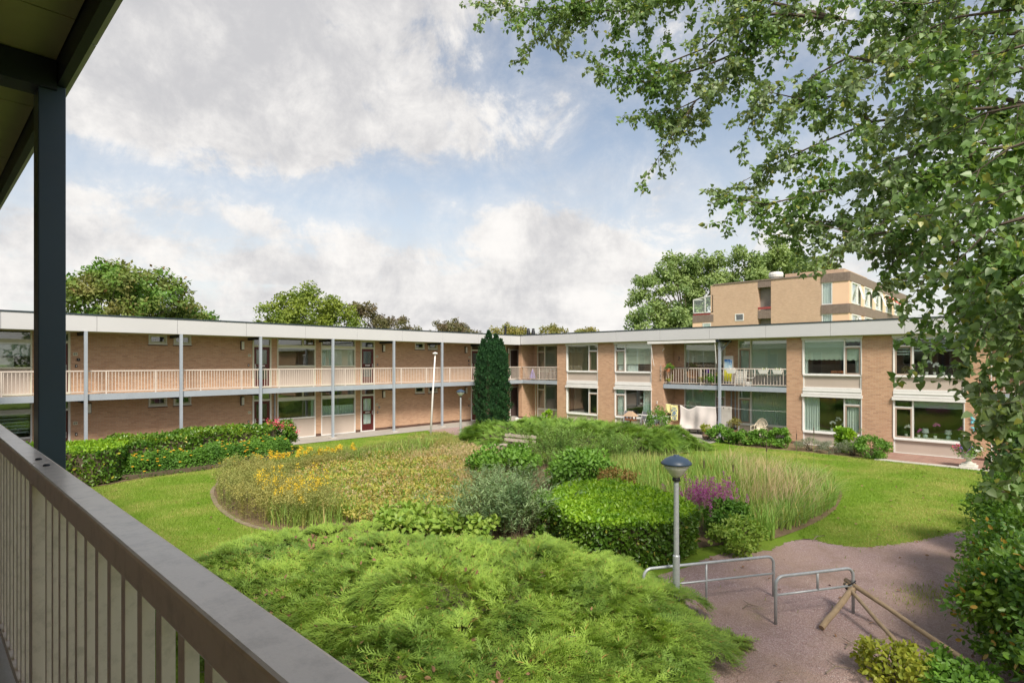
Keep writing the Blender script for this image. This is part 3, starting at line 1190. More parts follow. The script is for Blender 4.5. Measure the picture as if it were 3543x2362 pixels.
# ------------------------------------------------------------------ the gallery wing (left)
FL = Fac('x', 28.95)
LW = empty('apartment_wing', (12, 28.95, 0), 'long two storey brick wing with an open access gallery, cream railing and blue steel columns', 'building')
X0, X1 = -6.0, 31.25
UP = 2.70
# openings along the wing: (kind, s0, s1)
doors = [(-2.45, -1.52), (3.51, 4.44), (11.66, 12.60), (17.71, 18.65), (26.17, 27.10)]
wins = [(-1.22, .86), (1.18, 3.25), (12.90, 14.98), (15.30, 17.38), (27.46, 29.54)]
small = [(7.19, 7.90), (8.17, 8.89), (21.53, 22.24), (22.56, 23.27)]
hol = []
for a, b in doors:
    hol += [(a, b, 0, 2.47), (a, b, UP, UP + 2.47)]
for a, b in wins:
    hol += [(a, b, .0, 2.50), (a, b, UP, UP + 2.50)]
for a, b in small:
    hol += [(a, b, 2.05, 2.46), (a, b, 4.78, 5.19)]
hol += [(29.96, 30.86, 0, 2.2), (29.96, 30.86, UP, UP + 2.2)]
holes_wall(FL, MB(), X0, X1, .14, 5.22, hol, 0, .28).build('wall', 'brick', LW)
edges = sorted(doors + wins + [(29.96, 30.86)])
cur = X0
for a, b in edges + [(X1, X1)]:
    if a - cur > .02:
        FL.box(MB(), cur, a, -.006, .28, -.05, .14).build('plinth', 'plinth_brick', LW)
    cur = b
for k, x in enumerate((5.6, 9.6, 19.6, 21.8, 24.6)):
    FL.box(MB(), x - .08, x + .08, -.012, -.007, .08, .13).build('air_vent', 'black_plastic', LW)
# inside: floors, ceilings, back and party walls
mb = MB()
FL.box(mb, X0, X1, .28, 6.0, -.10, -.03)
FL.box(mb, X0, X1, .28, 6.0, 2.60, 2.69)
mb.build('floor_slab', 'room_floor', LW)
mb = FL.box(MB(), X0, X1, 5.9, 6.1, -.1, 5.22)
for s in (X0 + .05, .98, 4.8, 11.4, 15.13, 18.9, 26.0, 29.8, X1 - .1):
    FL.box(mb, s - .05, s + .05, .3, 5.9, -.03, 2.60)
    FL.box(mb, s - .05, s + .05, .3, 5.9, 2.69, 5.2)
mb.build('inner_wall', 'plaster', LW)
FL.box(MB(), X0, X1, .28, 5.9, 2.52, 2.595).build('ceiling', 'plaster', LW)
# roof
mb = FL.box(MB(), X0, 40, -1.36, 11, 5.22, 5.79)
mb.build('roof', 'roof_felt', LW)
FL.box(MB(), X0, 29.58, -1.36, -.001, 5.17, 5.215).build('roof_soffit', 'soffit', LW)
fascia_run(FL, LW, [-6, -3.6, -.7, 2.22, 5.07, 7.93, 10.82, 13.73, 16.66, 19.61, 22.59, 25.58, 28.59, 29.56], -1.40)
# gallery
FL.box(MB(), X0, 30.9, -1.245, -.001, 2.50, UP - .012).build('gallery_floor', 'concrete', LW)
FL.box(MB(), X0, 29.9, -1.33, -1.25, 2.47, UP + .012).build('gallery_beam', 'steel_blue', LW)
COLS = [-2.0, 1.36, 4.71, 8.07, 11.48, 15.23, 19.02, 22.54, 26.2]
cm = MB().box(-.055, .055, -.055, .055, .06, 5.17).mesh('column')
cm.materials.append(MATS['steel_blue'])
bmh = MB().box(-.17, .17, -.17, .17, -.05, .06).mesh('column_foot')
bmh.materials.append(MATS['concrete_light'])
xb = MB().box(-.05, .05, 0, 1.27, -.13, 0).mesh('cross_beam')
xb.materials.append(MATS['dark_steel'])
for s in COLS:
    c = inst('column', cm, LW, (s, 28.95 - 1.39, 0))
    inst('column_foot', bmh, c, (s, 28.95 - 1.39, 0))
    inst('cross_beam', xb, LW, (s, 28.95 - 1.275, 5.168))
    inst('cross_beam', xb, LW, (s, 28.95 - 1.275, 2.498))
posts = [-5.0 + 1.805 * k for k in range(3)] + [.45, 2.25, 4.06, 5.41, 7.15, 8.91, 10.69, 12.46, 14.25, 16.05, 17.85, 19.66, 21.49, 23.3, 25.12, 26.9, 28.6]
railing(FL, LW, X0, 29.85, -1.20, UP, 'rail_cream', posts, 'gallery_railing')

# windows
for wi, (a, b) in enumerate(wins):
    for fl in (0, 1):
        z = UP * fl
        mid = a + (b - a) * (.66 if wi % 2 == 0 else .34)
        if wi in (2, ):
            mid = 14.27
        if wi == 3:
            mid = 15.98
        w = .055
        zp0, zp1 = z + .06, z + 1.01
        main = (a + w, b - w, z + 1.09, z + 2.02)
        L = (a + w, mid - .03, z + 2.16, z + 2.47)
        Rr = (mid + .03, b - w, z + 2.16, z + 2.47)
        panel = (a + w, b - w, zp0, zp1)
        mb = holes_wall(FL, MB(), a, b, z + .005, z + 2.50, [main, L, Rr, panel], -.03, .10)
        FL.box(mb, a + .01, b - .01, -.055, -.031, z + 1.03, z + 1.075)
        win = mb.build('window', 'cream_paint' if fl else 'white_paint', LW)
        FL.box(MB(), panel[0], panel[1], .02, .06, zp0, zp1).build('infill_panel', 'panel_taupe', win)
        FL.box(MB(), main[0], main[1], -.03, .03, main[3] - .055, main[3] - .003).build('vent_strip', 'aluminium', win)
        m2 = (main[0], main[1], main[2], main[3] - .06)
        dress = None
        if (wi, fl) == (3, 1):
            dress = [('curtain', 'curtain_green', 0, 1, 0, .35), ('roller', 'blind_cream', 0, 1, .30, 1)]
        elif (wi, fl) == (3, 0):
            dress = [('curtain', 'curtain_green', 0, .58, 0, 1)]
        elif (wi, fl) == (1, 1):
            dress = [('roller', 'blind_grey', .48, 1, 0, 1), ('roller', 'blind_cream', 0, .42, 0, .76)]
        elif (wi, fl) == (1, 0):
            dress = [('zebra', 'blind_grey', .12, 1, 0, .98)]
        elif (wi, fl) == (4, 1):
            dress = [('roller', 'blind_grey', 0, 1, 0, 1)]
        elif (wi, fl) == (4, 0):
            dress = [('curtain', 'curtain_green', 0, 1, 0, 1)]
        elif (wi, fl) == (2, 0):
            dress = [('curtain', 'curtain_green', 0, 1, .93, 1)]
        glaze(FL, win, m2, dress, wi * 3 + fl)
        big, sm = (L, Rr) if wi % 2 == 0 else (Rr, L)
        glaze(FL, win, big)
        glaze(FL, win, casement(FL, win, sm, 'wood_stain', .05), [('curtain', 'curtain_brown', 0, 1, 0, 1)] if fl else None, wi)

for (a, b) in small:
    for z0, z1 in ((2.05, 2.46), (4.78, 5.19)):
        w = .045
        cell = (a + w, b - w, z0 + w, z1 - w)
        mb = holes_wall(FL, MB(), a, b, z0, z1, [cell], -.035, .08)
        FL.box(mb, a - .02, b + .02, -.06, -.036, z0 - .035, z0)
        win = mb.build('toilet_window', 'white_paint', LW)
        inner = casement(FL, win, cell, 'cream_paint', .055)
        glaze(FL, win, inner)
        bars = MB()
        for q in range(1, 5):
            s = inner[0] + (inner[1] - inner[0]) * q / 5
            FL.box(bars, s - .006, s + .006, .09, .10, inner[2], inner[3])
        bars.build('window_bars', 'black_plastic', win)
        FL.box(MB(), a - .03, b + .03, -.03, .0 - .004, z0 - .08, z0 - .036).build('sill', 'plinth_brick', win)

for k, (a, b) in enumerate(doors):
    hg = 1 if k % 2 else -1
    for fl in (0, 1):
        front_door(FL, LW, a, b, UP * fl, hg, net='curtain_white' if (k, fl) in ((3, 0), (3, 1), (4, 0), (4, 1)) else None, seed=k,
                   glass='glass' if (k, fl) == (3, 0) else 'glass_obscure')
nums = {1: ('89', '69', 4.60), 2: ('87', '67', 11.52), 3: ('85', '65', 18.81), 4: ('83', '63', 26.04)}
for k, (u_, l_, s) in nums.items():
    number_plate(FL, LW, s, UP + 1.60, u_)
    number_plate(FL, LW, s, 1.50, l_)
    off = .03 if k in (1, 3) else -.05
    bell(FL, LW, s + off, UP + 1.12)
    bell(FL, LW, s + off, 1.05)
# store-room doors at the inner corner
for fl in (0, 1):
    z = UP * fl
    mb = holes_wall(FL, MB(), 29.96, 30.86, z, z + 2.2, [(30.02, 30.80, z + .03, z + 2.12)], -.02, .08)
    f = mb.build('door_frame', 'white_paint', LW)
    d = FL.box(MB(), 30.024, 30.796, .01, .05, z + .035, z + 2.115).build('door', 'door_brown', LW)
    FL.box(MB(), 30.68, 30.74, -.04, .008, z + 1.03, z + 1.06).build('handle', 'black_plastic', d)
# end wall of the corner lobby
MB().box(31.25, 31.5, 27.82, 29.2, 0, 5.22).build('wall', 'brick', LW)
# rain pipe
MB().tube([(12.76, 28.89, 0), (12.76, 28.89, 2.5)], .04, 8).build('rain_pipe', 'steel_blue', LW)
for s, fl, lab in ((5.05, 0, 'white wall lamp beside ground floor door number 69'), (11.17, 1, 'white wall lamp on the gallery left of door 87'), (11.17, 0, 'white wall lamp on the ground floor left of door 67'),
                   (19.24, 1, 'white wall lamp on the gallery right of door 85'), (19.24, 0, 'white wall lamp on the ground floor right of door 65'),
                   (25.70, 1, 'white wall lamp on the gallery left of the door behind the yew'), (25.70, 0, 'white wall lamp on the ground floor behind the far lamp post head'),
                   (29.75, 1, 'white wall lamp by the upper brown store door in the corner'), (29.75, 0, 'white wall lamp by the lower brown store door in the corner')):
    wall_lamp(FL, s, UP * fl + 2.08, lab, 'wall lamps of the gallery wing')
for s, z, lab in ((4.70, UP + 1.38, 'small dark round intercom under plate 89'), (18.95, 1.33, 'small grey intercom beside ground floor door 65'), (25.96, UP + 1.35, 'small dark intercom beside the door behind the yew')):
    e = empty('intercom', (s, 28.945, z), lab, 'intercom', 'intercoms of the gallery wing')
    MB().box(s - .055, s + .055, 28.90, 28.946, z - .06, z + .06).build('housing', 'grey_plastic' if z < 2 else 'black_plastic', e, bevel=.02)
    MB().box(s - .015, s + .015, 28.893, 28.899, z - .01, z + .025).build('button', 'black_plastic' if z < 2 else 'grey_plastic', e)

# ------------------------------------------------------------------ the garden wing (right)
FR = Fac('y', 30.0)
FQ = Fac('y', 31.25)
RW = empty('apartment_wing', (30, 13, 0), 'two storey brick garden wing with wide white framed windows and recessed balconies', 'building')
piers = [(27.80, 28.12), (23.76, 24.57), (19.98, 21.26), (16.67, 17.45), (9.18, 9.93), (5.45, 6.67), (2.19, 2.96), (-5.4, -4.6)]
mb = MB()
for a, b in piers:
    FR.box(mb, a, b, 0, .30, .10, 5.20)
    FR.box(MB(), a - .004, b + .004, -.005, .31, -.1, .10).build('plinth', 'plinth_brick', RW)
# cheeks of the recesses
for s0, s1 in ((27.80, 28.0), (24.37, 24.57), (16.67, 16.87), (9.73, 9.93), (1.99, 2.19), (-4.6, -4.4)):
    FR.box(mb, s0, s1, .30, 1.26, -.05, 5.20)
FR.box(mb, -9, -5.4, 0, .3, .1, 5.2)
# recess back walls
holes_wall(FQ, mb, 24.57, 27.80, -.05, 5.2, [(24.57, 27.44, 0, 2.47), (24.57, 27.44, 2.7, 5.17)], 0, .25)
holes_wall(FQ, mb, 9.93, 16.67 + .5, -.05, 5.2, [(16.68, 17.16, 0, 2.47), (16.68, 17.16, 2.7, 5.17), (13.56, 16.02, 0, 2.47), (13.56, 16.02, 2.7, 5.17),
                                                  (10.0, 12.86, 0, 2.47), (10.0, 12.86, 2.7, 5.17)], 0, .25)
holes_wall(FQ, mb, -4.6, 2.19, -.05, 5.2, [(-1.5, 1.2, .8, 2.3), (-1.5, 1.2, 3.5, 5.0)], 0, .25)
mb.build('wall', 'brick', RW)
# inside
mb = MB()
FR.box(mb, -9, 28.1, 1.55, 7, -.10, -.03)
FR.box(mb, -9, 28.1, 1.55, 7, 2.60, 2.69)
for a, b in ((17.45, 23.76), (2.96, 9.18)):
    FR.box(mb, a, b, .10, 1.55, -.10, -.03)
    FR.box(mb, a, b, .10, 1.55, 2.58, 2.69)
mb.build('floor_slab', 'room_floor', RW)
mb = FR.box(MB(), -9, 28.1, 6.8, 7.0, -.1, 5.22)
for s in (28.0, 24.3, 20.6, 17.06, 13.2, 9.55, 6.06, 2.1, -5, -8.9):
    FR.box(mb, s - .05, s + .05, 1.56, 6.8, -.03, 2.6)
    FR.box(mb, s - .05, s + .05, 1.56, 6.8, 2.69, 5.2)
mb.build('inner_wall', 'plaster', RW)
FR.box(MB(), -9, 28.0, 1.56, 6.8, 2.50, 2.595).build('ceiling', 'plaster', RW)
FR.box(MB(), -9, 27.58, -.36, 10, 5.22, 5.785).build('roof', 'roof_felt', RW)
FR.box(MB(), -9, 27.55, -.36, 1.25, 5.165, 5.215).build('roof_soffit', 'soffit', RW)
fascia_run(FR, RW, [-9, -6.8, -3.85, -.9, 2.02, 4.96, 7.86, 10.79, 13.73, 16.68, 19.64, 22.62, 25.59, 27.58], -.40, 5.20, 5.82)

# wide windows in the main face
def wide(a, b, fl, narrow_left, dress_big, dress_small, seed):
    # seen from the garden the larger s is on the left
    z0 = (2.75, -.02)[fl == 0]
    zp0, zp1, sill, top = (2.78, 3.30, 3.41, 5.03) if fl else (.02, .55, .68, 2.34)
    w = .06
    if narrow_left:
        big, nar = (a + w, b - .74, sill, top), (b - .68, b - w, sill, top)
    else:
        big, nar = (a + .74, b - w, sill, top), (a + w, a + .68, sill, top)
    vent = (nar[0], nar[1], top - .31, top)
    cas = (nar[0], nar[1], sill, top - .37)
    pan = (a + w, b - w, zp0, zp1)
    zb = 5.19 if fl else 2.46
    mb = holes_wall(FR, MB(), a + .003, b - .003, zp0 - .06, zb, [big, vent, cas, pan], .02, .13)
    FR.box(mb, a + .02, b - .02, -.03, .018, zp1 + .02, zp1 + .07)
    win = mb.build('window', 'white_paint', RW)
    FR.box(MB(), pan[0], pan[1], .06, .10, pan[2], pan[3]).build('infill_panel', 'panel_taupe', win)
    mb = FR.box(MB(), a - .04, b + .04, -.10, .018, zb - .125, zb - .01)
    FR.box(mb, a - .04, b + .04, -.115, -.06, zb - .15, zb - .127)
    for s in (a + .005, b - .005):
        FR.box(mb, s - .012, s + .012, -.035, .018, sill - .02, zb - .152)
    mb.build('sunscreen_box', 'white_paint', win)
    if fl:
        mb = FR.box(MB(), a - .002, b + .002, -.02, .12, 2.465, 2.715)
        FR.box(mb, a, b, -.045, -.021, 2.58, 2.62)
        mb.build('cladding_band', 'white_paint', win)
    glaze(FR, win, big, dress_big, seed, .075)
    glaze(FR, win, vent, dress_small[:1] if dress_small else None, seed, .075)
    hx = FR.box(MB(), nar[0] + .08, nar[0] + .11, .02, .07, vent[2] + .03, vent[2] + .07)
    FR.box(hx, nar[1] - .11, nar[1] - .08, .02, .07, vent[2] + .03, vent[2] + .07).build('vent_catch', 'black_plastic', win)
    FR2 = Fac('y', 30.02)
    glaze(FR2, win, casement(FR2, win, cas), dress_small, seed + 1, .03)
    return win


wide(21.26, 23.76, 1, False, [('venetian', 'blind_wood', 0, 1, 0, 1)], [('venetian', 'blind_wood', 0, 1, 0, 1)], 1)
wide(21.26, 23.76, 0, False, None, None, 2)
wide(17.45, 19.98, 1, True, [('roman', 'blind_cream', .27, 1, 0, 1), ('curtain', 'curtain_white', 0, .3, .55, 1)], [('roman', 'blind_cream', .30, 1, 0, 1), ('curtain', 'curtain_white', 0, .4, 0, 1)], 3)
wide(17.45, 19.98, 0, True, [('curtain', 'curtain_green', 0, 1, 0, .34)], [('curtain', 'curtain_green', 0, 1, 0, 1)], 4)
wide(6.67, 9.18, 1, False, [('scallop', 'blind_green', .40, 1, 0, 1), ('curtain', 'curtain_white', 0, .5, .93, 1)], [('scallop', 'blind_green', .50, 1, 0, 1), ('curtain', 'curtain_white', 0, .7, 0, .35)], 5)
wide(6.67, 9.18, 0, False, [('curtain', 'curtain_white', 0, 1, .62, 1)], [('curtain', 'curtain_white', 0, 1, 0, 1)], 6)
wide(2.96, 5.45, 1, True, [('zebra', 'blind_grey', .62, 1, 0, 1)], [('zebra', 'blind_grey', .72, 1, 0, 1)], 7)
wide(2.96, 5.45, 0, True, [('roller', 'blind_grey', .80, 1, 0, 1)], None, 8)


# windows and doors at the back of the recesses
def back_win(s0, s1, fl, cells, seed):
    """cells: list of (kind, a, b, dress) across, kind door / big / vent"""
    z = 2.70 * fl
    sill, top = z + .68, z + 2.40
    holes, todo = [], []
    for kind, a, b, dress in cells:
        if kind == 'big':
            holes += [(a, b, sill, top), (a, b, z + .06, z + .56)]
            todo += [('g', (a, b, sill, top), dress), ('p', (a, b, z + .06, z + .56), None)]
        elif kind == 'vent':
            holes += [(a, b, top - .36, top), (a, b, sill, top - .42), (a, b, z + .06, z + .56)]
            todo += [('g', (a, b, top - .36, top), dress), ('c', (a, b, sill, top - .42), dress), ('p', (a, b, z + .06, z + .56), None)]
        else:
            holes += [(a, b, top - .30, top), (a, b, z + .05, top - .36)]
            todo += [('g', (a, b, top - .30, top), None), ('c', (a, b, z + .05, top - .36), dress)]
    mb = holes_wall(FQ, MB(), s0 + .002, s1 - .002, z + .001, z + 2.47, holes, -.02, .10)
    win = mb.build('window', 'cream_paint' if fl else 'white_paint', RW)
    for kind, c, dress in todo:
        if kind == 'g':
            glaze(FQ, win, c, dress, seed, .05)
        elif kind == 'p':
            FQ.box(MB(), c[0], c[1], .03, .07, c[2], c[3]).build('infill_panel', 'panel_taupe', win)
        else:
            glaze(FQ, win, casement(FQ, win, c, w=.07), dress, seed, .05)
    return win


VEN = [('venetian', 'blind_wood', 0, 1, 0, 1)]
CUR = [('curtain', 'curtain_green', 0, 1, 0, 1)]
GRN = [('roller', 'blind_green', 0, 1, 0, 1)]
for fl in (0, 1):
    back_win(24.57, 27.44, fl, [('big', 24.63, 26.68, VEN if fl else None), ('vent', 26.76, 27.38, VEN if fl else None)], 20 + fl)
    back_win(10.0, 12.86, fl, [('big', 10.06, 12.13, GRN if fl else CUR), ('vent', 12.21, 12.80, GRN if fl else CUR)], 22 + fl)
    back_win(13.56, 16.02, fl, [('vent', 13.62, 14.08, [('roller', 'blind_cream', .3, 1, 0, 1)] if fl else CUR),
                                ('big', 14.16, 15.96, [('roman', 'blind_cream', .33, 1, 0, 1), ('curtain', 'curtain_brown', 0, .4, 0, 1)] if fl else CUR)], 24 + fl)
    back_win(16.68, 17.16, fl, [('door', 16.74, 17.10, None)], 26 + fl)
    mb = holes_wall(FQ, MB(), -1.5, 1.2, 2.7 * fl + .8, 2.7 * fl + 2.3, [(-1.44, 1.14, 2.7 * fl + .86, 2.7 * fl + 2.24)], 0, .1)
    w_ = mb.build('window', 'white_paint', RW)
    glaze(FQ, w_, (-1.44, 1.14, 2.7 * fl + .86, 2.7 * fl + 2.24), CUR, 30, .05)

# balconies
for s0, s1 in ((24.575, 27.795), (9.935, 16.665), (-4.6, 2.185)):
    FR.box(MB(), s0, s1, .05, 1.24, 2.52, 2.69).build('balcony_floor', 'concrete', RW)
    FR.box(MB(), s0, s1, -.03, .045, 2.47, 2.715).build('balcony_beam', 'steel_blue', RW)
railing(FR, RW, 24.58, 27.79, .02, 2.70, 'rail_cream', [26.2], 'balcony_railing', .118)
railing(FR, RW, 9.94, 16.66, .02, 2.70, 'rail_cream', [14.42, 12.05], 'balcony_railing', .150)
railing(FR, RW, -4.59, 2.18, .02, 2.70, 'rail_cream', [.5, -1.5], 'balcony_railing', .150)
pst = MB().box(29.86, 29.97, 13.24, 13.36, -.05, 5.16).build('balcony_post', 'steel_blue', RW)
MB().bar((29.9, 13.30, 4.45), (30.7, 13.05, 5.14), .05, .05).build('brace', 'steel_blue', RW)
MB().box(29.64, 31.2, 13.2, 13.4, 5.05, 5.16).build('roof_beam', 'dark_steel', RW)
# sunscreen cassette over the left half of the wide balcony, with its crank arms
e = MB().box(29.62, 29.80, 13.42, 17.52, 5.01, 5.155).build('awning_cassette', 'white_paint', RW, bevel=.02)
MB().tube([(29.7, 17.30, 5.0), (29.78, 17.27, 4.3), (29.9, 17.22, 3.75)], .016, 6).build('crank_rod', 'white_paint', e)
MB().tube([(29.93, 16.70, 4.62), (29.82, 16.52, 4.75)], .02, 6).build('awning_arm', 'white_paint', e)
MB().tube([(29.7, 13.47, 5.0), (29.8, 13.44, 3.9)], .016, 6).build('crank_rod', 'white_paint', e)
# rain pipes in the ground floor recess
for s in (13.2, 12.98):
    MB().tube([(31.17, s, 0), (31.17, s, 2.5)], .038, 8).build('rain_pipe', 'steel_blue', RW)
MB().tube([(31.18, 27.55, 0), (31.18, 27.55, 2.5)], .03, 8).build('rain_pipe', 'cream_paint', RW)
MB().tube([(30.06, 2.12, 0), (30.06, 2.12, 5.1)], .03, 8).build('rain_pipe', 'white_paint', RW)

# flue pipes on the roof
for (x, y, r, h, lab) in ((32.1, 31.5, .11, 1.0, 'tall plain black flue pipe on the flat roof above the corner'),):
    if lab:
        e = empty('flue_pipe', (x, y, 5.79), lab, 'flue')
        MB().lathe([(r * .95, 0), (r * .95, .30), (r * 1.3, .31), (r * 1.3, .38), (r * .8, .40), (r * .8, h), (r * .7, h)], (x, y, 5.79), 12).build('pipe', 'black_plastic', e, smooth=False)
for (x, y, lab) in ((31.0, 28.08, 'left one of the two short capped black flues on the roof'), (31.25, 27.83, 'right one of the two short capped black flues on the roof')):
    e = empty('flue_pipe', (x, y, 5.79), lab, 'flue', 'paired flues')
    MB().lathe([(.10, 0), (.10, .16), (.15, .18), (.15, .26), (.11, .46), (.09, .52)], (x, y, 5.79), 12).build('pipe', 'black_plastic', e)
    MB().lathe([(.04, .52), (.12, .55), (.12, .58), (.02, .62)], (x, y, 5.79), 12).build('cap', 'black_plastic', e)

# ------------------------------------------------------------------ the gallery the picture is taken from
NG = empty('apartment_wing', (-1.15, 3, 0), 'near gallery with taupe handrail, navy column and olive soffit over it', 'building')
FN = Fac('y', -1.15, -1)
hol = []
for k in range(-5, 6):
    y = 2.0 + 5.0 * k
    for z in (0, UP):
        hol += [(y, y + .93, z, z + 2.2), (y + 1.3, y + 3.4, z + 1.05, z + 2.4)]
holes_wall(FN, MB(), -26, 28.6, -.05, 5.4, hol, 0, .25).build('wall', 'brick', NG)
for (a, b, z0, z1) in hol:
    if z1 - z0 > 2:
        f = holes_wall(FN, MB(), a, b, z0, z1, [(a + .07, b - .07, z0 + .04, z1 - .06)], -.02, .08).build('door_frame', 'white_paint', NG)
        FN.box(MB(), a + .072, b - .072, .0, .05, z0 + .042, z1 - .062).build('door', 'door_maroon', NG)
    else:
        f = holes_wall(FN, MB(), a, b, z0, z1, [(a + .07, b - .07, z0 + .07, z1 - .07)], -.02, .08).build('window', 'white_paint', NG)
        FN.box(MB(), a + .07, b - .07, .03, .036, z0 + .07, z1 - .07).build('pane', 'glass', f)
        FN.box(MB(), a + .07, b - .07, .10, .106, z0 + .5, z1 - .07).build('roller_blind', 'blind_cream', f)
mb = MB().box(-8, -7.8, -26, 28.6, -.05, 5.4)
mb.box(-7.8, -1.4, 28.3, 28.6, -.05, 5.4).box(-7.8, -1.4, -26, -25.7, -.05, 5.4)
mb.build('inner_wall', 'plaster', NG)
MB().box(-7.8, -1.41, -25.7, 28.3, 2.5, 2.69).build('floor_slab', 'room_floor', NG)
MB().box(-8.2, .515, -26, 27.5, 5.47, 5.86).build('roof', 'roof_felt', NG)
MB().box(-1.149, .355, -26, 27.4, 2.50, 2.69).build('gallery_floor', 'concrete', NG)
MB().box(.356, .41, -26, 27.4, 2.46, 2.70).build('gallery_beam', 'steel_navy', NG)
MB().box(.486, .522, -26, 27.5, 5.32, 5.84).build('roof_beam', 'dark_steel', NG)
for k in range(19):
    a = -26 + 2.9 * k
    if a < 27:
        MB().box(.524, .55, a + .004, min(a + 2.896, 27.5), 5.345, 5.82).build('fascia_panel', 'fascia', NG)
# soffit boards with open joints
sp = MB().box(-.815, .815, -.598, .598, 0, .03).mesh('soffit_panel')
sp.materials.append(MATS['soffit'])
for k in range(44):
    y = -25.3 + 1.205 * k
    if y < 27:
        inst('soffit_panel', sp, NG, (-.335, y, 5.435))
for q in range(-6, 7):
    y = 3.5 + 3.75 * q
    if y > 27:
        continue
    c = MB().box(.415, .52, y, y + .15, -.05, 5.318).build('column', 'steel_navy', NG, bevel=.004)
    MB().box(-1.14, .484, y - .02, y + .12, 5.29, 5.43).build('cross_beam', 'dark_steel', NG)
    for zz in (4.9, 5.02, 5.15):
        MB().lathe([(.010, 0), (.010, .006), (.006, .009)], (.44, y - .001, zz), 6)
# railing
nr = MB().box(.255, .32, -25.9, 2.336, 3.612, 3.67).build('handrail', 'rail_taupe', NG, bevel=.006)
nr2 = MB().box(.255, .32, 2.34, 27.3, 3.612, 3.67).build('handrail', 'rail_taupe', NG, bevel=.006)
for y in (2.42, 2.26):
    MB().lathe([(.009, 0), (.009, .004), (.005, .006), (.001, .006)], (.288, y, 3.67), 10).build('bolt', 'dark_steel', nr2 if y > 2.3 else nr)
MB().box(.268, .30, -25.9, 27.3, 2.80, 2.835).build('bottom_rail', 'rail_taupe', NG)
bl = MB().box(-.010, .010, -.015, .015, 0, .776).mesh('baluster')
bl.materials.append(MATS['rail_taupe'])
pp = MB().box(-.028, .028, -.022, .022, 0, .911).box(-.06, .06, -.05, .05, 0, .012).mesh('post')
pp.materials.append(MATS['rail_taupe'])
ps = [2.302 + 1.8 * k for k in range(-4, 14)]
for y in ps:
    inst('post', pp, NG, (.284, y, 2.70))
nb = 0
for k in range(-40, 224):
    y = .928 + .01 + .112 * k
    if any(abs(y - p) < .06 for p in ps):
        continue
    inst('baluster', bl, NG, (.285, y, 2.8355))

# ------------------------------------------------------------------ the taller block beyond the roof
FB = empty('apartment_block', (55.6, 20, 0), 'taller tan brick block with brown board bands behind the garden wing roof', 'building')
FX = Fac('y', 55.6)
FY = Fac('x', 13.3)
ST = 2.77
mb = MB()
holes_wall(FX, mb, 15.46, 25.36, 0, 11.62, [(19.79, 21.0, k * ST - .14 + .0, k * ST + 2.63) for k in range(0, 5)] + [(22.32, 23.18, 7.95 - ST * k, 8.65 - ST * k) for k in range(3)], 0, .3)
FX.box(mb, 19.49, 19.79, .3, 1.6, 0, 11.62)
FX.box(mb, 21.0, 21.3, .3, 1.6, 0, 11.62)
FX.box(mb, 19.79, 21.0, 1.6, 1.8, 0, 11.62)
mb.box(55.6, 74, 25.36, 25.66, 0, 11.62)
mb.build('wall', 'brick_far', FB)
MB().box(55.95, 82, 13.7, 25.3, 11.2, 11.6).build('roof', 'roof_felt', FB)
mb = MB().box(56.3, 82, 14.2, 25.2, 0, 11.19)
mb.build('core', 'room_dark', FB)
FX.box(MB(), 15.47, 25.4, -.06, .4, 11.62, 11.74).build('roof_edge', 'far_board', FB)


def boards(F, s0, s1, z0, z1, d, n=None):
    part = F.box(MB(), s0, s1, d + .02, d + .10, z0, z1).build('board_band', 'far_board', FB)
    n = n or max(3, int((s1 - s0) / .18))
    w = (s1 - s0) / n
    q = F.box(MB(), -w / 2 + .006, w / 2 - .006, -F.face * F.into, -F.face * F.into + .018, 0, z1 - z0)
    me = q.mesh('board')
    me.materials.append(MATS['far_board'])
    for i in range(n):
        inst('board', me, part, F.pt(s0 + w * (i + .5), d, z0))
    return part


for k in range(4):
    zb = 8.17 - ST * k
    boards(FX, 13.3, 15.46, zb, zb + .82, -.08)
    boards(FY, 55.6, 81.0, zb, zb + .82, -.08, 70)
    # gallery recess: slab, parapet, red rail, door
    z = 8.31 - ST * k
    FX.box(MB(), 19.79, 21.0, .02, 1.6, z - .2, z - .02).build('balcony_floor', 'concrete', FB)
    boards(FX, 19.80, 20.99, z - .25, z + .52, -.02)
    FX.box(MB(), 19.80, 20.99, .0, .06, z + .64, z + .84).build('rail', 'red_paint', FB)
    f = FX.box(MB(), 19.80, 20.35, 1.50, 1.59, z, z + 2.3).build('door_frame', 'white_paint', FB)
    FX.box(MB(), 19.86, 20.30, 1.46, 1.49, z, z + 2.1).build('door', 'door_maroon', FB)
boards(FX, 13.3, 15.46, 10.94, 11.70, -.08)
boards(FY, 55.6, 81.0, 10.94, 11.70, -.08, 70)
boards(FX, 19.80, 20.99, 11.0, 11.62, -.02)
# small brick-wall windows
for k in range(3):
    z0, z1 = 7.95 - ST * k, 8.65 - ST * k
    f = holes_wall(FX, MB(), 22.32, 23.18, z0, z1, [(22.40, 23.10, z0 + .08, z1 - .08)], -.03, .1).build('window', 'white_paint', FB)
    FX.box(MB(), 22.40, 23.10, .03, .036, z0 + .08, z1 - .08).build('pane', 'glass', f)
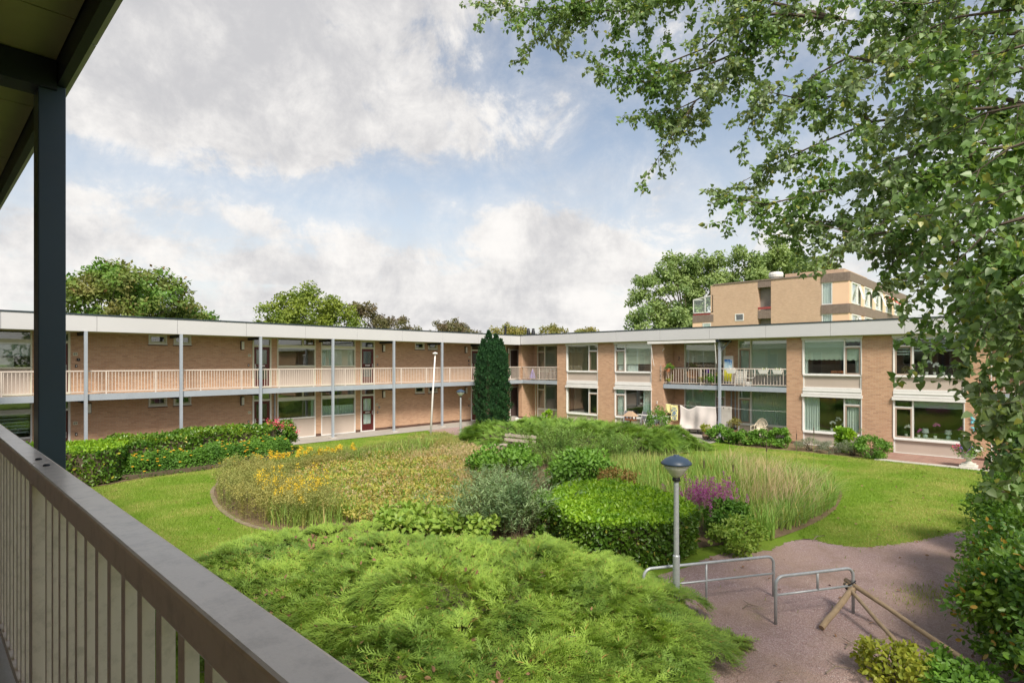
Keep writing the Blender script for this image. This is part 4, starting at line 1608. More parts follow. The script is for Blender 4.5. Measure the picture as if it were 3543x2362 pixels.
# corner rooms: window, peach panel, then the long side with tall windows
for k in range(4):
    z0, z1 = 8.99 - ST * k, 10.94 - ST * k
    f = holes_wall(FX, MB(), 14.60, 15.45, z0, z1, [(14.68, 15.38, z0 + .08, z1 - .08)], -.02, .1).build('window', 'white_paint', FB)
    FX.box(MB(), 14.68, 15.38, .03, .036, z0 + .08, z1 - .08).build('pane', 'glass', f)
    drape(FX, 14.68, 15.38, z0 + .08, z1 - .08, .14, .13, .03, k).build('curtain', 'curtain_white', f)
    FX.box(MB(), 13.32, 14.597, -.02, .08, z0 + .001, z1 - .001).build('infill_panel', 'peach_panel', FB)
    xs = [56.2, 60.5, 64.8, 69.1, 73.4, 77.7]
    hs = []
    for x in xs:
        hs += [(x + .1, x + 2.0, z0 + .12, z1 - .12), (x + 2.1, x + 2.9, z0 + .12, z1 - .12)]
    f = holes_wall(FY, MB(), 55.602, 81, z0 + .001, z1 - .001, [(x, x + 3.0, z0 + .04, z1 - .04) for x in xs], -.02, .2).build('infill_panel', 'peach_panel', FB)
    for x in xs:
        h2 = [(x + .1, x + 1.95, z0 + .14, z1 - .14), (x + 2.07, x + 2.9, z0 + .14, z1 - .14)]
        w = holes_wall(FY, MB(), x + .002, x + 2.998, z0 + .042, z1 - .042, h2, -.08, .1).build('window', 'white_paint', FB)
        for h in h2:
            FY.box(MB(), h[0], h[1], .02, .026, h[2], h[3]).build('pane', 'glass', w)
        drape(FY, h2[0][0], h2[0][1], h2[0][2], h2[0][3], .15, .2, .03, k).build('curtain', 'curtain_white', w)
        # open vent sash leaning out
        MB().bar((x + 2.5, 13.22, z1 - .2), (x + 2.5, 12.85, z0 + .5), .75, .04).build('vent_sash', 'white_paint', w)
# wind-screened roof terrace on the left end
z = 8.0
boards(FX, 25.37, 27.6, z, z + .72, -.02)
MB().box(55.62, 62, 25.67, 27.6, 0, 8.0).build('annex', 'peach_panel', FB)
f = holes_wall(FX, MB(), 25.62, 26.5, 6.3, 7.9, [(25.7, 26.42, 6.38, 7.82)], -.03, .01).build('window', 'white_paint', FB)
FX.box(MB(), 25.7, 26.42, -.012, -.006, 6.38, 7.82).build('pane', 'glass', f)
drape(FX, 25.7, 26.42, 6.38, 7.82, -.001, .12, .004, 3).build('curtain', 'curtain_white', f)
FX.box(MB(), 25.37, 27.55, .05, .10, z + .74, z + .92).build('rail', 'red_paint', FB)
mb = MB()
for s, h in ((27.5, 2.05), (26.25, 2.32), (25.45, 2.5)):
    FX.box(mb, s - .04, s + .04, .0, .06, z + .95, z + .95 + h * .68)
mb.bar((55.63, 27.54, z + 2.33), (55.63, 25.4, z + 2.66), .06, .09)
FX.box(mb, 25.4, 27.54, .0, .06, z + .93, z + 1.01)
mb.bar((55.63, 27.5, z + 2.33), (57.6, 27.5, z + 2.5), .06, .09)
ws = mb.build('wind_screen', 'white_paint', FB)
FX.box(MB(), 26.29, 27.46, .025, .031, z + 1.01, z + 2.32).build('pane', 'glass', ws)
FX.box(MB(), 25.49, 26.21, .025, .031, z + 1.01, z + 2.45).build('pane', 'glass', ws)
# red sun awnings let down on the long side
for (x, z0) in ((69.3, 9.9), (58.5, 6.9)):
    mb = MB()
    mb.sheet([[(x, 13.2, z0 + .9), (x + 2.6, 13.2, z0 + .9)], [(x, 12.2, z0), (x + 2.6, 12.2, z0)]])
    aw = mb.build('sun_awning', 'red_awning', FB)
    MB().tube([(x, 13.2, z0 + .1), (x, 12.2, z0)], .03, 6).tube([(x + 2.6, 13.2, z0 + .1), (x + 2.6, 12.2, z0)], .03, 6).build('awning_arm', 'white_paint', aw)
# stair head and roof fan
MB().box(63, 72, 15.5, 21, 11.6, 13.1).build('stair_head', 'brick_far', FB)
e = empty('roof_fan', (57.5, 20.0, 11.6), 'white round ventilator on the roof of the taller block', 'ventilator')
MB().lathe([(.45, 0), (.45, .45), (.62, .5), (.66, .75), (.6, .95), (.2, 1.02)], (57.5, 20.0, 11.6), 16).build('housing', 'white_plastic', e)

# ------------------------------------------------------------------ plants: tools
def clump_points(rg, blobs, K, n, rc, inner=.55):
    """leaf points on many small clumps spread through ellipsoid blobs; returns P, outward dir, clump centres"""
    vol = np.array([b[3] * b[4] * b[5] for b in blobs]) ** .67
    pick = rg.choice(len(blobs), K, p=vol / vol.sum())
    B = np.array(blobs)[pick]
    d = rdir(rg, K, .15)
    r = inner + (1 - inner) * rg.random(K) ** .55
    C = B[:, :3] + d * B[:, 3:6] * r[:, None]
    rcs = rc * rg.uniform(.6, 1.35, K)
    ci = rg.choice(K, n, p=rcs ** 2 / (rcs ** 2).sum())
    q = rdir(rg, n, .25)
    rr = rg.random(n) ** .45
    P = C[ci] + q * (rcs[ci] * rr)[:, None] * np.array((1, 1, .75))
    return P, nrm(q + .6 * d[ci]), C


def tree(name, base, blobs, n, size, m, label, cat='tree', seed=1, K=90, rc=.8, trunk=.25, bark='bark', tmpl=T_DIAM, limbs=26, group=None, inner=.5):
    rg = np.random.default_rng(seed)
    e = empty(name, base, label, cat, group)
    P, q, C = clump_points(rg, blobs, K, n, rc, inner)
    A = nrm(rdir(rg, n) + .5 * q + np.array((0, 0, -.35)))
    scatter('crown', m, P, A, q + .5 * rdir(rg, n), rg.uniform(.7, 1.3, n) * size, tmpl, e)
    mb = MB()
    b = Vector(base)
    top = Vector((np.mean([x[0] for x in blobs]), np.mean([x[1] for x in blobs]), max(x[2] for x in blobs)))
    fork = b.lerp(top, .32)
    fork.x, fork.y = b.x + (top.x - b.x) * .2, b.y + (top.y - b.y) * .2
    mb.tube([b, b.lerp(fork, .5) + Vector((trunk * .3, 0, 0)), fork, fork.lerp(top, .6), top], [trunk, trunk * .85, trunk * .7, trunk * .35, trunk * .08], 8)
    for k in range(min(limbs, len(C))):
        c = Vector(C[k])
        st = fork.lerp(top, rg.uniform(0, .55))
        mid = st.lerp(c, .5) + Vector((0, 0, .12 * (c - st).length))
        r0 = trunk * rg.uniform(.18, .38)
        mb.tube([st, mid, c], [r0, r0 * .6, r0 * .15], 5)
    mb.build('trunk', bark, e)
    return e


def bush(name, c, rad, n, size, m, label, cat='shrub', seed=1, K=40, rc=None, tmpl=T_OVAL, group=None, up=.0, droop=0., inner=.6, stems=14, bark='twig'):
    rg = np.random.default_rng(seed)
    e = empty(name, (c[0], c[1], 0), label, cat, group)
    rc = rc or .32 * (rad[0] + rad[1] + rad[2]) / 3
    P, q, C = clump_points(rg, [(c[0], c[1], c[2], *rad)], K, n, rc, inner)
    P[:, 2] = np.maximum(P[:, 2], .02)
    A = nrm(rdir(rg, n) * .8 + .6 * q + np.array((0, 0, up - droop)))
    scatter('foliage', m, P, A, q + .45 * rdir(rg, n), rg.uniform(.65, 1.3, n) * size, tmpl, e)
    if stems:
        mb = MB()
        for k in range(stems):
            t = Vector(C[k % len(C)])
            s = Vector((c[0] + rg.normal() * rad[0] * .15, c[1] + rg.normal() * rad[1] * .15, -.03))
            mb.tube([s, s.lerp(t, .5) + Vector((0, 0, .1)), t], [.014, .010, .004], 4)
        mb.build('stem', bark, e)
    return e


def mound_height(P2, poly, h, edge):
    d = poly_dist(P2, poly)
    t = np.clip(d / edge, 0, 1)
    return h * (1 - (1 - t) ** 2.2)


def juniper(name, poly, h, edge, n, size, m, label, seed, lift=.0, core_m='twig'):
    rg = np.random.default_rng(seed)
    cx, cy = np.mean([p[0] for p in poly]), np.mean([p[1] for p in poly])
    e = empty(name, (cx, cy, 0), label, 'shrub')

    def H(Q):
        return np.maximum(mound_height(Q, poly, h, edge) * (1 + .24 * vnoise(Q, 1.0, seed) + .20 * vnoise(Q, 2.4, seed + 1) + .14 * vnoise(Q, 6.0, seed + 2)), .02)
    # tiers: rows of branch tips that overlap like shingles
    P2 = poly_points(rg, n, poly)
    z = H(P2)
    tip = rg.random(n)
    P = np.concatenate([P2, (z * (1 - .34 * tip ** 2))[:, None]], 1)
    eps = .12
    gx = (H(P2 + (eps, 0)) - H(P2 - (eps, 0))) / (2 * eps)
    gy = (H(P2 + (0, eps)) - H(P2 - (0, eps))) / (2 * eps)
    Nn = nrm(np.stack([-gx, -gy, np.ones(n)], 1))
    out = np.stack([P2[:, 0] - cx, P2[:, 1] - cy, np.zeros(n)], 1)
    out = nrm(out) * .7 + np.concatenate([rg.normal(size=(n, 2)) * .6, np.zeros((n, 1))], 1) + np.stack([-gx, -gy, np.zeros(n)], 1) * .5
    # neighbouring sprays lie the same way
    ang = 1.2 * vnoise(P2, 1.6, seed + 5)
    ox = out[:, 0] * np.cos(ang) - out[:, 1] * np.sin(ang)
    oy = out[:, 0] * np.sin(ang) + out[:, 1] * np.cos(ang)
    A = nrm(np.stack([ox, oy, rg.uniform(.0, .7, n) + lift], 1))
    A = nrm(A - Nn * (A * Nn).sum(1, keepdims=True) * .6 + Nn * .25)
    # flat fans of branches that overlap like shelves, with gaps between them
    nf = n // 230
    F2 = poly_points(rg, nf, poly)
    fz = H(F2) * rg.uniform(.62, 1.12, nf) + rg.uniform(-.05, .10, nf)
    fo = nrm(np.stack([F2[:, 0] - cx, F2[:, 1] - cy], 1)) + rg.normal(size=(nf, 2)) * .55
    fo = nrm(fo)
    fl_ = rg.uniform(.55, 1.15, nf) * size * 3.6
    fi = rg.integers(0, nf, n)
    ft = rg.random(n) ** .8
    fs = rg.uniform(-1, 1, n)
    sd = np.stack([-fo[:, 1], fo[:, 0]], 1)
    F2p = F2[fi] + fo[fi] * (ft * fl_[fi])[:, None] + sd[fi] * (fs * fl_[fi] * .42 * np.sin(np.pi * np.clip(ft * .8 + .15, 0, 1)))[:, None]
    up_ = rg.uniform(.05, .30, nf)
    fzz = fz[fi] + fl_[fi] * (up_[fi] * ft - .42 * ft ** 2) - .10 * np.abs(fs) * fl_[fi] * .4
    use = rg.random(n) < .78
    inside = in_poly(F2p, poly) | (rg.random(n) < .6)
    use &= inside
    P = np.where(use[:, None], np.concatenate([F2p, np.maximum(fzz, .05)[:, None]], 1), P)
    da = fs * .75 + rg.normal(size=n) * .3
    fd = np.stack([fo[fi][:, 0] * np.cos(da) - fo[fi][:, 1] * np.sin(da), fo[fi][:, 0] * np.sin(da) + fo[fi][:, 1] * np.cos(da), up_[fi] - .7 * ft + rg.normal(size=n) * .22], 1)
    A = np.where(use[:, None], nrm(fd), A)
    Nn = np.where(use[:, None], nrm(np.stack([fo[fi][:, 0] * .25, fo[fi][:, 1] * .25, np.ones(n)], 1)), Nn)
    half = n // 3
    for i in range(3):
        sl = slice(i * half, (i + 1) * half)
        scatter('foliage', m, P[sl], A[sl], (Nn + .30 * rdir(rg, n))[sl], (rg.uniform(.7, 1.3, n) * size)[sl], spray_tmpl(6, seed + i), e)
    k = n // 20
    i = rg.choice(n, k)
    scatter('dead_sprays', 'leaf_redbrown', P[i] - Nn[i] * .04, A[i], (Nn + .5 * rdir(rg, n))[i], (rg.uniform(.5, 1.0, n) * size)[i], spray_tmpl(5, seed + 7), e)
    # inner mass of twigs
    gx_ = np.arange(min(p[0] for p in poly), max(p[0] for p in poly) + .3, .3)
    gy_ = np.arange(min(p[1] for p in poly), max(p[1] for p in poly) + .3, .3)
    X, Y = np.meshgrid(gx_, gy_, indexing='ij')
    Q = np.stack([X.ravel(), Y.ravel()], 1)
    ins = in_poly(Q, poly)
    Z = np.where(ins, H(Q) * .72 - .12, -.3)
    V = np.concatenate([Q, Z[:, None]], 1)
    idx = np.arange(len(Q)).reshape(X.shape)
    a, b, c, d = idx[:-1, :-1].ravel(), idx[1:, :-1].ravel(), idx[1:, 1:].ravel(), idx[:-1, 1:].ravel()
    ok = ins[a] | ins[b] | ins[c] | ins[d]
    T = np.concatenate([np.stack([a, b, c], 1)[ok], np.stack([a, c, d], 1)[ok]])
    tri_mesh('branch_mass', V, T, core_m, e)
    # bare branches that show between the sprays
    mb = MB()
    for k in range(40):
        p = poly_points(rg, 1, poly)
        z0 = float(H(p)[0])
        p = Vector((p[0][0], p[0][1], z0 - .08))
        o = Vector((p.x - cx, p.y - cy, 0)).normalized()
        q1 = p + o * rg.uniform(.2, .5) + Vector((0, 0, .10))
        mb.tube([p - o * .3 - Vector((0, 0, .1)), p, q1], [.012, .009, .003], 4)
    tag(mb.build('branches', 'bark_pale', e), kind='stuff')
    return e


def hedge(name, poly, h, n_side, n_top, size, m_side, m_top, label, seed, wob=.05, tmpl=T_OVAL, z0=.05):
    rg = np.random.default_rng(seed)
    cx, cy = np.mean([p[0] for p in poly]), np.mean([p[1] for p in poly])
    e = empty(name, (cx, cy, 0), label, 'hedge')
    # sides
    segs = [(np.array(poly[i]), np.array(poly[(i + 1) % len(poly)])) for i in range(len(poly))]
    L = np.array([np.linalg.norm(b - a) for a, b in segs])
    k = rg.choice(len(segs), n_side, p=L / L.sum())
    t = rg.random(n_side)
    a = np.array([s[0] for s in segs])[k]
    b = np.array([s[1] for s in segs])[k]
    P2 = a + (b - a) * t[:, None]
    tn = nrm(b - a)
    area = sum(poly[i][0] * poly[(i + 1) % len(poly)][1] - poly[(i + 1) % len(poly)][0] * poly[i][1] for i in range(len(poly)))
    sg = 1 if area > 0 else -1
    Nr = np.stack([tn[:, 1] * sg, -tn[:, 0] * sg, np.zeros(n_side)], 1)
    z = z0 + (h - z0) * rg.random(n_side)
    P = np.concatenate([P2, z[:, None]], 1)
    P += Nr * (wob * vnoise(P, 2.5, seed) + rg.uniform(-.10, .04, n_side))[:, None]
    A = nrm(rdir(rg, n_side) * .9 + Nr * .5 + np.array((0, 0, .1)))
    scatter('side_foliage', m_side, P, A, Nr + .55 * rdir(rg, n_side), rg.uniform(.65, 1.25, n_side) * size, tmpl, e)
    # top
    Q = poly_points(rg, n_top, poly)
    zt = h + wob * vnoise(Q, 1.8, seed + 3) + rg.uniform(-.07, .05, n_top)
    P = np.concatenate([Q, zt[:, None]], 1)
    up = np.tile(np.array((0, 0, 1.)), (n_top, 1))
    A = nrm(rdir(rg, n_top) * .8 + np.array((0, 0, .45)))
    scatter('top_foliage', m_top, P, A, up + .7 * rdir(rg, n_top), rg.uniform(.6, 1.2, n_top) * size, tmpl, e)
    # twigs inside
    c = np.array((cx, cy))
    inner = [tuple(c + (np.array(p) - c) * (1 - .10 / max(.2, np.linalg.norm(np.array(p) - c)))) for p in poly]
    if area < 0:
        inner = inner[::-1]
    MB().prism(inner, .05, h - .10).build('branch_mass', 'twig', e)
    return e


def blades(name, P2, hgt, lean, width, m, seed, z=0., segs=3, parent=None, bend=.5, direction=None, spread=1.):
    """grass or reed blades, each a strip that bends over"""
    rg = np.random.default_rng(seed)
    n = len(P2)
    ang = rg.uniform(0, 6.283, n)
    dirx = np.stack([np.cos(ang), np.sin(ang)], 1) * spread
    if direction is not None:
        dirx = dirx + np.array(direction)
    side = nrm(np.stack([-dirx[:, 1], dirx[:, 0], np.zeros(n)], 1))
    H = np.asarray(hgt) * rg.uniform(.6, 1.2, n) * (1 + .22 * vnoise(P2, 1.3, seed) + .12 * vnoise(P2, 3.5, seed + 9))
    le = lean * rg.uniform(.3, 1.3, n) * H
    pts = []
    for s in range(segs + 1):
        t = s / segs
        off = dirx * (le * t ** 1.8)[:, None]
        zz = z + H * (t - bend * .5 * t ** 3 * np.minimum(1, le / H))
        c = np.concatenate([P2 + off, zz[:, None]], 1)
        w = width * (1 - t ** 1.6) * rg.uniform(.7, 1.2)
        if s < segs:
            pts += [c - side * w, c + side * w]
        else:
            pts += [c]
    V = np.stack(pts, 1).reshape(-1, 3)
    k = 2 * segs + 1
    tf = []
    for s in range(segs - 1):
        a = 2 * s
        tf += [(a, a + 1, a + 3), (a, a + 3, a + 2)]
    a = 2 * (segs - 1)
    tf += [(a, a + 1, a + 2)]
    T = np.array(tf)[None] + (np.arange(n) * k)[:, None, None]
    return tri_mesh(name, V, T.reshape(-1, 3), m, parent)


def herb_stand(name, P2, hgt, m_leaf, m_top, seed, label, leaf=.085, nleaf=16, ntop=18, topfrac=.18, parent=None, lean=.12, top_size=.05, stem_m=None, top_prob=1., spread=1.):
    """upright leafy stems with flowering tops"""
    rg = np.random.default_rng(seed)
    n = len(P2)
    H = np.asarray(hgt) * rg.uniform(.72, 1.15, n) * (1 + .16 * vnoise(P2, 1.6, seed))
    ln = rg.normal(size=(n, 2)) * lean
    base = np.concatenate([P2, np.zeros((n, 1))], 1)
    axis = np.concatenate([ln, np.ones((n, 1))], 1)
    e = parent or tag(empty(name, (float(P2[:, 0].mean()), float(P2[:, 1].mean()), 0)), label, 'plants', kind='stuff')
    # leaves
    i = np.repeat(np.arange(n), nleaf)
    t = rg.uniform(.12, .93, n * nleaf)
    P = base[i] + axis[i] * (H[i] * t)[:, None]
    a = rg.uniform(0, 6.283, len(i))
    A = np.stack([np.cos(a), np.sin(a), rg.uniform(.0, .9, len(i))], 1)
    scatter('leaves', m_leaf, P, A, np.array((0, 0, 1.)) + .5 * rdir(rg, len(i)), rg.uniform(.6, 1.25, len(i)) * leaf * (1.25 - .6 * t), T_LANCE, e)
    # stems
    tm = (np.array([(0, .006, 0), (0, -.006, 0), (1, 0, 0)]), np.array([(0, 1, 2)]))
    scatter('stems', stem_m or m_leaf, base, axis, rdir(rg, n), H, tm, e)
    # tops
    has = np.nonzero(rg.random(n) < top_prob)[0]
    if ntop and len(has):
        i = np.repeat(has, ntop)
        t = 1 - topfrac * rg.random(len(i)) ** 1.3
        P = base[i] + axis[i] * (H[i] * t)[:, None] + rg.normal(size=(len(i), 3)) * np.array((.035, .035, .015)) * spread * (1.6 - t)[:, None] * 1.6
        tag(scatter('flower_heads', m_top, P, rdir(rg, len(i), .4), rdir(rg, len(i)), rg.uniform(.6, 1.3, len(i)) * top_size, T_DIAM, e), kind='stuff')
    return e


# ------------------------------------------------------------------ trees beyond the roofs
tree('maple_tree', (8.0, 46, 0), [(9.1, 45, 7.7, 2.4, 2.8, 2.7), (11.8, 46, 7.6, 2.5, 2.8, 2.4), (14.0, 47, 6.4, 2.0, 2.4, 1.8), (8.0, 45, 7.0, 1.7, 2.2, 2.4)],
     20000, .26, 'leaf_maple', 'broad maple with green and russet leaves behind the roof at far left', seed=3, K=210, rc=.75, trunk=.3)
tree('tree', (25.0, 52, 0), [(24.6, 52, 7.8, 2.7, 3.0, 2.9), (26.8, 52, 8.1, 2.6, 2.8, 3.0), (28.8, 51, 7.0, 2.2, 2.4, 2.3), (23.4, 52, 6.8, 1.9, 2.2, 2.0)],
     16000, .27, 'leaf_robinia', 'yellow green feathery tree behind the gallery wing, middle of the roof', seed=4, K=170, rc=.75, trunk=.28)
tree('tree', (34.0, 53, 0), [(32.8, 53, 8.0, 2.4, 2.4, 2.4), (35.2, 52, 7.2, 2.4, 2.4, 1.9), (37.8, 52, 6.4, 1.8, 2, 1.4)],
     9000, .24, 'leaf_dark', 'dark olive brown tree just right of the yellow green tree', seed=5, K=110, rc=.6, trunk=.22)
tree('tree', (42.5, 50, 0), [(41.8, 50, 7.2, 2.1, 2, 1.7), (44.0, 50, 6.9, 1.8, 2, 1.4)], 6000, .22, 'leaf_dark', 'small round olive tree above the roof left of the yew', seed=6, K=70, rc=.5, trunk=.18)
tree('tree', (56, 53, 0), [(54.5, 53, 7.0, 3.0, 2, 1.8), (57.5, 53, 6.8, 2.4, 2, 1.5)], 5000, .28, 'leaf_tan', 'yellowing tree top over the corner behind the tall flue', seed=7, K=70, rc=.6, trunk=.2)
tree('tree', (62, 50, 0), [(61, 50.5, 7.2, 2.6, 2, 1.7), (65, 48, 7.0, 3, 2, 1.6), (69, 45.5, 6.6, 3, 2, 1.3)], 7000, .28, 'leaf_tan', 'yellow green tree tops over the roof right of the paired flues', seed=8, K=90, rc=.6, trunk=.2)
tree('poplar_tree', (77, 38, 0), [(72.0, 42.5, 9, 3.2, 3.2, 7.5), (75.5, 40.0, 12, 3.8, 3.6, 8.0), (79.5, 37.5, 13, 3.6, 3.6, 7.4), (76, 39, 7, 5, 4.5, 5.5)],
     42000, .40, 'leaf_poplar_far', 'tall grey green poplar left of the taller brick block', seed=9, K=340, rc=1.0, trunk=.5, bark='bark_pale', limbs=50, inner=.4)
tree('poplar_tree', (86, 33, 0), [(84.5, 34.5, 14, 3.6, 3.6, 7.2), (89.0, 31.5, 15.0, 3.8, 3.6, 7.0), (93.5, 29.0, 14.5, 3.6, 3.6, 6.4), (96.5, 26.8, 13.5, 3.0, 3, 5.8)],
     36000, .42, 'leaf_poplar_far', 'tall poplar group rising behind the flat roof of the taller block', seed=10, K=260, rc=1.05, trunk=.5, bark='bark_pale', limbs=40, inner=.4)

# ------------------------------------------------------------------ columnar yew
rg = np.random.default_rng(21)
yw = empty('yew_tree', (24.9, 25.7, 0), 'dark green columnar yew with several pointed tops in the inner corner', 'tree')
n = 34000
cols = [(24.80, 25.80, 5.82, .52), (25.12, 25.50, 5.62, .50), (25.38, 25.28, 5.30, .42), (24.52, 26.02, 5.30, .44), (24.98, 25.40, 5.20, .50), (24.46, 26.10, 4.7, .40), (25.48, 25.18, 4.8, .42), (24.62, 25.62, 5.1, .50), (25.22, 25.28, 5.1, .48)]
ci = rg.choice(len(cols), n, p=np.array([c[2] * c[3] for c in cols]) / sum(c[2] * c[3] for c in cols))
cc = np.array(cols)[ci]
t = rg.random(n)
prof = np.minimum(1, (t * 1.9 + .62)) * (1 - t ** 4.5) ** .85
a = rg.uniform(0, 6.283, n)
lump = 1 + .34 * np.sin(t * cc[:, 2] * 9 + a * 3 + ci * 2) * np.sin(a * 2 + t * 13)
rr = cc[:, 3] * prof * lump * (.70 + .36 * rg.random(n) ** .8)
P = np.stack([cc[:, 0] + rr * np.cos(a), cc[:, 1] + rr * np.sin(a), .05 + t * cc[:, 2]], 1)
q = np.stack([np.cos(a), np.sin(a), .3 * np.ones(n)], 1)
A = nrm(q * .55 + np.array((0, 0, .9)) + .5 * rdir(rg, n))
scatter('foliage', 'leaf_yew', P, A, q + .5 * rdir(rg, n), rg.uniform(.07, .17, n), T_DIAM, yw)
mb = MB()
for c in cols:
    mb.lathe([(.12, 0), (c[3] * .40, .5), (c[3] * .42, c[2] * .5), (c[3] * .2, c[2] * .8), (.02, c[2] * .9)], (c[0], c[1], 0), 8)
mb.build('branch_mass', 'twig', yw)

# ------------------------------------------------------------------ junipers
JUN = smooth_poly([(3.0, 11.0), (4.2, 11.9), (5.2, 12.1), (6.4, 11.6), (7.0, 10.4), (7.5, 9.1), (8.3, 8.3), (8.75, 7.2), (8.9, 6.0), (8.95, 5.2), (8.35, 4.3), (7.45, 3.6), (6.45, 3.0), (5.0, 2.6), (3.4, 3.4), (2.9, 5.5), (2.7, 9)], 3)
juniper('juniper_shrub', JUN, .58, 1.3, 46000, .225, 'leaf_juniper', 'large spreading bright green juniper below the handrail in the foreground', 31)
JF = smooth_poly([(18.9, 21.6), (18.6, 20.0), (18.9, 18.5), (19.2, 17.0), (19.6, 15.0), (21.2, 12.9), (23.2, 11.9), (25.0, 12.4), (26.4, 14.2), (26.4, 18), (25.6, 21), (23.2, 22.6), (20.6, 22.6)], 3)
juniper('juniper_shrub', JF, .74, 1.2, 17000, .34, 'leaf_juniper_far', 'long mounded juniper behind the weathered bench', 41)

# ------------------------------------------------------------------ clipped hedges
HB = smooth_poly([(9.35, 7.5), (9.15, 6.75), (9.6, 5.95), (10.5, 5.55), (11.6, 5.7), (12.3, 6.5), (12.75, 8.3), (12.2, 9.1), (11.4, 9.25), (10.3, 8.6)], 2)
hedge('clipped_hedge', HB, .84, 11000, 15000, .085, 'leaf_hedge', 'leaf_hedge_top', 'broad clipped cherry laurel block with bright flat top behind the near lamp', 51, .03)  # sides darker, top brighter: shade and light put into the leaf colours
HL = smooth_poly([(-1.2, 25.6), (-1.2, 23.3), (2.6, 23.2), (4.1, 22.5), (4.9, 23.0), (5.3, 24.0), (5.0, 25.4), (2, 25.8)], 2)
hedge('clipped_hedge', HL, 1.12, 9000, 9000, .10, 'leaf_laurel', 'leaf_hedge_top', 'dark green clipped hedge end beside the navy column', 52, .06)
HM = smooth_poly([(5.2, 23.8), (7.0, 24.0), (9.5, 24.5), (11.2, 25.0), (11.3, 26.2), (9.0, 26.4), (6, 26.2), (5.0, 25.6)], 2)
hedge('clipped_hedge', HM, 1.12, 8000, 6500, .12, 'leaf_laurel', 'leaf_laurel', 'long laurel hedge in front of the gallery wing wall', 53, .12)
# low flowering ground shrub in front of it
rg = np.random.default_rng(54)
HYP = smooth_poly([(4.9, 23.0), (6.5, 22.95), (8.4, 23.05), (10.6, 23.55), (11.6, 24.3), (11.3, 25.1), (9.5, 24.7), (7, 24.2), (5.3, 24.1)], 2)
hy = empty('rose_of_sharon', (8, 23.7, 0), 'low green shrub dotted with yellow flowers along the hedge foot', 'shrub')
Q = poly_points(rg, 15000, HYP)
hh = mound_height(Q, HYP, .72, .5) * (1 + .25 * vnoise(Q, 2.2, 3))
P = np.concatenate([Q, (hh * rg.uniform(.55, 1.05, len(Q)))[:, None]], 1)
scatter('foliage', 'leaf_soft', P, rdir(rg, len(Q), .3), np.array((0, -.35, 1.)) + .6 * rdir(rg, len(Q)), rg.uniform(.05, .10, len(Q)), T_OVAL, hy)
Q = poly_points(rg, 120, HYP)
hh = mound_height(Q, HYP, .72, .5) * (1 + .25 * vnoise(Q, 2.2, 3)) + .03
c = np.concatenate([Q, hh[:, None]], 1)
i = np.repeat(np.arange(len(c)), 5)
a = np.tile(np.arange(5) * 1.2566, len(c)) + np.repeat(rg.uniform(0, 6, len(c)), 5)
A = np.stack([np.cos(a), np.sin(a) - .25, .35 * np.ones(len(a))], 1)
scatter('flowers', 'flower_yellow', c[i], A, np.tile(np.array((0, -.5, 1.)), (len(i), 1)), np.full(len(i), .055), T_OVAL, hy)
MB().prism(HYP[::-1] if sum(HYP[k][0] * HYP[(k + 1) % len(HYP)][1] - HYP[(k + 1) % len(HYP)][0] * HYP[k][1] for k in range(len(HYP))) < 0 else HYP, 0, .14).build('branch_mass', 'twig', hy)
bs = bush('hydrangea', (11.35, 25.3, .62), (.75, .7, .72), 4200, .12, 'leaf_laurel', 'dark leaved hydrangea with pink flower heads at the hedge end', seed=55, K=45)
rg = np.random.default_rng(56)
fl = []
for (x, y, z) in ((10.95, 24.75, 1.30), (11.2, 24.65, 1.20), (11.6, 24.7, 1.12), (11.05, 24.9, 1.42), (10.8, 25.0, 1.38), (12.0, 25.0, .85)):
    q_ = np.array((x, y, z)) + rg.normal(size=(45, 3)) * .065
    scatter('flower_head', 'flower_pink', q_, rdir(rg, 45), rdir(rg, 45, .4), np.full(45, .055), T_OVAL, bs)

# ------------------------------------------------------------------ the overgrown pond
BED = smooth_poly([(7.4, 13.5), (8.0, 17.5), (10.2, 19.4), (13.5, 20.0), (16.2, 19.8), (16.2, 17.0), (14.2, 14.0), (11.8, 11.8), (9.6, 10.2), (7.8, 11.2)], 3)
rg = np.random.default_rng(61)
n = 42000
Q = poly_points(rg, n, BED)
hz = .16 + .14 * (1 + vnoise(Q, 1.4, 6)) * rg.random(n)
P = np.concatenate([Q, hz[:, None]], 1)
o = scatter('withered_plants', 'leaf_bed', P, rdir(rg, n, .25), np.array((0, 0, 1.)) + .8 * rdir(rg, n), rg.uniform(.05, .11, n), T_OVAL)
tag(o, 'yellowed and browning low water plants filling the dry pond', 'plants', kind='stuff')
Q = poly_points(rg, 1500, smooth_poly([(7.4, 11.4), (8.2, 12.2), (9.0, 11.6), (9.0, 10.4), (8.4, 9.6), (7.7, 10.4)], 3))
n = len(Q)
P = np.concatenate([Q, rg.uniform(.2, .42, n)[:, None]], 1)
tag(scatter('broad_leaves', 'leaf_bedgreen', P, rdir(rg, n, .1), np.array((0, 0, 1.)) + .5 * rdir(rg, n), rg.uniform(.12, .2, n), T_OVAL), 'patch of larger green leaves at the near end of the pond bed', 'plants', kind='stuff')

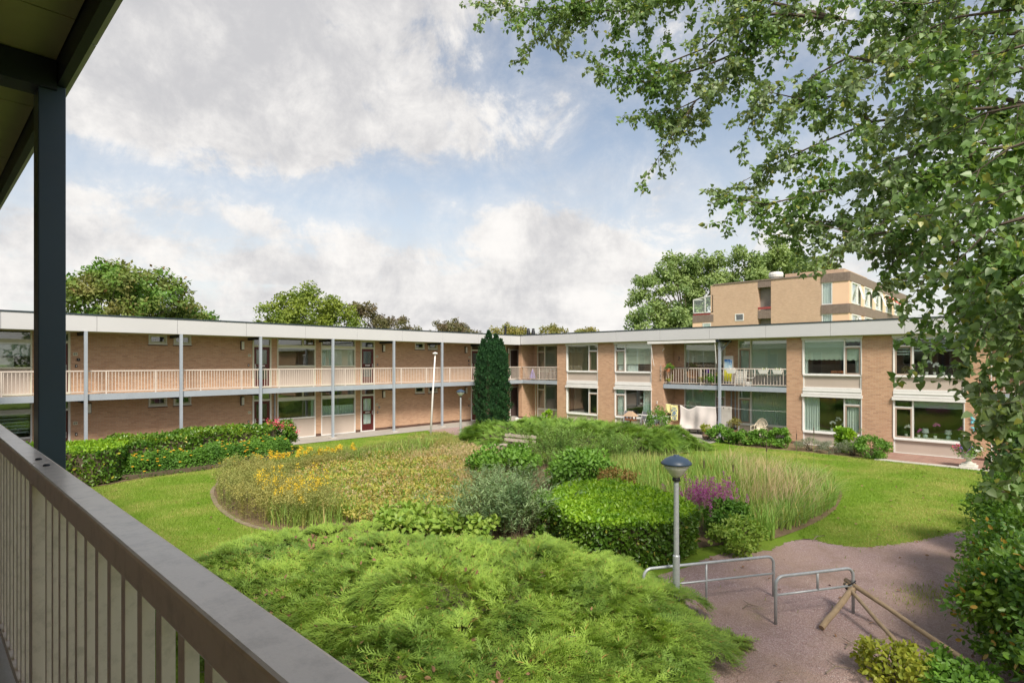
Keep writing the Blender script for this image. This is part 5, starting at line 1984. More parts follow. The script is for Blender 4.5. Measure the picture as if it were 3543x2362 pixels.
GOLD1 = [(5.9, 14.0), (5.78, 15.6), (5.98, 17.2), (6.5, 18.9), (7.4, 20.7), (8.4, 20.4), (8.3, 18.4), (7.9, 16.4), (8.0, 14.6), (7.4, 13.0), (6.6, 13.0)]
rg = np.random.default_rng(62)
herb_stand('goldenrod_stand', poly_points(rg, 900, GOLD1), .74, 'herb', 'plume', 63, 'straw coloured goldenrod stand along the left pond rim', ntop=22, topfrac=.30, top_size=.045)
herb_stand('goldenrod_flowers', poly_points(rg, 42, smooth_poly([(6.5, 13.3), (6.3, 15.2), (6.9, 17.5), (7.6, 16.0), (7.8, 13.8)], 2)), .95, 'herb', 'plume_yellow', 64, 'bright yellow goldenrod flowers at the left pond rim', ntop=34, topfrac=.24, top_size=.045)
GOLD2 = [(8.0, 19.9), (7.6, 20.7), (10.4, 21.2), (13, 21.3), (16.8, 21.9), (18.4, 22.2), (17.6, 20.8), (16.6, 19.6), (14.2, 20.0), (11.4, 19.6), (9.6, 19.0)]
herb_stand('tall_herbs', poly_points(rg, 2100, GOLD2), .46, 'herb', 'herb', 65, 'tall grey green herbs along the far side of the pond', ntop=10, topfrac=.16, top_size=.05, leaf=.10, nleaf=18)
herb_stand('goldenrod_flowers', poly_points(rg, 45, [(8.6, 20.4), (8.8, 21.1), (12.6, 21.3), (12.6, 20.6)]), .62, 'herb', 'plume_yellow', 66, 'bright yellow goldenrod flowers on the far pond side by the gallery lawn', ntop=44, topfrac=.22, top_size=.06)
herb_stand('goldenrod_stand', poly_points(rg, 420, [(15.4, 20.2), (16.2, 22.6), (18.8, 22.7), (18.2, 21.2), (17.2, 19.6), (16.4, 18.0), (15.6, 18.4)]), .5, 'straw_green', 'plume', 67, 'yellowing goldenrod by the foot of the flagpole', ntop=18, topfrac=.3, top_size=.045)
herb_stand('tall_herbs', poly_points(rg, 650, [(15.2, 19.0), (16.4, 18.6), (16.6, 16.6), (15.6, 14.6), (14.2, 13.4), (13.4, 14.4), (14.4, 16.8)]), .5, 'leaf_feather', 'straw', 68, 'feathery light green herbs in the middle of the pond', ntop=10, topfrac=.2, leaf=.09)
Q = poly_points(rg, 900, [(11.5, 19.6), (14.8, 20.6), (17, 21.5), (17.2, 20.2), (14, 18.8)])
tag(blades('reed_tufts', Q, .75, .75, .014, 'reed', 69), 'arching green reed tufts at the far pond edge', 'reeds', kind='stuff')
Q = poly_points(rg, 3000, [(13.2, 18.6), (15.2, 18.8), (15.6, 16.4), (13.8, 13.2), (11.8, 11.2), (10.9, 12.0), (12.6, 14.8)])
tag(blades('dry_grass', Q, .62, .9, .006, 'straw', 70, direction=(-.5, .2)), 'tan dry grass flopping over the right of the pond bed', 'grass', kind='stuff')
Q = poly_points(rg, 500, [(6.6, 12.9), (6.0, 14.0), (6.5, 15.2), (7.6, 14.6), (7.9, 12.8)])
tag(blades('reed_tufts', Q, .55, .6, .013, 'reed', 71), 'bright green reed tufts at the near left pond rim', 'reeds', kind='stuff')

herb_stand('meadow_herbs', poly_points(rg, 520, BED), .48, 'herb', 'straw', 171, 'scattered green herbs growing through the dry pond bed', ntop=8, topfrac=.25, leaf=.09, nleaf=12)
herb_stand('meadow_herbs', poly_points(rg, 260, POND), .45, 'leaf_willow', 'plume', 172, 'single grey green stems spread over the whole pond', ntop=8, topfrac=.25, leaf=.09, nleaf=14)
Q = poly_points(rg, 1500, BED)
tag(blades('reed_tufts', Q, .5, .6, .010, 'reed', 174), 'green blades coming up through the yellowed pond plants', 'reeds', kind='stuff')
Q = poly_points(rg, 1800, BED)
tag(blades('dry_grass', Q, .45, .8, .006, 'straw', 173), 'thin dry grass blades among the yellowed pond plants', 'grass', kind='stuff')

# right half: reeds, grasses, loosestrife
REED = [(12.7, 9.4), (13.0, 7.4), (13.2, 5.6), (15.4, 5.0), (17.6, 5.3), (19.6, 6.2), (21.4, 8.0), (21.6, 9.8), (19.6, 11.8), (17.4, 13.6), (15.6, 13.0), (14.2, 11.2)]
Q = poly_points(rg, 9500, REED)
Q = Q[(vnoise(Q, 1.9, 5) + .35 * rg.normal(size=len(Q))) > -.28]
tag(blades('reed_bed', Q, .80 * np.clip(.35 + .5 * poly_dist(Q, REED), 0, 1), .40, .012, 'reed', 72), 'upright green and yellow reeds in the right half of the pond', 'reeds', kind='stuff')
Q = poly_points(rg, 1300, smooth_poly([(15.8, 4.7), (17.8, 4.75), (20.2, 5.5), (21.8, 7.4), (21.6, 9.2), (19.6, 8.8), (17.6, 7.2), (15.6, 6.2)], 2))
tag(blades('plume_grass', Q, .98 * np.clip(.45 + .6 * poly_dist(Q, POND), 0, 1), .6, .006, 'straw', 73, direction=(.55, -.45)), 'pale tan feathery grass leaning over the right pond edge', 'grass', kind='stuff')
Q = poly_points(rg, 2600, smooth_poly([(14.2, 4.75), (15.9, 4.6), (17.8, 4.6), (20.3, 5.3), (21.6, 7.0), (20.6, 7.2), (18.6, 5.9), (16.4, 5.5), (14.6, 5.6)], 2))
tag(blades('edge_grass', Q, .62, .75, .012, 'reed', 74, direction=(.3, -.5)), 'arching green grass along the right pond edge', 'grass', kind='stuff')
Q = poly_points(rg, 3000, [(18.5, 9.0), (21.8, 8.0), (22.2, 9.8), (19.8, 12.0), (17.6, 12.8), (16.8, 11)])
tag(blades('plume_grass', Q, .65, .5, .007, 'straw_green', 75), 'fine yellow green grass behind the reeds', 'grass', kind='stuff')
cat_m = MB().lathe([(.006, 0), (.016, .02), (.017, .2), (.006, .22), (.003, .34)], (0, 0, 0), 6).mesh('cattail_head')
cat_m.materials.append(MATS['brown_cloth'])
for k, (x, y, h) in enumerate(((20.6, 12.4, 1.45), (16.5, 6.0, 1.5), (20.9, 6.6, 1.35), (21.4, 6.2, 1.55), (15.2, 6.4, 1.05), (13.9, 6.6, 1.3))):
    labs = ('cattail with brown head at the far end of the reeds', 'cattail with brown head above the reeds right of the loosestrife', 'cattail in the tan grass near the lawn, lower one',
            'cattail in the tan grass near the lawn, taller one', 'short thick cattail just right of the loosestrife', 'cattail beside the purple flowers')
    e = empty('cattail', (x, y, 0), labs[k], 'reed', 'cattails')
    MB().tube([(x, y, 0), (x + .02, y, h)], .006, 5).build('stem', 'leaf_feather', e)
    inst('head', cat_m, e, (x + .02, y, h - .02))
LS = rg.normal(size=(95, 2)) * np.array((.30, .36)) + np.array((13.05, 6.15))
herb_stand('purple_loosestrife', LS, 1.08, 'leaf_bush', 'loosestrife', 76, 'clump of purple loosestrife in bloom right of the clipped block', ntop=80, topfrac=.36, top_size=.032, lean=.10, leaf=.09, nleaf=18, spread=.5)
for o in bpy.data.objects:
    if o.name.startswith('purple_loosestrife'):
        del o['kind']
        o['category'] = 'flowers'

# shrubs in and round the pond
def shoot_shrub(name, c, r, n, h, lean, m, leaf, nleaf, label, seed):
    """a loose shrub of long leafy shoots that spread from one stool"""
    rg = np.random.default_rng(seed)
    e = empty(name, (c[0], c[1], 0), label, 'shrub')
    P2 = rg.normal(size=(n, 2)) * r * .45
    H = h * rg.uniform(.55, 1.12, n)
    out = P2 / r * lean + rg.normal(size=(n, 2)) * lean * .45
    base = np.concatenate([P2 * .7 + np.array(c), np.zeros((n, 1))], 1)
    i = np.repeat(np.arange(n), nleaf)
    t = rg.uniform(.10, 1.0, n * nleaf) ** .8
    off = out[i] * (H[i] * t ** 1.5)[:, None]
    P = np.concatenate([base[i][:, :2] + off, (H[i] * (t - .22 * t ** 3 * np.linalg.norm(out[i], axis=1)))[:, None]], 1)
    P += rg.normal(size=P.shape) * .035
    a = rg.uniform(0, 6.283, len(i))
    A = np.stack([np.cos(a) + out[i][:, 0], np.sin(a) + out[i][:, 1], rg.uniform(.1, 1.0, len(i))], 1)
    scatter('foliage', m, P, A, np.array((0, 0, 1.)) + .6 * rdir(rg, len(i)), rg.uniform(.6, 1.25, len(i)) * leaf, T_LANCE, e)
    mb = MB()
    for k in range(n):
        b = Vector(base[k])
        o = Vector((out[k][0], out[k][1], 0)) * H[k]
        mb.tube([b, b + o * .35 + Vector((0, 0, H[k] * .5)), b + o + Vector((0, 0, H[k] * .93))], [.009, .006, .002], 3, caps=False)
    mb.build('stem', 'twig', e)
    return e


shoot_shrub('willow_shrub', (9.75, 9.5), 1.2, 210, 1.25, .55, 'leaf_willow', .13, 66, 'grey green willow shrub in front of the clipped block', 81)
shoot_shrub('willow_shrub', (11.5, 11.4), 1.0, 120, 1.05, .5, 'leaf_willow', .13, 50, 'smaller grey green willow shrub behind the first one', 82)
bush('elder_shrub', (13.9, 13.7, .48), (1.15, 1.0, .52), 4600, .13, 'leaf_bush', 'fresh green broad leaved shrub in front of the bench', seed=83, K=60, rc=.32, up=.1)
bush('alder_shrub', (14.6, 11.0, .52), (1.0, .95, .66), 5200, .12, 'leaf_bush', 'round leaved bright green shrub in the centre of the garden', seed=84, K=60, rc=.32)
shoot_shrub('tamarisk_shrub', (17.2, 14.1), 1.35, 190, 1.50, .42, 'leaf_feather', .12, 64, 'airy light green feathery shrub right of the bench', 85)
shoot_shrub('tamarisk_shrub', (19.2, 12.9), 1.2, 130, 1.10, .45, 'leaf_feather', .12, 54, 'feathery light green shrub in front of the far juniper', 86)
shoot_shrub('tamarisk_shrub', (15.8, 12.4), .9, 80, 1.0, .45, 'leaf_feather', .11, 48, 'small feathery shrub beside the round leaved shrub', 186)
bush('withered_shrub', (14.3, 9.4, .45), (.55, .6, .45), 2000, .07, 'leaf_redbrown', 'small russet brown shrub beside the round leaved shrub', seed=87, K=30)
bush('bramble', (10.2, 8.75, .45), (.32, .3, .5), 700, .11, 'leaf_bush', 'thin bramble shoots at the left corner of the clipped block', seed=88, K=22)
bush('maple_sapling', (8.6, 9.1, .30), (.4, .4, .32), 500, .12, 'leaf_bedgreen', 'pale green sapling at the back of the foreground juniper', seed=89, K=18)
bush('bramble', (12.1, 4.95, .30), (.62, .52, .42), 1700, .08, 'leaf_bedgreen', 'green bramble bush at the gravel edge right of the clipped block', seed=90, K=46, rc=.13, inner=.3)
bush('bramble', (12.7, 5.5, .45), (.5, .5, .42), 2300, .085, 'leaf_soft', 'bramble under the purple loosestrife', seed=91, K=46, rc=.13, inner=.3)
Q = poly_points(np.random.default_rng(92), 260, [(12.9, 5.0), (13.6, 5.6), (14.3, 5.0), (13.4, 4.7)])
tag(blades('iris_leaves', Q, .72, .4, .017, 'reed', 93), 'sword shaped iris leaves at the pond corner by the gravel', 'plants', kind='stuff')

# ------------------------------------------------------------------ planting along the garden wing
for k, (x, y, rx, h, lab) in enumerate(((27.9, 12.5, .45, .42, 'first low cherry laurel of the row by the flower barrel'), (27.75, 11.75, .40, .36, 'second low cherry laurel of the row under the plastic chairs'),
                                        (27.8, 11.0, .45, .40, 'third low cherry laurel of the row under the plastic chairs'), (27.85, 10.3, .45, .40, 'fourth low cherry laurel of the row before the brick pier'),
                                        (28.0, 9.6, .45, .46, 'last low cherry laurel of the row at the brick pier'))):
    bush('laurel_bush', (x, y, h * .95), (rx, rx, h), 1300, .10, 'leaf_bush', lab, seed=100 + k, K=22, group='low laurels by the patio')
bush('lavender_bush', (28.0, 8.3, .24), (.5, .65, .26), 1800, .08, 'leaf_grey', 'grey lavender under the orchid window, left one', seed=110, K=30, tmpl=T_LANCE, up=.6)
bush('lavender_bush', (27.8, 7.35, .22), (.45, .5, .24), 1400, .08, 'leaf_grey', 'grey lavender under the orchid window, right one', seed=111, K=26, tmpl=T_LANCE, up=.6)
bush('cypress_bush', (28.5, 7.0, .55), (.34, .36, .62), 2200, .11, 'leaf_hedge_top', 'upright bright yellow green dwarf cypress under the window', seed=112, K=34, up=.7)
bush('lavender_bush', (27.9, 6.55, .26), (.45, .45, .30), 1500, .08, 'leaf_grey', 'grey green bush between the dwarf cypress and the round bush', seed=113, K=26, tmpl=T_LANCE, up=.5)
bush('round_bush', (27.7, 5.8, .38), (.62, .60, .42), 3600, .075, 'leaf_bush', 'round clipped green bush at the brick pier', seed=114, K=40, inner=.8)
bush('herb_plant', (28.9, 6.55, .5), (.3, .25, .5), 500, .08, 'leaf_willow', 'thin tall weeds against the window panel behind the round bush', seed=115, K=12, tmpl=T_LANCE, up=.6)
bush('rose_bush', (28.4, 16.1, .75), (.75, .6, .72), 1700, .09, 'leaf_soft', 'loose rose bush in front of the drying rack', seed=116, K=30, inner=.3, stems=20)
bush('sapling', (27.4, 23.2, .62), (.3, .3, .28), 420, .14, 'leaf_hedge_top', 'small bright green sapling above the far juniper', seed=117, K=10)

# ------------------------------------------------------------------ lamp posts
def lamp_post(x, y, h, label):
    e = empty('lamp_post', (x, y, 0), label, 'lamp', 'garden lamp posts')
    hz = h - .42
    MB().lathe([(.055, -.1), (.055, hz * .45), (.042, hz * .46), (.040, hz)], (x, y, 0), 14).build('pole', 'galvanised', e, smooth=False)
    MB().lathe([(.045, hz - .005), (.062, hz), (.062, hz + .04), (.05, hz + .055)], (x, y, 0), 16).build('collar', 'black_plastic', e)
    MB().lathe([(.055, hz + .056), (.09, hz + .09), (.16, hz + .18), (.222, hz + .268)], (x, y, 0), 24).build('glass_bowl', 'lamp_glass', e, smooth=True)
    MB().lathe([(.02, hz + .06), (.02, hz + .12), (.035, hz + .13), (.035, hz + .24), (.01, hz + .25)], (x, y, 0), 10).build('bulb', 'opal', e, smooth=True)
    hd = MB().lathe([(.231, hz + .262), (.236, hz + .270), (.232, hz + .29), (.17, hz + .345), (.10, hz + .378), (.05, hz + .39), (.045, hz + .392), (.045, hz + .405), (.01, hz + .407)], (x, y, 0), 28).build('hood', 'steel_navy', e, smooth=True)
    return e


lamp_post(8.28, 4.38, 2.55, 'nearer lamp post with dark conical hood beside the gravel')
lamp_post(19.85, 22.75, 2.57, 'farther lamp post with conical head near the yew')

e = empty('flagpole', (17.55, 22.37, 0), 'plain white flagpole with round cap in the tall herbs', 'flagpole')
MB().tube([(17.55, 22.37, -.1), (17.64, 22.30, 2.2), (17.74, 22.22, 4.36)], [.055, .045, .034], 12).build('pole', 'white_paint', e, smooth=True)
MB().lathe([(.03, 0), (.13, .03), (.13, .06), (.05, .10), (.01, .11)], (17.74, 22.22, 4.35), 16).build('cap', 'white_paint', e)

# ------------------------------------------------------------------ bicycle barriers
def bend(p, q, r, n=5, up=True):
    return [p, q]


def barrier(label, a, b, h, low, left_foot=True, stub=.5, extra=None):
    a, b = Vector((a[0], a[1], 0)), Vector((b[0], b[1], 0))
    t = (b - a).normalized()
    L = (b - a).length
    e = empty('barrier', tuple(a), label, 'barrier', 'tubular barriers')
    pts = []
    rc = .13
    if left_foot:
        pts += [a + Vector((0, 0, -.1)), a + Vector((0, 0, h - rc))]
        for k in range(1, 6):
            an = math.pi / 2 * k / 6
            pts.append(a + t * rc * (1 - math.cos(an)) + Vector((0, 0, h - rc + rc * math.sin(an))))
    pts.append(a + t * (rc if left_foot else 0) + Vector((0, 0, h)))
    pts.append(b - t * rc + Vector((0, 0, h)))
    for k in range(1, 6):
        an = math.pi / 2 * k / 6
        pts.append(b - t * rc * (1 - math.sin(an)) + Vector((0, 0, h - rc + rc * math.cos(an))))
    pts += [b + Vector((0, 0, h - rc)), b + Vector((0, 0, -.1))]
    MB().tube(pts, .0235, 10).build('frame', 'galvanised', e, smooth=True)
    MB().tube([a + t * .02 + Vector((0, 0, low)), b - t * .02 + Vector((0, 0, low))], .018, 8).build('lower_rail', 'galvanised', e, smooth=True)
    m = a + t * L * stub
    MB().tube([m + Vector((0, 0, low if extra is None else -.1)), m + Vector((0, 0, h))], .018, 8).build('upright', 'galvanised', e, smooth=True)
    return e


barrier('longer galvanised tube barrier behind the near lamp post', (8.1, 4.85), (10.18, 3.58), .68, .385, True, .466, 1)
barrier('shorter galvanised tube barrier with wooden poles tied to its end', (9.13, 3.18), (10.39, 2.43), .71, .43, True, .53)


def log(name, a, b, r, label, group, m='log_wood', seed=1):
    rg = random.Random(seed)
    a, b = Vector(a), Vector(b)
    e = empty(name, (a.x, a.y, 0), label, 'log', group)
    pts = [a.lerp(b, k / 6) + Vector((rg.uniform(-1, 1), rg.uniform(-1, 1), rg.uniform(-1, 1))) * r * .18 for k in range(7)]
    MB().tube(pts, [r * rg.uniform(.92, 1.06) for _ in pts], 12).build('trunk', m, e)
    return e


log('wooden_post', (9.36, 2.60, .045), (10.36, 2.42, .40), .046, 'short thick round post leaning from the ground to the barrier', 'wooden poles at the barrier', seed=2)
log('wooden_pole', (9.30, .62, .05), (10.48, 2.56, .46), .036, 'long round pole running from the barrier into the right hedge', 'wooden poles at the barrier', seed=3)
log('wooden_pole', (9.0, 1.35, .04), (10.42, 2.56, .42), .030, 'thin pole from the barrier into the yellow bush', 'wooden poles at the barrier', seed=4)
log('wooden_pole', (8.55, 1.25, .05), (9.35, .85, .06), .04, 'short piece of pole lying under the bushes at the lower right', 'wooden poles at the barrier', seed=5)
e = empty('rope_lashing', (10.36, 2.47, .38), 'dark rope tied round the poles at the barrier end', 'rope')
mb = MB()
for k in range(4):
    pts = [(10.37 + .075 * math.cos(a_ * .628), 2.47 + .075 * math.sin(a_ * .628), .37 + .03 * k + .05 * math.sin(a_ * .628 + k)) for a_ in range(11)]
    mb.tube(pts, .010, 5)
mb.build('rope', 'black_plastic', e)

# ------------------------------------------------------------------ bench and stump
bn = empty('park_bench', (17.85, 16.85, 0), 'weathered grey wooden bench in front of the far juniper', 'bench', rz=R(-80))
L = .80
for k in range(3):
    MB().box(-L, L, -.26 + .15 * k, -.14 + .15 * k, .40, .44).build('seat_slat', 'weathered_wood', bn, origin=(0, 0, 0), bevel=.008).location = (0, 0, 0)
for k in range(2):
    z = .60 + .19 * k
    o = MB().box(-L, L, -.02, .02, -.065, .065).build('back_slat', 'weathered_wood', bn, origin=(0, 0, 0), bevel=.008)
    o.location = (0, .25 + .05 * k, z)
    o.rotation_euler = (R(-12), 0, 0)
for s in (-.58, .58):
    o = MB().box(s - .05, s + .05, -.28, .20, -.05, .398).build('leg', 'weathered_wood', bn, origin=(0, 0, 0))
    o.location = (0, 0, 0)
    o = MB().box(s - .045, s + .045, -.03, .03, 0, .88).build('back_post', 'weathered_wood', bn, origin=(0, 0, 0))
    o.location = (0, .27, .0)
    o.rotation_euler = (R(-6), 0, 0)
e = empty('tree_stump', (17.75, 18.05, 0), 'short sawn stump at the left end of the bench', 'stump')
MB().lathe([(.24, -.05), (.22, .1), (.21, .34), (.20, .36), (.02, .365)], (17.75, 18.05, 0), 14).build('trunk', 'weathered_wood', e)
# stone ball on the far juniper edge
e = empty('stone', (24.4, 23.0, 0), 'small pale stone ornament behind the far juniper', 'stone')
MB().lathe([(.12, 0), (.16, .1), (.12, .25), (.05, .31)], (24.4, 23.0, .45), 10).lathe([(.05, 0), (.04, .45)], (24.4, 23.0, 0), 6).build('body', 'stone_white', e, smooth=True)

# ------------------------------------------------------------------ patio things
def chair_garden(x, y, rz, label):
    e = empty('garden_chair', (x, y, 0), label, 'chair', 'grey garden chairs', rz)

    def put(mb, nm, m):
        o = mb.build(nm, m, e, origin=(0, 0, 0))
        o.location = (0, 0, 0)
    put(MB().bar((0, -.22, .44), (0, .22, .42), .46, .02), 'seat', 'textile_grey')
    put(MB().bar((0, .23, .45), (0, .42, 1.06), .46, .02), 'backrest', 'textile_grey')
    for s in (-.26, .26):
        put(MB().tube([(s, -.26, 0), (s, -.24, .62), (s, -.20, .65), (s, .24, .65)], .014, 6), 'armrest', 'aluminium')
        put(MB().tube([(s, .30, 0), (s, .23, .44), (s, .44, 1.08)], .014, 6), 'leg', 'aluminium')
    return e


chair_garden(29.35, 18.75, R(-75), 'grey textile garden chair behind the bird table')
chair_garden(29.35, 17.75, R(-100), 'grey textile garden chair left of the drying rack')
e = empty('bird_table', (28.7, 18.05, 0), 'wooden bird table with thatched roof on the far terrace', 'bird table')
c = (28.7, 18.05)
MB().box(c[0] - .035, c[0] + .035, c[1] - .035, c[1] + .035, -.05, .62).build('post', 'bird_house', e)
MB().box(c[0] - .22, c[0] + .22, c[1] - .26, c[1] + .26, .62, .66).build('tray', 'bird_house', e)
for sx in (-.19, .19):
    for sy in (-.22, .22, 0):
        MB().box(c[0] + sx - .025, c[0] + sx + .025, c[1] + sy - .025, c[1] + sy + .025, .661, .88).build('stake', 'bird_house', e)
MB().box(c[0] - .24, c[0] - .216, c[1] - .24, c[1] + .24, .661, .74).build('rail', 'bird_house', e)
mb = MB()
b0 = [(c[0] - .30, c[1] - .36, .86), (c[0] + .30, c[1] - .36, .86), (c[0] + .30, c[1] + .36, .86), (c[0] - .30, c[1] + .36, .86)]
t0 = [(c[0] - .05, c[1] - .12, 1.14), (c[0] + .05, c[1] - .12, 1.14), (c[0] + .05, c[1] + .12, 1.14), (c[0] - .05, c[1] + .12, 1.14)]
mb.v = b0 + t0
mb.f = [(3, 2, 1, 0), (4, 5, 6, 7), (0, 1, 5, 4), (1, 2, 6, 5), (2, 3, 7, 6), (3, 0, 4, 7)]
mb.build('thatched_roof', 'thatch', e)

# drying rack
e = empty('drying_rack', (29.2, 16.9, 0), 'white folding drying rack with grey and white washing on the terrace', 'drying rack')
mb = MB()
for x in (28.9, 29.02, 29.14, 29.26, 29.38, 29.5):
    mb.tube([(x, 15.95, .93), (x, 17.9, .93)], .006, 5)
for y in (15.95, 16.6, 17.3, 17.9):
    mb.tube([(28.86, y, .93), (29.54, y, .93)], .010, 6)
mb.build('rails', 'white_paint', e)
for y in (16.45, 17.45):
    MB().tube([(28.9, y, 0), (29.5, y, .92)], .011, 6).build('leg', 'white_paint', e)
    MB().tube([(29.5, y, 0), (28.9, y, .92)], .011, 6).build('leg', 'white_paint', e)


def cloth(name, y0, y1, x, z0, z1, m, label, sag=.0, amp=.03, seed=1, nz=12, ny=22, cat='laundry', pinch=None, group='washing on the line'):
    rg = random.Random(seed)
    ph = [rg.uniform(0, 6) for _ in range(4)]
    rows = []
    for j in range(nz + 1):
        t = j / nz
        row = []
        for i in range(ny + 1):
            s = i / ny
            y = y0 + (y1 - y0) * s
            top = z1 - (sag(s) if callable(sag) else sag * 4 * s * (1 - s))
            bot = z0 + .03 * math.sin(5 * s + ph[0])
            z = top + (bot - top) * t
            if callable(sag):
                z -= .06 * math.sin(math.pi * t) * sag(s) / .2
            xx = x + amp * (.3 + t) * (math.sin(9 * s + ph[1] + 1.5 * t) + .6 * math.sin(21 * s + ph[2] - 2 * t) + .5 * math.sin(4 * s + 6 * t + ph[3]))
            row.append((xx, y + .012 * math.sin(7 * t + ph[0]), z))
        rows.append(row)
    e = empty(name, (x, (y0 + y1) / 2, z0), label, cat, group)
    o = MB().sheet(rows).build('fabric', m, e, smooth=True)
    md = o.modifiers.new('thick', 'SOLIDIFY')
    md.thickness = .004
    return e


def sag_sheet(s):
    # pinned at both ends and in the middle
    return .20 * abs(math.sin(math.pi * min(1, s / .46))) ** 1.2 if s > .0 and s < .46 else .0


cloth('bed_sheet', 13.47, 15.52, 29.80, .30, 1.56, 'linen', 'large pale pink white bed sheet hung over the terrace line', sag=lambda s: .19 * math.sin(math.pi * min(1., max(0., (s - .52) / .46))) ** 1.3 if s > .52 else 0., amp=.055, seed=4, nz=18, ny=44)
cloth('towel', 16.14, 16.46, 29.85, 1.08, 1.58, 'towel_yellow', 'plain yellow towel at the left end of the washing line', amp=.012, seed=5)
cloth('cloth', 16.15, 16.45, 30.02, .62, 1.07, 'brown_cloth', 'dark brown cloth hanging below the plain yellow towel', amp=.012, seed=6)
tw = cloth('towel', 15.70, 16.11, 29.85, .66, 1.54, 'towel_yellow', 'yellow towel printed with a blue star next to the bed sheet', amp=.012, seed=7)
# the printed star and bars of that towel
mb = MB()
cy, cz, x = 15.905, 1.10, 29.822
for k in range(4):
    a = R(90 * k)
    p = [(0, .02), (.055, .055), (0, .16), (-.055, .055)]
    n0 = len(mb.v)
    mb.v += [(x, cy + (u * math.cos(a) - v * math.sin(a)) * .9, cz + (u * math.sin(a) + v * math.cos(a))) for u, v in p]
    mb.f.append((n0, n0 + 1, n0 + 2, n0 + 3))
mat('towel_blue', (.16, .30, .52), rough=.95)
mb.build('star_print', 'towel_blue', tw)
mb = MB()
for z in (1.40, 1.34, .86, .80, .74):
    mb.box(x - .001, x + .001, cy - .13, cy + .13, z - .012, z + .012)
for s in (-.12, .12):
    for z in (1.24, .97):
        mb.box(x - .001, x + .001, cy + s - .035, cy + s + .035, z - .04, z + .04)
mb.build('bar_print', 'towel_blue', tw)
cloth('washing', 16.6, 17.25, 29.2, .42, .93, 'curtain_white', 'pale grey washing over the drying rack, left piece', amp=.05, seed=8)
cloth('washing', 16.0, 16.5, 29.25, .40, .93, 'linen', 'white washing over the right end of the drying rack', amp=.05, seed=9)
cloth('washing', 16.5, 16.75, 29.3, .46, .93, 'textile_grey', 'dark grey washing in the middle of the drying rack', amp=.03, seed=10)
e = empty('washing_line', (30.0, 16.6, 1.6), 'thin washing line from pier to pier across the terrace', 'line')
MB().tube([(30.05, 16.66, 1.60), (29.82, 15.9, 1.575), (29.80, 14.5, 1.56), (29.85, 13.3, 1.57), (29.95, 11.5, 1.50), (30.0, 9.95, 1.52)], .005, 5).build('cord', 'white_plastic', e)

# table with dark legs behind the sheet, cabinet, panel
e = empty('garden_table', (30.4, 14.6, 0), 'dark legged garden table mostly hidden behind the bed sheet', 'table')
MB().box(30.0, 30.8, 13.7, 15.5, .60, .64).build('table_top', 'textile_grey', e)
for x in (30.04, 30.74):
    for y in (13.76, 14.6, 15.44):
        MB().box(x - .025, x + .025, y - .025, y + .025, 0, .60).build('leg', 'table_dark', e)
MB().box(30.3, 30.5, 13.8, 15.4, .14, .17).build('shelf', 'grey_plastic', e)
e = empty('storage_box', (30.55, 13.1, 0), 'low black storage box behind the balcony post', 'box')
MB().box(30.25, 30.85, 12.75, 13.95, 0, .42).build('body', 'black_plastic', e, bevel=.02)
MB().box(30.22, 30.88, 12.72, 13.98, .425, .46).build('lid', 'black_plastic', e, bevel=.01)
e = empty('privacy_panel', (29.98, 12.95, .42), 'upright pale grey panel right of the balcony post on the terrace', 'panel')
MB().box(29.97, 30.0, 12.68, 13.24, .40, 1.62).build('panel', 'concrete_light', e, bevel=.01)
MB().box(29.955, 29.969, 12.8, 12.83, 1.5, 1.56).box(29.955, 29.969, 13.1, 13.13, 1.5, 1.56).build('clip', 'black_plastic', e)
e = empty('plant_rack', (30.6, 13.62, 0), 'tall dark wire plant rack beside the post', 'rack')
mb = MB()
for y in (13.45, 13.62, 13.8):
    mb.tube([(30.6, y, .46), (30.6, y, 2.1)], .01, 5)
for k in range(10):
    mb.tube([(30.6, 13.42, .55 + .16 * k), (30.6, 13.83, .55 + .16 * k)], .008, 5)
mb.build('wires', 'table_dark', e)

# potted plants on the terrace
def potted(name, x, y, z, r, h, pm, lm, rad, n, size, label, seed, cat='plant', tm=T_OVAL, barrel=False):
    e = empty(name, (x, y, z), label, cat)
    if barrel:
        prof = [(r * .86, 0), (r * .98, h * .35), (r, h * .6), (r * .95, h), (r * .86, h), (r * .84, h - .03)]
    else:
        prof = [(r * .72, 0), (r, h), (r * .88, h), (r * .86, h - .03)]
    MB().lathe(prof, (x, y, z), 16).build('pot', pm, e)
    if barrel:
        for q in (.25, .8):
            MB().lathe([(r * 1.005, h * q - .02), (r * 1.02, h * q), (r * 1.005, h * q + .02)], (x, y, z), 16).build('hoop', 'black_plastic', e)
        for a_ in range(3):
            MB().lathe([(.03, -.05), (.03, 0)], (x + .12 * math.cos(a_ * 2.1), y + .12 * math.sin(a_ * 2.1), z), 8).build('foot', 'black_plastic', e)
    rg_ = np.random.default_rng(seed)
    P, q, C = clump_points(rg_, [(x, y, z + h + rad[2] * .75, *rad)], 14, n, .4 * rad[0], .3)
    A = nrm(rdir(rg_, n) + .7 * q)
    scatter('foliage', lm, P, A, q + .4 * rdir(rg_, n), rg_.uniform(.7, 1.3, n) * size, tm, e)
    return e


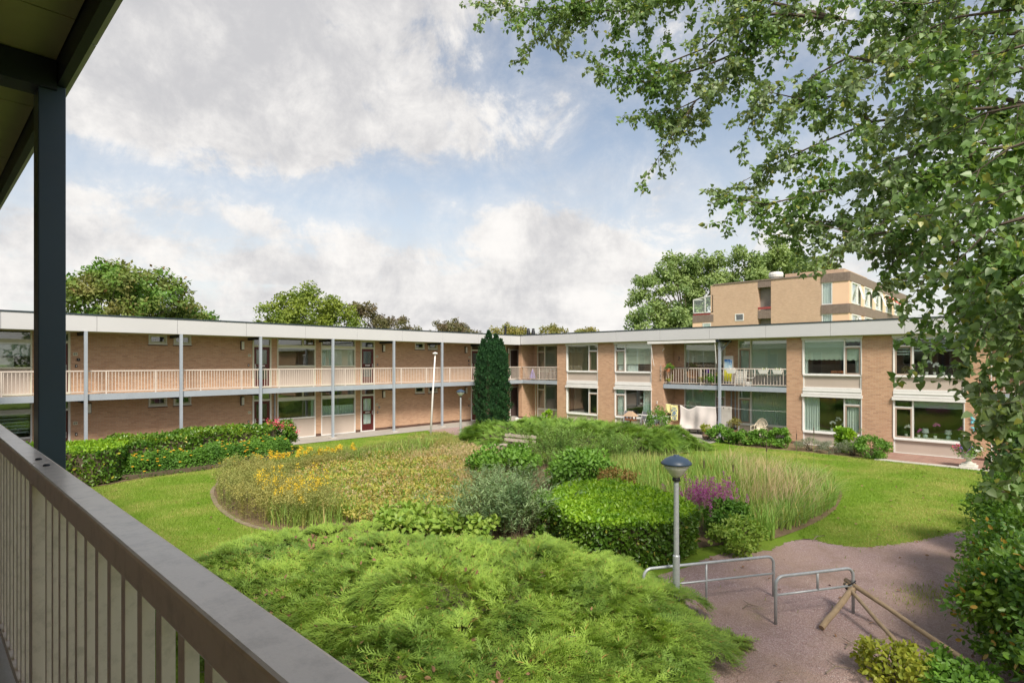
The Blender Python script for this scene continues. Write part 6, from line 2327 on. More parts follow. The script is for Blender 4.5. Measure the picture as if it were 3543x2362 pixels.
potted('barrel_planter', 28.29, 13.28, .05, .21, .34, 'barrel_wood', 'leaf_yellow', (.24, .24, .20), 420, .09, 'wooden half barrel with yellow leaved plant on the terrace edge', 1, 'planter', barrel=True)
e = empty('stool', (29.95, 12.62, 0), 'small dark wooden stool under a pot plant', 'stool')
MB().box(29.75, 30.15, 12.4, 12.84, .34, .38).build('seat', 'wood_stain', e)
for x in (29.79, 30.11):
    for y in (12.44, 12.80):
        MB().bar((x, y, .34), (x + (x - 29.95) * .25, y + (y - 12.62) * .25, 0), .04, .04).build('leg', 'wood_stain', e)
potted('pot_plant', 29.95, 12.62, .382, .12, .2, 'black_plastic', 'leaf_tan', (.36, .36, .26), 420, .08, 'sprawling plant in a black pot on the stool', 2)


# stacked plastic chairs leaning on the panel
def plastic_chair(x, y, z, rz, tilt, label):
    e = empty('plastic_chair', (x, y, z), label, 'chair', 'cream plastic chairs', rz)
    e.rotation_euler = (tilt, 0, rz)

    def put(mb, nm):
        o = mb.build(nm, 'garden_plastic', e, origin=(0, 0, 0))
        o.location = (0, 0, 0)
    put(MB().box(-.22, .22, -.22, .22, .40, .43), 'seat')
    mb = MB()
    for k in range(7):
        s = -.17 + .0567 * k
        top = .86 - .10 * (s / .2) ** 2
        mb.bar((s * .8, .22, .43), (s * 1.15, .33, top), .030, .012)
    arc = [(.27 * math.sin(a_), .24 + .10 * math.cos(a_) ** 2, .52 + .36 * math.cos(a_)) for a_ in [R(-90 + 15 * k) for k in range(13)]]
    mb.tube(arc, .018, 6)
    put(mb, 'backrest')
    for s in (-.25, .25):
        put(MB().bar((s, -.22, .40), (s * 1.08, -.27, 0), .05, .03), 'leg')
        put(MB().bar((s, .20, .40), (s * 1.08, .27, 0), .05, .03), 'leg')
        put(MB().tube([(s * 1.04, -.20, .41), (s * 1.08, -.20, .62), (s * 1.08, .22, .62), (s, .26, .55)], .016, 6), 'armrest')
    return e


plastic_chair(30.55, 11.55, .02, R(-95), R(2), 'cream plastic garden chair under the balcony, upright one')
plastic_chair(30.70, 11.40, .10, R(-85), R(14), 'cream plastic garden chair stacked tilted on the other')

# ------------------------------------------------------------------ balcony things
def bx(name, label, cat, m, *dims, bevel=.01, part='body', group=None):
    x0, x1, y0, y1, z0, z1 = dims
    e = empty(name, ((x0 + x1) / 2, (y0 + y1) / 2, z0), label, cat, group)
    MB().box(*dims).build(part, m, e, bevel=bevel)
    return e


# printed standing banner
m_, nt, b = base_mat('banner_print')
pos = nd(nt, 'ShaderNodeNewGeometry').outputs['Position']
sx = nd(nt, 'ShaderNodeSeparateXYZ')
nt.links.new(pos, sx.inputs[0])
wob = nd(nt, 'ShaderNodeMath', operation='MULTIPLY_ADD')
nt.links.new(noise(nt, pos, 5, 4), wob.inputs[0])
wob.inputs[1].default_value = .7
nt.links.new(sx.outputs[2], wob.inputs[2])
c_ = mix(nt, mapr(nt, wob.outputs[0], 4.2, 4.45), (.45, .62, .70), (.01, .13, .42))
c_ = mix(nt, mapr(nt, noise(nt, pos, 7, 3), .56, .64), c_, (.75, .80, .82))
c_ = mix(nt, mapr(nt, wob.outputs[0], 3.93, 4.0, 1, 0), c_, (.66, .62, .03))
nt.links.new(c_, b.inputs['Base Color'])
e = empty('printed_screen', (30.35, 13.0, 2.70), 'tall screen printed with blue sky over yellow bushes on the balcony', 'screen')
MB().box(30.30, 30.36, 12.74, 13.26, 2.86, 4.30).build('frame', 'concrete_light', e)
MB().box(30.292, 30.299, 12.79, 13.21, 2.95, 4.12).build('print', 'banner_print', e)
MB().box(30.1, 30.55, 12.7, 13.3, 2.70, 2.855).build('foot', 'table_dark', e)
for k, (y, lab) in enumerate(((12.66, 'white flower box on the balcony railing in front of the printed screen'), (11.0, 'white flower box on the balcony railing, middle one'), (10.31, 'white flower box on the balcony railing beside the brick pier'))):
    e = empty('flower_box', (29.88, y, 3.4), lab, 'flower box', 'white railing flower boxes')
    mb = MB()
    b0 = [(29.80, y - .17, 3.38), (29.97, y - .17, 3.38), (29.97, y + .17, 3.38), (29.80, y + .17, 3.38)]
    t0 = [(29.77, y - .23, 3.58), (29.985, y - .23, 3.58), (29.985, y + .23, 3.58), (29.77, y + .23, 3.58)]
    mb.v = b0 + t0
    mb.f = [(3, 2, 1, 0), (4, 5, 6, 7), (0, 1, 5, 4), (1, 2, 6, 5), (2, 3, 7, 6), (3, 0, 4, 7)]
    mb.build('trough', 'white_plastic', e)
    for s in (-.1, .1):
        MB().tube([(29.98, y + s, 3.56), (29.98, y + s, 3.67), (30.06, y + s, 3.67), (30.06, y + s, 3.6)], .012, 5).build('hook', 'white_plastic', e)
    rg = np.random.default_rng(200 + k)
    if k:
        Q = rg.normal(size=(14, 2)) * np.array((.04, .1)) + np.array((29.88, y))
        blades('sprout', Q, .2, .4, .004, 'reed', 210 + k, z=3.57, parent=e)
e = empty('folding_chair', (30.45, 12.4, 2.7), 'white slatted folding chair leaning on the balcony', 'chair')
for k in range(7):
    MB().box(30.33 + .02 * k, 30.345 + .02 * k, 12.1, 12.62, 2.86 + .095 * k, 2.935 + .095 * k).build('slat', 'white_plastic', e)
for y in (12.08, 12.64):
    MB().tube([(30.30, y, 2.70), (30.50, y, 3.56)], .02, 6).build('leg', 'white_plastic', e)
e = bx('bucket_lid', 'white bucket on the balcony floor', 'bucket', 'white_plastic', 30.15, 30.4, 11.75, 12.0, 2.70, 2.95, bevel=.03)
e = empty('towel_rail', (29.93, 11.72, 3.3), 'white U shaped rail hooked on the balcony railing', 'rail')
MB().tube([(29.95, 11.98, 3.66), (29.93, 11.97, 3.22), (29.93, 11.90, 3.16), (29.93, 11.55, 3.16), (29.93, 11.48, 3.22), (29.95, 11.47, 3.66)], .013, 6).build('tube', 'white_plastic', e)
e = bx('floor_mat', 'teal floor covering at the balcony edge', 'mat', 'teal_mat', 30.06, 31.1, 10.0, 11.7, 2.692, 2.70, bevel=0)
for k, (y, w) in enumerate(((11.35, .16), (10.75, .18))):
    bx('window_ornament', 'dark pot on the inner sill behind the middle flower box' if k == 0 else 'dark pot on the inner sill left of the last flower box', 'pot', 'black_plastic', 31.18, 31.226, y - w / 2, y + w / 2, 3.37, 3.55, bevel=.005, group='dark sill pots')
for y, w, h in ((12.66, .16, .16), (12.32, .14, .12)):
    bx('vent_box', 'small white box in the upper vent window, %s one' % ('left' if y > 12.5 else 'right'), 'box', 'white_plastic', 31.33, 31.40, y - w / 2, y + w / 2, 4.76, 4.76 + h, bevel=.005, group='white boxes in the vent window')

# left half of the wide balcony: wicker chairs, table, pots
def wicker(x, y, rz, label):
    e = empty('wicker_chair', (x, y, 2.70), label, 'chair', 'wicker balcony chairs', rz)

    def put(mb, nm):
        o = mb.build(nm, 'wicker', e, origin=(0, 0, 0))
        o.location = (0, 0, 0)
    put(MB().lathe([(.26, .36), (.28, .38), (.28, .42), (.05, .43)], (0, 0, 0), 14), 'seat')
    rows = []
    for j in range(6):
        t = j / 5
        rows.append([((.28 + .05 * t) * math.cos(a_), (.28 + .05 * t) * math.sin(a_), .42 + t * .42 * (.55 + .45 * math.sin(a_))) for a_ in [R(-10 + 20 * k) for k in range(11)]])
    o = MB().sheet(rows).build('backrest', 'wicker', e, origin=(0, 0, 0))
    o.location = (0, 0, 0)
    o.modifiers.new('t', 'SOLIDIFY').thickness = .03
    for k in range(4):
        a_ = R(45 + 90 * k)
        put(MB().tube([(.24 * math.cos(a_), .24 * math.sin(a_), .36), (.27 * math.cos(a_), .27 * math.sin(a_), 0)], .018, 6), 'leg')
    put(MB().tube([(.25 * math.cos(R(30 * k)), .25 * math.sin(R(30 * k)), .16) for k in range(13)], .012, 5), 'hoop')
    return e


wicker(30.55, 15.15, R(-60), 'round brown wicker chair on the left half of the balcony')
e = empty('balcony_table', (30.55, 14.3, 2.70), 'dark table carrying a purple pot on the balcony', 'table')
MB().box(30.25, 30.85, 13.85, 14.75, 3.32, 3.36).build('table_top', 'table_dark', e)
for x in (30.3, 30.8):
    for y in (13.9, 14.7):
        MB().box(x - .02, x + .02, y - .02, y + .02, 2.70, 3.32).build('leg', 'table_dark', e)
potted('flower_pot', 30.5, 14.25, 3.361, .12, .22, 'pot_purple', 'leaf_tan', (.08, .08, .05), 40, .05, 'bright purple pot on the balcony table', 3, 'pot')
potted('flower_pot', 30.5, 13.75, 3.0, .13, .3, 'pot_terracotta', 'leaf_tan', (.1, .1, .06), 60, .05, 'terracotta pot beside the balcony post', 4, 'pot')
potted('pot_plant', 30.25, 13.85, 2.70, .13, .18, 'pot_terracotta', 'leaf_soft', (.34, .38, .24), 380, .10, 'green plant on the balcony floor left of the post', 5)
potted('pot_plant', 30.2, 14.35, 2.70, .12, .16, 'barrel_wood', 'leaf_tan', (.25, .28, .18), 240, .08, 'yellowish low plant on the balcony floor under the table', 6)
e = potted('flower_box_red', 29.92, 16.35, 3.42, .14, .2, 'pot_terracotta', 'leaf_soft', (.2, .34, .14), 360, .07, 'terracotta flower box with red blooms at the left end of the balcony railing', 7, 'flower box')
rg = np.random.default_rng(8)
P = rg.normal(size=(60, 3)) * np.array((.12, .22, .05)) + np.array((29.9, 16.3, 3.80))
scatter('blooms', 'red_awning', P, rdir(rg, 60), rdir(rg, 60, .5), np.full(60, .05), T_OVAL, e)
potted('pot_plant', 30.15, 16.35, 2.70, .11, .16, 'table_dark', 'leaf_yellow', (.2, .22, .25), 140, .07, 'thin yellow leaved plant in the left corner of the balcony', 9)
e = empty('railing_shelf', (30.05, 15.6, 3.65), 'dark narrow shelf board lying along the balcony railing', 'shelf')
MB().box(29.97, 30.16, 15.05, 16.35, 3.655, 3.685).build('board', 'table_dark', e)
e = empty('gecko_ornament', (31.22, 16.35, 4.15), 'small dark gecko ornament on the brick beside the balcony door', 'ornament')
mb = MB().tube([(31.235, 16.36, 4.33), (31.235, 16.34, 4.2), (31.235, 16.36, 4.1), (31.235, 16.33, 4.0)], [.012, .026, .02, .005], 6)
mb.tube([(31.235, 16.34, 4.2), (31.235, 16.28, 4.24)], .008, 5).tube([(31.235, 16.36, 4.1), (31.235, 16.42, 4.06)], .008, 5)
mb.build('body', 'table_dark', e)
e = empty('shell_garland', (29.96, 16.81, 3.1), 'hanging garland of grey shells on the brick pier', 'ornament')
mb = MB().tube([(29.96, 16.81, 3.85), (29.96, 16.80, 2.95)], .004, 4)
for k in range(11):
    mb.lathe([(.005, 0), (.03 + .012 * math.sin(k * 2), .025), (.004, .06)], (29.955, 16.81 + .018 * math.sin(k * 1.9), 2.95 + .078 * k), 7)
mb.build('shells', 'concrete_light', e)
e = empty('seahorse_ornament', (29.985, 17.09, 1.55), 'white sea horse ornament on the pier above the wall trellis', 'ornament')
MB().tube([(29.98, 17.12, 1.68), (29.98, 17.07, 1.70), (29.98, 17.06, 1.65), (29.98, 17.09, 1.60), (29.98, 17.07, 1.55), (29.98, 17.10, 1.53)], [.01, .022, .02, .026, .018, .006], 7).build('body', 'white_plastic', e)
e = empty('wall_trellis', (29.985, 17.08, .73), 'narrow rust coloured wall trellis with shell flowers on the pier', 'ornament')
mb = MB()
for p, q in (((16.95, .74), (16.95, 1.46)), ((17.22, .74), (17.22, 1.46)), ((16.95, .74), (17.22, .74)), ((16.95, 1.46), (17.22, 1.46))):
    mb.tube([(29.985, p[0], p[1]), (29.985, q[0], q[1])], .008, 5)
mb.build('frame', 'pot_terracotta', e)
mb = MB()
for y, z, r in ((17.14, 1.36, .03), (17.06, 1.28, .03), (17.13, 1.12, .05), (17.07, 1.08, .03), (17.10, .90, .03), (17.12, .97, .025)):
    mb.lathe([(.003, -.02), (r, 0), (r * .6, .03), (.003, .04)], (29.97, y, z), 7)
mb.build('shell_flower', 'stone_white', e)

# corner balcony: closed lilac parasol, pots, chair frame
e = empty('parasol', (30.3, 27.05, 2.70), 'small closed lilac parasol on the corner balcony', 'parasol')
mb = MB()
prof = [(.19, .12), (.20, .2), (.14, .42), (.07, .62), (.02, .76)]
n0 = 14
for (r, z) in prof:
    for k in range(n0):
        a_ = 2 * math.pi * k / n0
        rr_ = r * (1 + .25 * math.sin(k * math.pi))
        rr_ = r * (1.12 if k % 2 else .82)
        mb.v.append((30.3 + rr_ * math.cos(a_), 27.05 + rr_ * math.sin(a_), 2.70 + z))
for i in range(len(prof) - 1):
    for k in range(n0):
        a0, a1 = i * n0 + k, i * n0 + (k + 1) % n0
        mb.f.append((a0, a1, a1 + n0, a0 + n0))
mb.build('fabric', 'parasol_lilac', e)
MB().tube([(30.3, 27.05, 2.70), (30.3, 27.05, 3.49)], .014, 6).build('pole', 'white_plastic', e)
MB().lathe([(.16, 0), (.16, .04), (.03, .07)], (30.3, 27.05, 2.70), 12).build('foot', 'table_dark', e)
potted('pot_plant', 30.35, 26.5, 2.70, .10, .22, 'black_plastic', 'leaf_soft', (.1, .1, .12), 90, .06, 'small plant in a dark pot beside the lilac parasol', 11)
potted('flower_pot', 30.3, 27.45, 2.70, .11, .18, 'pot_terracotta', 'leaf_tan', (.05, .05, .04), 30, .04, 'terracotta pot in the left corner of the corner balcony', 12, 'pot')
e = empty('folding_chair', (30.5, 25.5, 2.7), 'brown wooden folding chair on the corner balcony', 'chair')
for y in (25.2, 25.8):
    MB().bar((30.3, y, 2.7), (30.75, y, 3.5), .03, .03).build('leg', 'wood_stain', e)
    MB().bar((30.7, y, 2.7), (30.3, y, 3.15), .03, .03).build('leg', 'wood_stain', e)
for k in range(4):
    MB().box(30.28 + .1 * k, 30.36 + .1 * k, 25.22, 25.78, 3.12, 3.135).build('seat_slat', 'wood_stain', e)
MB().box(30.66, 30.68, 25.22, 25.78, 3.30, 3.38).build('back_slat', 'wood_stain', e)

# ------------------------------------------------------------------ things behind the windows
def orchid(x, y, z, h, label, m='flower_white', pot='white_plastic', seed=1):
    rg = np.random.default_rng(seed)
    e = empty('orchid', (x, y, z), label, 'orchid', 'orchids on window sills')
    MB().lathe([(.045, 0), (.065, .12), (.055, .12), (.05, .10)], (x, y, z), 12).build('pot', pot, e)
    tip = Vector((x, y - .12, z + h))
    MB().tube([(x, y, z + .1), (x, y + .03, z + h * .7), (x, y - .02, z + h), tuple(tip + Vector((0, -.05, -.04)))], .004, 4).build('stem', 'leaf_bush', e)
    P = np.array([(x - .02, y + .04 - .20 * t + rg.normal() * .01, z + h * (.86 + .18 * math.sin(3 * t)) + rg.normal() * .02) for t in np.linspace(0, 1, 9)])
    i = np.repeat(np.arange(9), 5)
    a_ = np.tile(np.arange(5) * 1.2566, 9)
    A = np.stack([-.25 * np.ones(45), np.cos(a_), np.sin(a_)], 1)
    scatter('blossoms', m, P[i], A, np.tile(np.array((-1., 0, 0)), (45, 1)), np.full(45, .05), T_OVAL, e)
    P = np.tile(np.array((x, y, z + .12)), (5, 1))
    A = np.stack([rg.normal(size=5) * .5, np.linspace(-1, 1, 5), .5 * np.ones(5)], 1)
    scatter('leaves', 'leaf_ivy', P, A, np.tile(np.array((0, 0, 1.)), (5, 1)), np.full(5, .16), T_OVAL, e)
    return e


orchid(30.42, 8.02, .70, .42, 'white orchid in the lower window, left of three', seed=1)
orchid(30.42, 7.78, .70, .62, 'tallest white orchid in the lower window, middle of three', seed=2)
orchid(30.42, 7.50, .70, .45, 'white orchid in the lower window, right of three', seed=3)
orchid(30.42, 4.30, 3.43, .55, 'white orchid in the upper right window', seed=4)
orchid(30.42, 4.02, 3.43, .45, 'smaller white orchid in the upper right window', seed=5)
orchid(30.42, 4.00, .70, .60, 'magenta orchid between the two table lamps', 'flower_magenta', seed=6)
orchid(30.42, 3.16, .70, .50, 'magenta orchid in a pale green pot at the right window corner', 'flower_magenta', 'lamp_base', seed=7)
orchid(30.42, 4.58, .70, .32, 'small pink orchid left of the first table lamp', 'flower_magenta', seed=8)
orchid(30.42, 5.05, .70, .45, 'white orchid behind the narrow casement', seed=9)
for y, lab in ((4.35, 'pale green table lamp on the sill, left one'), (3.55, 'pale green table lamp on the sill, right one')):
    e = empty('table_lamp', (30.42, y, .70), lab, 'lamp', 'table lamps on the sill')
    MB().lathe([(.06, 0), (.09, .05), (.085, .12), (.03, .18), (.02, .24)], (30.42, y, .70), 14).build('base', 'lamp_base', e, smooth=True)
    MB().lathe([(.135, .22), (.105, .40), (.10, .40), (.12, .23)], (30.42, y, .70), 16).build('shade', 'blind_grey', e)
mb = MB()
for (a, b, z) in ((2.97, 5.44, 3.40), (2.97, 5.44, .67), (6.69, 9.16, 3.40), (6.69, 9.16, .67), (17.46, 19.97, .67), (17.46, 19.97, 3.40), (21.27, 23.75, .67), (21.27, 23.75, 3.40)):
    MB().box(30.135, 30.60, a, b, z - .03, z + .028).build('inner_sill', 'stone_white', RW)
e = empty('cushion', (30.42, 7.5, 3.43), 'orange bolster lying on the upper window sill', 'cushion')
MB().tube([(30.42, 7.45, 3.50), (30.42, 8.05, 3.50)], [.07, .075], 12).build('body', 'cushion_orange', e, smooth=True)
for k, (y, lab) in enumerate(((19.5, 'left'), (18.3, 'middle'))):
    pass
potted('pot_plant', 30.42, 3.72, 3.43, .07, .12, 'white_plastic', 'leaf_bush', (.14, .14, .16), 130, .07, 'small green plant in the upper right window, left one', 21)
potted('pot_plant', 30.42, 3.15, 3.43, .09, .18, 'garden_plastic', 'leaf_bush', (.16, .16, .2), 160, .08, 'green plant in a tan pot at the right of the upper right window', 22)
potted('pot_plant', 30.42, 5.05, 3.43, .08, .1, 'white_plastic', 'leaf_tan', (.2, .2, .16), 160, .08, 'bronze leaved plant behind the upper narrow casement', 23)
# heart pendants in the lower window by the bird table
for z, r, lab in ((1.85, .11, 'upper, larger white heart pendant hanging in the window'), (1.50, .085, 'lower, smaller white heart pendant hanging in the window')):
    e = empty('heart_pendant', (30.30, 18.32, z), lab, 'ornament', 'heart pendants')
    pts = []
    for k in range(20):
        t = 2 * math.pi * k / 20
        pts.append((16 * math.sin(t) ** 3 / 17 * r, (13 * math.cos(t) - 5 * math.cos(2 * t) - 2 * math.cos(3 * t) - math.cos(4 * t)) / 17 * r))
    mb = MB()
    mb.v = [(30.29, 18.32 + p[0], z + p[1]) for p in pts] + [(30.31, 18.32 + p[0], z + p[1]) for p in pts]
    mb.f = [tuple(range(20)), tuple(reversed(range(20, 40)))] + [(k, k + 20, (k + 1) % 20 + 20, (k + 1) % 20) for k in range(20)]
    mb.build('heart', 'stone_white', e, fix=True)
    MB().tube([(30.30, 18.32, z + r * .4), (30.30, 18.32, z + r + .2)], .003, 4).build('string', 'white_plastic', e)
# iron scroll stand behind the blinds of the upper window
# ------------------------------------------------------------------ butterflies, hook, urn, mat
def butterfly(y, z, s, rot, label):
    e = empty('butterfly_ornament', (29.99, y, z), label, 'ornament', 'blue butterflies on the pier')
    up = [(.02, .01), (.10, .16), (.30, .24), (.36, .20), (.26, .06), (.10, -.01)]
    lo = [(.02, .0), (.12, -.02), (.24, -.06), (.22, -.20), (.14, -.24), (.05, -.12)]
    for sg in (-1, 1):
        for poly, nm in ((up, 'upper_wing'), (lo, 'lower_wing')):
            for mt, sc, off in (('butterfly_blue', 1., 0), ('butterfly_pale', .70, .004)):
                cx = sum(p[0] for p in poly) / 6
                cy = sum(p[1] for p in poly) / 6
                pts = [((cx * (1 - .55 * (1 - sc)) + (p[0] - cx) * sc) * sg * s, (cy + (p[1] - cy) * sc) * s) for p in poly]
                pts = [(p[0] * math.cos(rot) - p[1] * math.sin(rot), p[0] * math.sin(rot) + p[1] * math.cos(rot)) for p in pts]
                mb = MB()
                dx_ = [.02 + .035 * abs(p[0]) for p in poly]
                mb.v = [(29.98 - off - dx_[i], y + pts[i][0], z + pts[i][1]) for i in range(6)] + [(29.988 - off - dx_[i] + .0, y + pts[i][0], z + pts[i][1]) for i in range(6)]
                mb.f = [tuple(range(6)), tuple(reversed(range(6, 12)))] + [(i, i + 6, (i + 1) % 6 + 6, (i + 1) % 6) for i in range(6)]
                if off == 0:
                    w = mb.build(nm, mt, e, fix=True)
                else:
                    mb.build('wing_pattern', mt, w, fix=True)
    MB().tube([(29.96, y - .10 * s * math.sin(rot) * -1, z - .12 * s), (29.96, y, z + .10 * s)], .012, 6).build('body', 'table_dark', e)


butterfly(2.60, 1.58, .62, R(14), 'larger turquoise blue metal butterfly on the brick pier')
butterfly(2.58, 1.26, .48, R(-12), 'smaller turquoise metal butterfly below the larger one')
e = empty('wall_hook', (29.98, 2.47, 1.80), 'small dark iron wall hook above the butterflies', 'hook')
MB().tube([(30.0, 2.47, 1.86), (29.94, 2.47, 1.86), (29.92, 2.47, 1.80), (29.95, 2.47, 1.74), (30.0, 2.47, 1.74)], .012, 6).build('hook', 'table_dark', e)
e = empty('flower_urn', (27.75, 2.62, 0), 'white stone urn overflowing with pink, violet and white flowers on the patio', 'urn')
c = (27.75, 2.62, .0)
MB().box(c[0] - .27, c[0] + .27, c[1] - .27, c[1] + .27, 0, .08).box(c[0] - .21, c[0] + .21, c[1] - .21, c[1] + .21, .08, .15).build('plinth', 'stone_white', e, bevel=.01)
MB().lathe([(.15, .15), (.13, .18), (.07, .24), (.09, .30), (.19, .36), (.23, .46), (.25, .52), (.22, .52), (.2, .5)], c, 20).build('bowl', 'stone_white', e, smooth=True)
rg = np.random.default_rng(77)
P, q, C = clump_points(rg, [(c[0], c[1], .58, .42, .50, .20)], 26, 900, .16, .4)
scatter('foliage', 'leaf_bush', P, rdir(rg, 900), q + .5 * rdir(rg, 900), rg.uniform(.04, .08, 900), T_OVAL, e)
for m_n, dy, k in (('flower_pink', .30, 1), ('flower_violet', -.02, 2), ('flower_white', -.26, 3), ('flower_violet', .12, 4), ('flower_magenta', .2, 5)):
    P, q, C = clump_points(rg, [(c[0] - .05, c[1] + dy, .68, .30, .20, .14)], 10, 170, .09, .7)
    scatter('flowers', m_n, P, rdir(rg, 170), q + .3 * rdir(rg, 170), np.full(170, .045), T_OVAL, e)
e = empty('door_mat', (29.6, 1.6, 0), 'black door mat on the pavement at the entrance behind the urn', 'mat')
MB().box(29.25, 29.75, 1.15, 1.95, .016, .03).build('mat', 'mat_black', e)

# ------------------------------------------------------------------ fallen leaves and twigs
rg = np.random.default_rng(301)
dl = []
tag_l = []
n = 420
Q = np.concatenate([poly_points(rg, 220, LAWN_R), poly_points(rg, 260, GRAVEL), poly_points(rg, 50, LAWN_L), poly_points(rg, 50, JUN)])
zz = np.full(len(Q), .02)
P = np.concatenate([Q, zz[:, None]], 1)
o = scatter('fallen_leaves', 'dead_leaf', P, rdir(rg, len(Q)) * np.array((1, 1, .2)), np.array((0, 0, 1.)) + .6 * rdir(rg, len(Q)), rg.uniform(.04, .10, len(Q)), T_OVAL)
tag(o, 'scattered brown fallen leaves on lawn and gravel', 'leaves', kind='stuff')
Q = np.concatenate([poly_points(rg, 150, JUN)] + [rg.normal(size=(14, 2)) * .14 + c_ for c_ in poly_points(rg, 7, JUN)])
hz = mound_height(Q, JUN, .62, 1.5)
P = np.concatenate([Q, (hz + .02)[:, None]], 1)
o = scatter('fallen_leaves', 'dead_leaf', P, rdir(rg, len(Q)), rdir(rg, len(Q)), rg.uniform(.05, .10, len(Q)), T_OVAL)
tag(o, 'dry poplar leaves caught on the foreground juniper', 'leaves', kind='stuff')
twigs = (((9.0, 2.2), (9.25, 2.05), 'forked dry twig on the gravel below the barrier'), ((8.1, 2.2), (8.45, 2.0), 'long dry twig on the gravel near the juniper'), ((13.9, 4.05), (14.5, 3.95), 'fallen twig at the corner of the right lawn'),
         ((9.3, 3.75), (9.55, 3.6), 'small twig on the gravel between the barriers'), ((7.6, 1.7), (8.2, 1.45), 'crooked pale twig at the foot of the yellow bush'))
for k, (a, b, lab) in enumerate(twigs):
    e = empty('twig', (a[0], a[1], 0), lab, 'twig', 'dry twigs')
    m = ((a[0] + b[0]) / 2 + .05, (a[1] + b[1]) / 2 + .05)
    mb = MB().tube([(a[0], a[1], .01), (m[0], m[1], .035), (b[0], b[1], .01)], [.009, .008, .004], 5)
    mb.tube([(m[0], m[1], .035), (m[0] + .12, m[1] + .14, .02)], [.006, .003], 4)
    mb.build('stick', 'bark_pale', e)

# ------------------------------------------------------------------ right-hand hedge and undergrowth
bush('beech_bush', (10.15, .18, .72), (.85, .78, .95), 8500, .085, 'leaf_beech', 'big green bush with yellowing leaves at the lower right edge', seed=121, K=100, rc=.30, inner=.6)
bush('privet_bush', (11.8, .40, .72), (.95, .72, .85), 8500, .075, 'leaf_beech', 'leafy privet bush where the gravel path passes on the right', seed=122, K=100, rc=.3, inner=.6)
bush('privet_bush', (13.2, .35, .95), (1.0, .8, 1.25), 9000, .075, 'leaf_bush', 'taller privet bush behind the first one', seed=123, K=110, rc=.32, inner=.6)
bush('ivy_bush', (15.3, .35, 1.3), (.75, .65, 1.5), 8000, .09, 'leaf_ivy', 'dark ivy covered bush beside the right lawn', seed=124, K=90, rc=.32, inner=.6)
bush('ivy_bush', (17.4, .15, .9), (1.0, .8, 1.0), 5000, .09, 'leaf_ivy', 'dark ivy bush at the far end of the right hedge', seed=125, K=60, rc=.32, inner=.6)
bush('beech_bush', (9.0, -.5, .9), (.95, .9, 1.1), 5000, .085, 'leaf_beech', 'green bush just beyond the lower right corner', seed=126, K=70, rc=.3, inner=.6)
bush('yellow_bush', (8.55, 1.55, .18), (.50, .42, .26), 1100, .075, 'leaf_yellow', 'yellow green young maple bush at the lower right', seed=127, K=34, rc=.14, inner=.4)
bush('undergrowth', (8.75, .85, .14), (.75, .55, .22), 1700, .085, 'leaf_bush', 'low green undergrowth beneath the wooden poles', seed=128, K=34, rc=.14, inner=.3)
bush('undergrowth', (7.9, .75, .10), (.6, .5, .16), 1000, .08, 'leaf_redbrown', 'low russet undergrowth at the bottom right edge', seed=129, K=26, rc=.13, inner=.3)
rg = np.random.default_rng(130)
Q = np.concatenate([rg.normal(size=(500, 2)) * np.array((.35, .22)) + np.array((11.9, 1.75)), poly_points(rg, 260, GRAVEL)])
tag(blades('weeds', Q, .06, .5, .006, 'grass', 131), 'sparse weeds growing in the gravel', 'grass', kind='stuff')

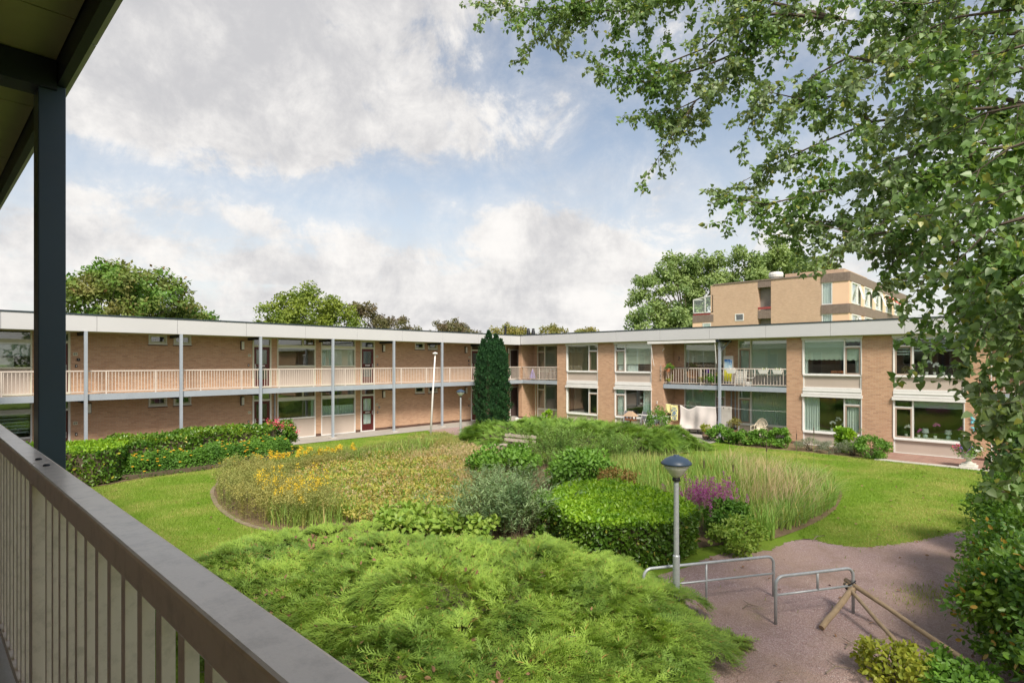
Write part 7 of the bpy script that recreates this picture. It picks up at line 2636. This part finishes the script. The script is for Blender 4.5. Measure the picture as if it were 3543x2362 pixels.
# ------------------------------------------------------------------ the big poplar at the right: limbs as they hang in the place
POPLAR = [
    (0.085, [(12.18, -1.86, 8.36), (10.43, 0.39, 8.44), (9.64, 1.5, 8.59), (9.15, 2.3, 8.86)]),
    (0.050, [(9.15, 2.3, 8.86), (8.82, 3.08, 9.27), (8.3, 4.06, 9.71), (7.81, 5.14, 9.9), (7.5, 6.05, 9.83), (7.4, 6.44, 9.48)]),
    (0.030, [(8.3, 4.06, 9.71), (7.83, 4.83, 9.44), (7.54, 5.72, 9.75), (7.3, 6.55, 9.99), (7.12, 7.32, 10.35)]),
    (0.045, [(9.15, 2.3, 8.86), (8.76, 3.0, 9.06), (8.56, 3.49, 9.13), (8.4, 3.96, 8.78), (8.12, 4.54, 8.62), (7.91, 5.04, 8.93)]),
    (0.040, [(8.76, 3.0, 9.06), (8.65, 3.4, 8.67), (8.48, 3.72, 8.2), (8.3, 4.06, 7.98), (8.14, 4.37, 7.49), (8.07, 4.59, 7.16)]),
    (0.030, [(8.65, 3.4, 8.67), (8.21, 4.01, 8.4), (7.84, 4.68, 8.3), (7.67, 5.29, 8.72)]),
    (0.020, [(8.3, 4.06, 7.98), (8.21, 4.3, 7.9), (8.02, 4.64, 7.87)]),
    (0.060, [(11.04, -1.69, 6.56), (9.63, 0.36, 7.2), (9.16, 1.43, 7.84), (8.9, 2.13, 8.17), (8.74, 2.58, 7.97), (8.6, 2.88, 7.53)]),
    (0.040, [(9.63, 0.36, 7.2), (9.11, 1.19, 7.18), (8.76, 1.84, 7.15), (8.5, 2.4, 6.94), (8.24, 2.82, 6.74), (7.97, 3.25, 6.47)]),
    (0.030, [(8.76, 1.84, 7.15), (8.67, 2.23, 7.59), (8.59, 2.6, 7.62), (8.32, 3.03, 7.79), (8.25, 3.24, 7.34)]),
    (0.050, [(10.07, -1.54, 5.45), (8.82, 0.33, 6.04), (8.6, 1.0, 6.24), (8.26, 1.65, 6.19), (8.07, 2.28, 6.17), (7.81, 2.84, 6.06), (7.63, 3.17, 6.18)]),
    (0.035, [(8.6, 1.0, 6.24), (8.25, 1.51, 5.84), (7.93, 1.99, 5.71), (7.73, 2.49, 5.76)]),
    (0.045, [(9.09, -1.39, 4.63), (8.02, 0.3, 5.22), (7.86, 0.76, 5.35), (7.65, 1.27, 5.44), (7.51, 1.71, 5.44), (7.48, 2.02, 5.59)]),
    (0.030, [(7.86, 0.76, 5.35), (7.67, 0.96, 5.21), (7.59, 1.18, 5.14), (7.51, 1.41, 5.2)]),
    (0.040, [(8.12, -1.24, 4.11), (7.09, 0.27, 4.51), (7.09, 0.55, 4.78), (7.11, 0.82, 4.85), (7.02, 1.06, 4.83)]),
    (0.030, [(7.47, -1.14, 3.82), (6.42, 0.24, 4.21), (6.58, 0.37, 4.52), (6.55, 0.54, 4.53), (6.41, 0.68, 4.45)]),
    (0.030, [(6.38, -0.58, 3.77), (6.22, 0.01, 3.89), (6.27, 0.11, 3.85), (6.3, 0.22, 3.78)]),
    (0.025, [(6.08, -0.56, 3.48), (5.97, -0.01, 3.57), (6.04, 0.06, 3.53), (5.98, 0.12, 3.46)]),
    (0.050, [(12.18, -1.86, 9.83), (9.95, 0.6, 9.11), (9.4, 1.47, 9.0), (9.14, 2.03, 8.65)]),
    (0.050, [(9.09, -1.39, 6.87), (7.75, 0.29, 6.93), (7.54, 0.8, 6.85), (7.41, 1.23, 6.66)]),
    (0.050, [(8.12, -1.24, 5.81), (6.95, 0.26, 5.96), (6.9, 0.6, 5.95), (6.87, 0.93, 5.73)]),
    (0.040, [(7.6, -0.7, 6.9), (6.95, 0.26, 7.18), (6.92, 0.73, 7.28), (6.93, 1.15, 7.24)]),
    (0.040, [(6.99, -0.64, 5.07), (6.42, 0.24, 5.19), (6.37, 0.44, 5.14), (6.29, 0.67, 4.86)]),
    (0.040, [(6.38, -0.58, 4.4), (5.88, 0.22, 4.62), (5.82, 0.43, 4.54), (5.78, 0.61, 4.3)]),
    (0.030, [(5.72, -0.33, 4.08), (5.58, 0.1, 4.27), (5.63, 0.19, 4.21), (5.68, 0.29, 4.12)]),
    (0.030, [(6.45, -0.37, 5.92), (6.15, 0.23, 6.04), (6.19, 0.48, 6.06), (6.21, 0.75, 5.96)]),
    (0.030, [(6.16, -0.36, 5.29), (5.88, 0.22, 5.42), (5.85, 0.4, 5.35), (5.83, 0.56, 5.21)]),
    (0.030, [(9.19, -0.2, 7.43), (8.91, 0.54, 7.69), (8.62, 1.13, 7.7), (8.38, 1.67, 7.58)]),
    (0.030, [(8.49, -0.18, 6.03), (8.12, 0.49, 6.34), (7.91, 0.99, 6.41), (7.75, 1.46, 6.29)]),
    (0.030, [(7.64, -0.16, 5.09), (7.47, 0.45, 5.5), (7.36, 0.85, 5.51), (7.29, 1.21, 5.51)]),
    (0.030, [(5.37, -0.11, 5.51), (5.45, 0.1, 5.56), (5.41, 0.28, 5.51), (5.39, 0.45, 5.39)]),
    (0.030, [(6.22, -0.13, 6.49), (6.13, 0.11, 6.51), (6.03, 0.36, 6.46), (6.04, 0.64, 6.53)]),
    (0.030, [(5.23, -0.11, 4.58), (5.31, 0.1, 4.67), (5.3, 0.25, 4.57), (5.33, 0.37, 4.43)]),
    (0.030, [(5.13, -0.15, 4.18), (5.3, -0.03, 4.36), (5.31, 0.1, 4.32), (5.34, 0.21, 4.23)]),
    (0.030, [(5.35, -0.23, 3.94), (5.48, -0.08, 3.99), (5.51, 0.03, 3.93), (5.43, 0.12, 3.81)]),
    (0.030, [(6.55, -0.19, 4.93), (6.54, 0.12, 4.94), (6.47, 0.33, 4.84), (6.42, 0.53, 4.63)]),
    (0.030, [(7.41, -0.21, 4.66), (7.41, 0.07, 4.69), (7.38, 0.25, 4.57), (7.23, 0.4, 4.37)]),
    (0.030, [(5.02, -0.18, 4.81), (5.14, -0.01, 4.91), (5.16, 0.11, 4.85), (5.17, 0.24, 4.73)]),
    (0.030, [(5.02, -0.18, 4.49), (5.0, -0.01, 4.51), (5.04, 0.09, 4.44), (5.08, 0.2, 4.36)]),
    (0.030, [(5.31, -0.19, 5.14), (5.41, -0.01, 5.26), (5.39, 0.16, 5.23), (5.35, 0.35, 5.17)]),
    (0.030, [(6.32, -0.23, 4.22), (6.27, -0.04, 4.3), (6.29, 0.09, 4.27), (6.33, 0.19, 4.17)]),
    (0.030, [(6.07, -0.26, 3.77), (5.99, -0.04, 3.89), (5.97, 0.13, 3.83), (5.88, 0.23, 3.69)]),
    (0.030, [(6.36, -0.28, 3.43), (6.27, -0.04, 3.55), (6.29, 0.09, 3.47), (6.21, 0.17, 3.33)]),
    (0.030, [(5.35, -0.23, 4.08), (5.34, -0.07, 4.11), (5.35, 0.05, 4.02), (5.39, 0.16, 3.9)]),
    (0.030, [(9.19, -0.2, 8.37), (8.73, 0.72, 8.36), (8.51, 1.24, 8.33), (8.3, 1.75, 8.51)]),
]
TRUNK = Vector((10.6, -3.0, 0))
rg = np.random.default_rng(401)
pt = empty('poplar_tree', tuple(TRUNK), 'large poplar with drooping leafy branches filling the upper right', 'tree')
mb = MB()
mb.tube([TRUNK, TRUNK + Vector((.1, .1, 4)), TRUNK + Vector((.2, .3, 8)), TRUNK + Vector((.1, .4, 12)), TRUNK + Vector((0, .4, 15))], [.42, .34, .28, .18, .06], 14)
LP, LA, LN, LS_ = [], [], [], []


def leafy(p, d, L, dens, r, depth=0):
    """a twig with leaves; may fork"""
    d = d / np.linalg.norm(d)
    k = max(2, int(L / .16))
    pts = [p]
    dd = d.copy()
    for i in range(k):
        dd = dd + rg.normal(size=3) * .16 + np.array((0, 0, -.10))
        dd /= np.linalg.norm(dd)
        pts.append(pts[-1] + dd * L / k)
    rs = [r * (1 - .75 * i / k) for i in range(k + 1)]
    mb.tube([tuple(q) for q in pts], rs, 4, caps=False)
    pts = np.array(pts)
    nl = max(3, int(L * dens))
    t = rg.uniform(.12, 1.0, nl) * k
    i0 = np.minimum(t.astype(int), k - 1)
    P = pts[i0] + (pts[i0 + 1] - pts[i0]) * (t - i0)[:, None]
    a = rdir(rg, nl) + np.array((0, 0, -.65))
    a = nrm(a)
    s = rg.uniform(.045, .082, nl)
    LP.append(P + a * (s * .45)[:, None])
    LA.append(a)
    LN.append(rdir(rg, nl) + np.array((0, 0, .4)))
    LS_.append(s)
    if depth < 1:
        for j in range(max(1, int(L / .13))):
            q = pts[min(k, 1 + int(rg.integers(0, k)))]
            leafy(q, dd * .4 + rdir(rg, 1)[0] * .9 + np.array((0, 0, -.25)), L * rg.uniform(.35, .6), dens, r * .6, depth + 1)


for r, pts in POPLAR:
    pts = [Vector(p) for p in pts]
    q0 = pts[0]
    # join limb starts to the trunk
    if q0.y < -.5:
        h = max(2.5, q0.z - 1.2)
        mb.tube([TRUNK + Vector((.1, .2, h)), (TRUNK + Vector((.1, .2, h))).lerp(q0, .5) + Vector((0, 0, .3)), q0], [r * 1.5, r * 1.25, r * 1.05], 7)
    n = len(pts)
    mb.tube(pts, [r * .62 * (1 - .85 * i / (n - 1)) for i in range(n)], 7)
    # visible stretch: side twigs
    for i in range(n - 1):
        a, b = np.array(pts[i]), np.array(pts[i + 1])
        L = np.linalg.norm(b - a)
        near = np.linalg.norm(a[:2])
        first = (i == 0 and q0.y < -.2)
        step = (.16 if first else .075)
        for j in range(max(1, int(L / step))):
            t = rg.random()
            p = a + (b - a) * t
            d = (b - a) / L
            tl = rg.uniform(.25, .62) * (1.0 if i < n - 2 else .75) * min(1., np.linalg.norm(p[:2]) / 8.)
            leafy(p, d * .55 + rdir(rg, 1)[0] * .85 + np.array((0, 0, -.12)), tl, 60 if np.linalg.norm(p[:2]) > 8.2 else 66, .005)
    leafy(np.array(pts[-1]), np.array(pts[-1] - pts[-2]), .45, 60, .005)
# upper crown over the frame
for k in range(46):
    z = rg.uniform(8.5, 14.5)
    c = np.array(TRUNK) + np.array((0, .4, z)) + rdir(rg, 1)[0] * rg.uniform(.6, 3.0) * np.array((1, 1, .5))
    st = np.array(TRUNK) + np.array((0, .4, z - .8))
    mb.tube([tuple(st), tuple((st + c) / 2 + np.array((0, 0, .2))), tuple(c)], [.04, .025, .01], 5)
    leafy(c, c - st, .7, 24, .008)
mb.build('trunk', 'bark', pt)
LP, LA, LN, LS_ = np.concatenate(LP), np.concatenate(LA), np.concatenate(LN), np.concatenate(LS_)
print('poplar leaves', len(LP))
scatter('crown', 'leaf_poplar', LP, LA, LN, LS_, T_DELT, pt)
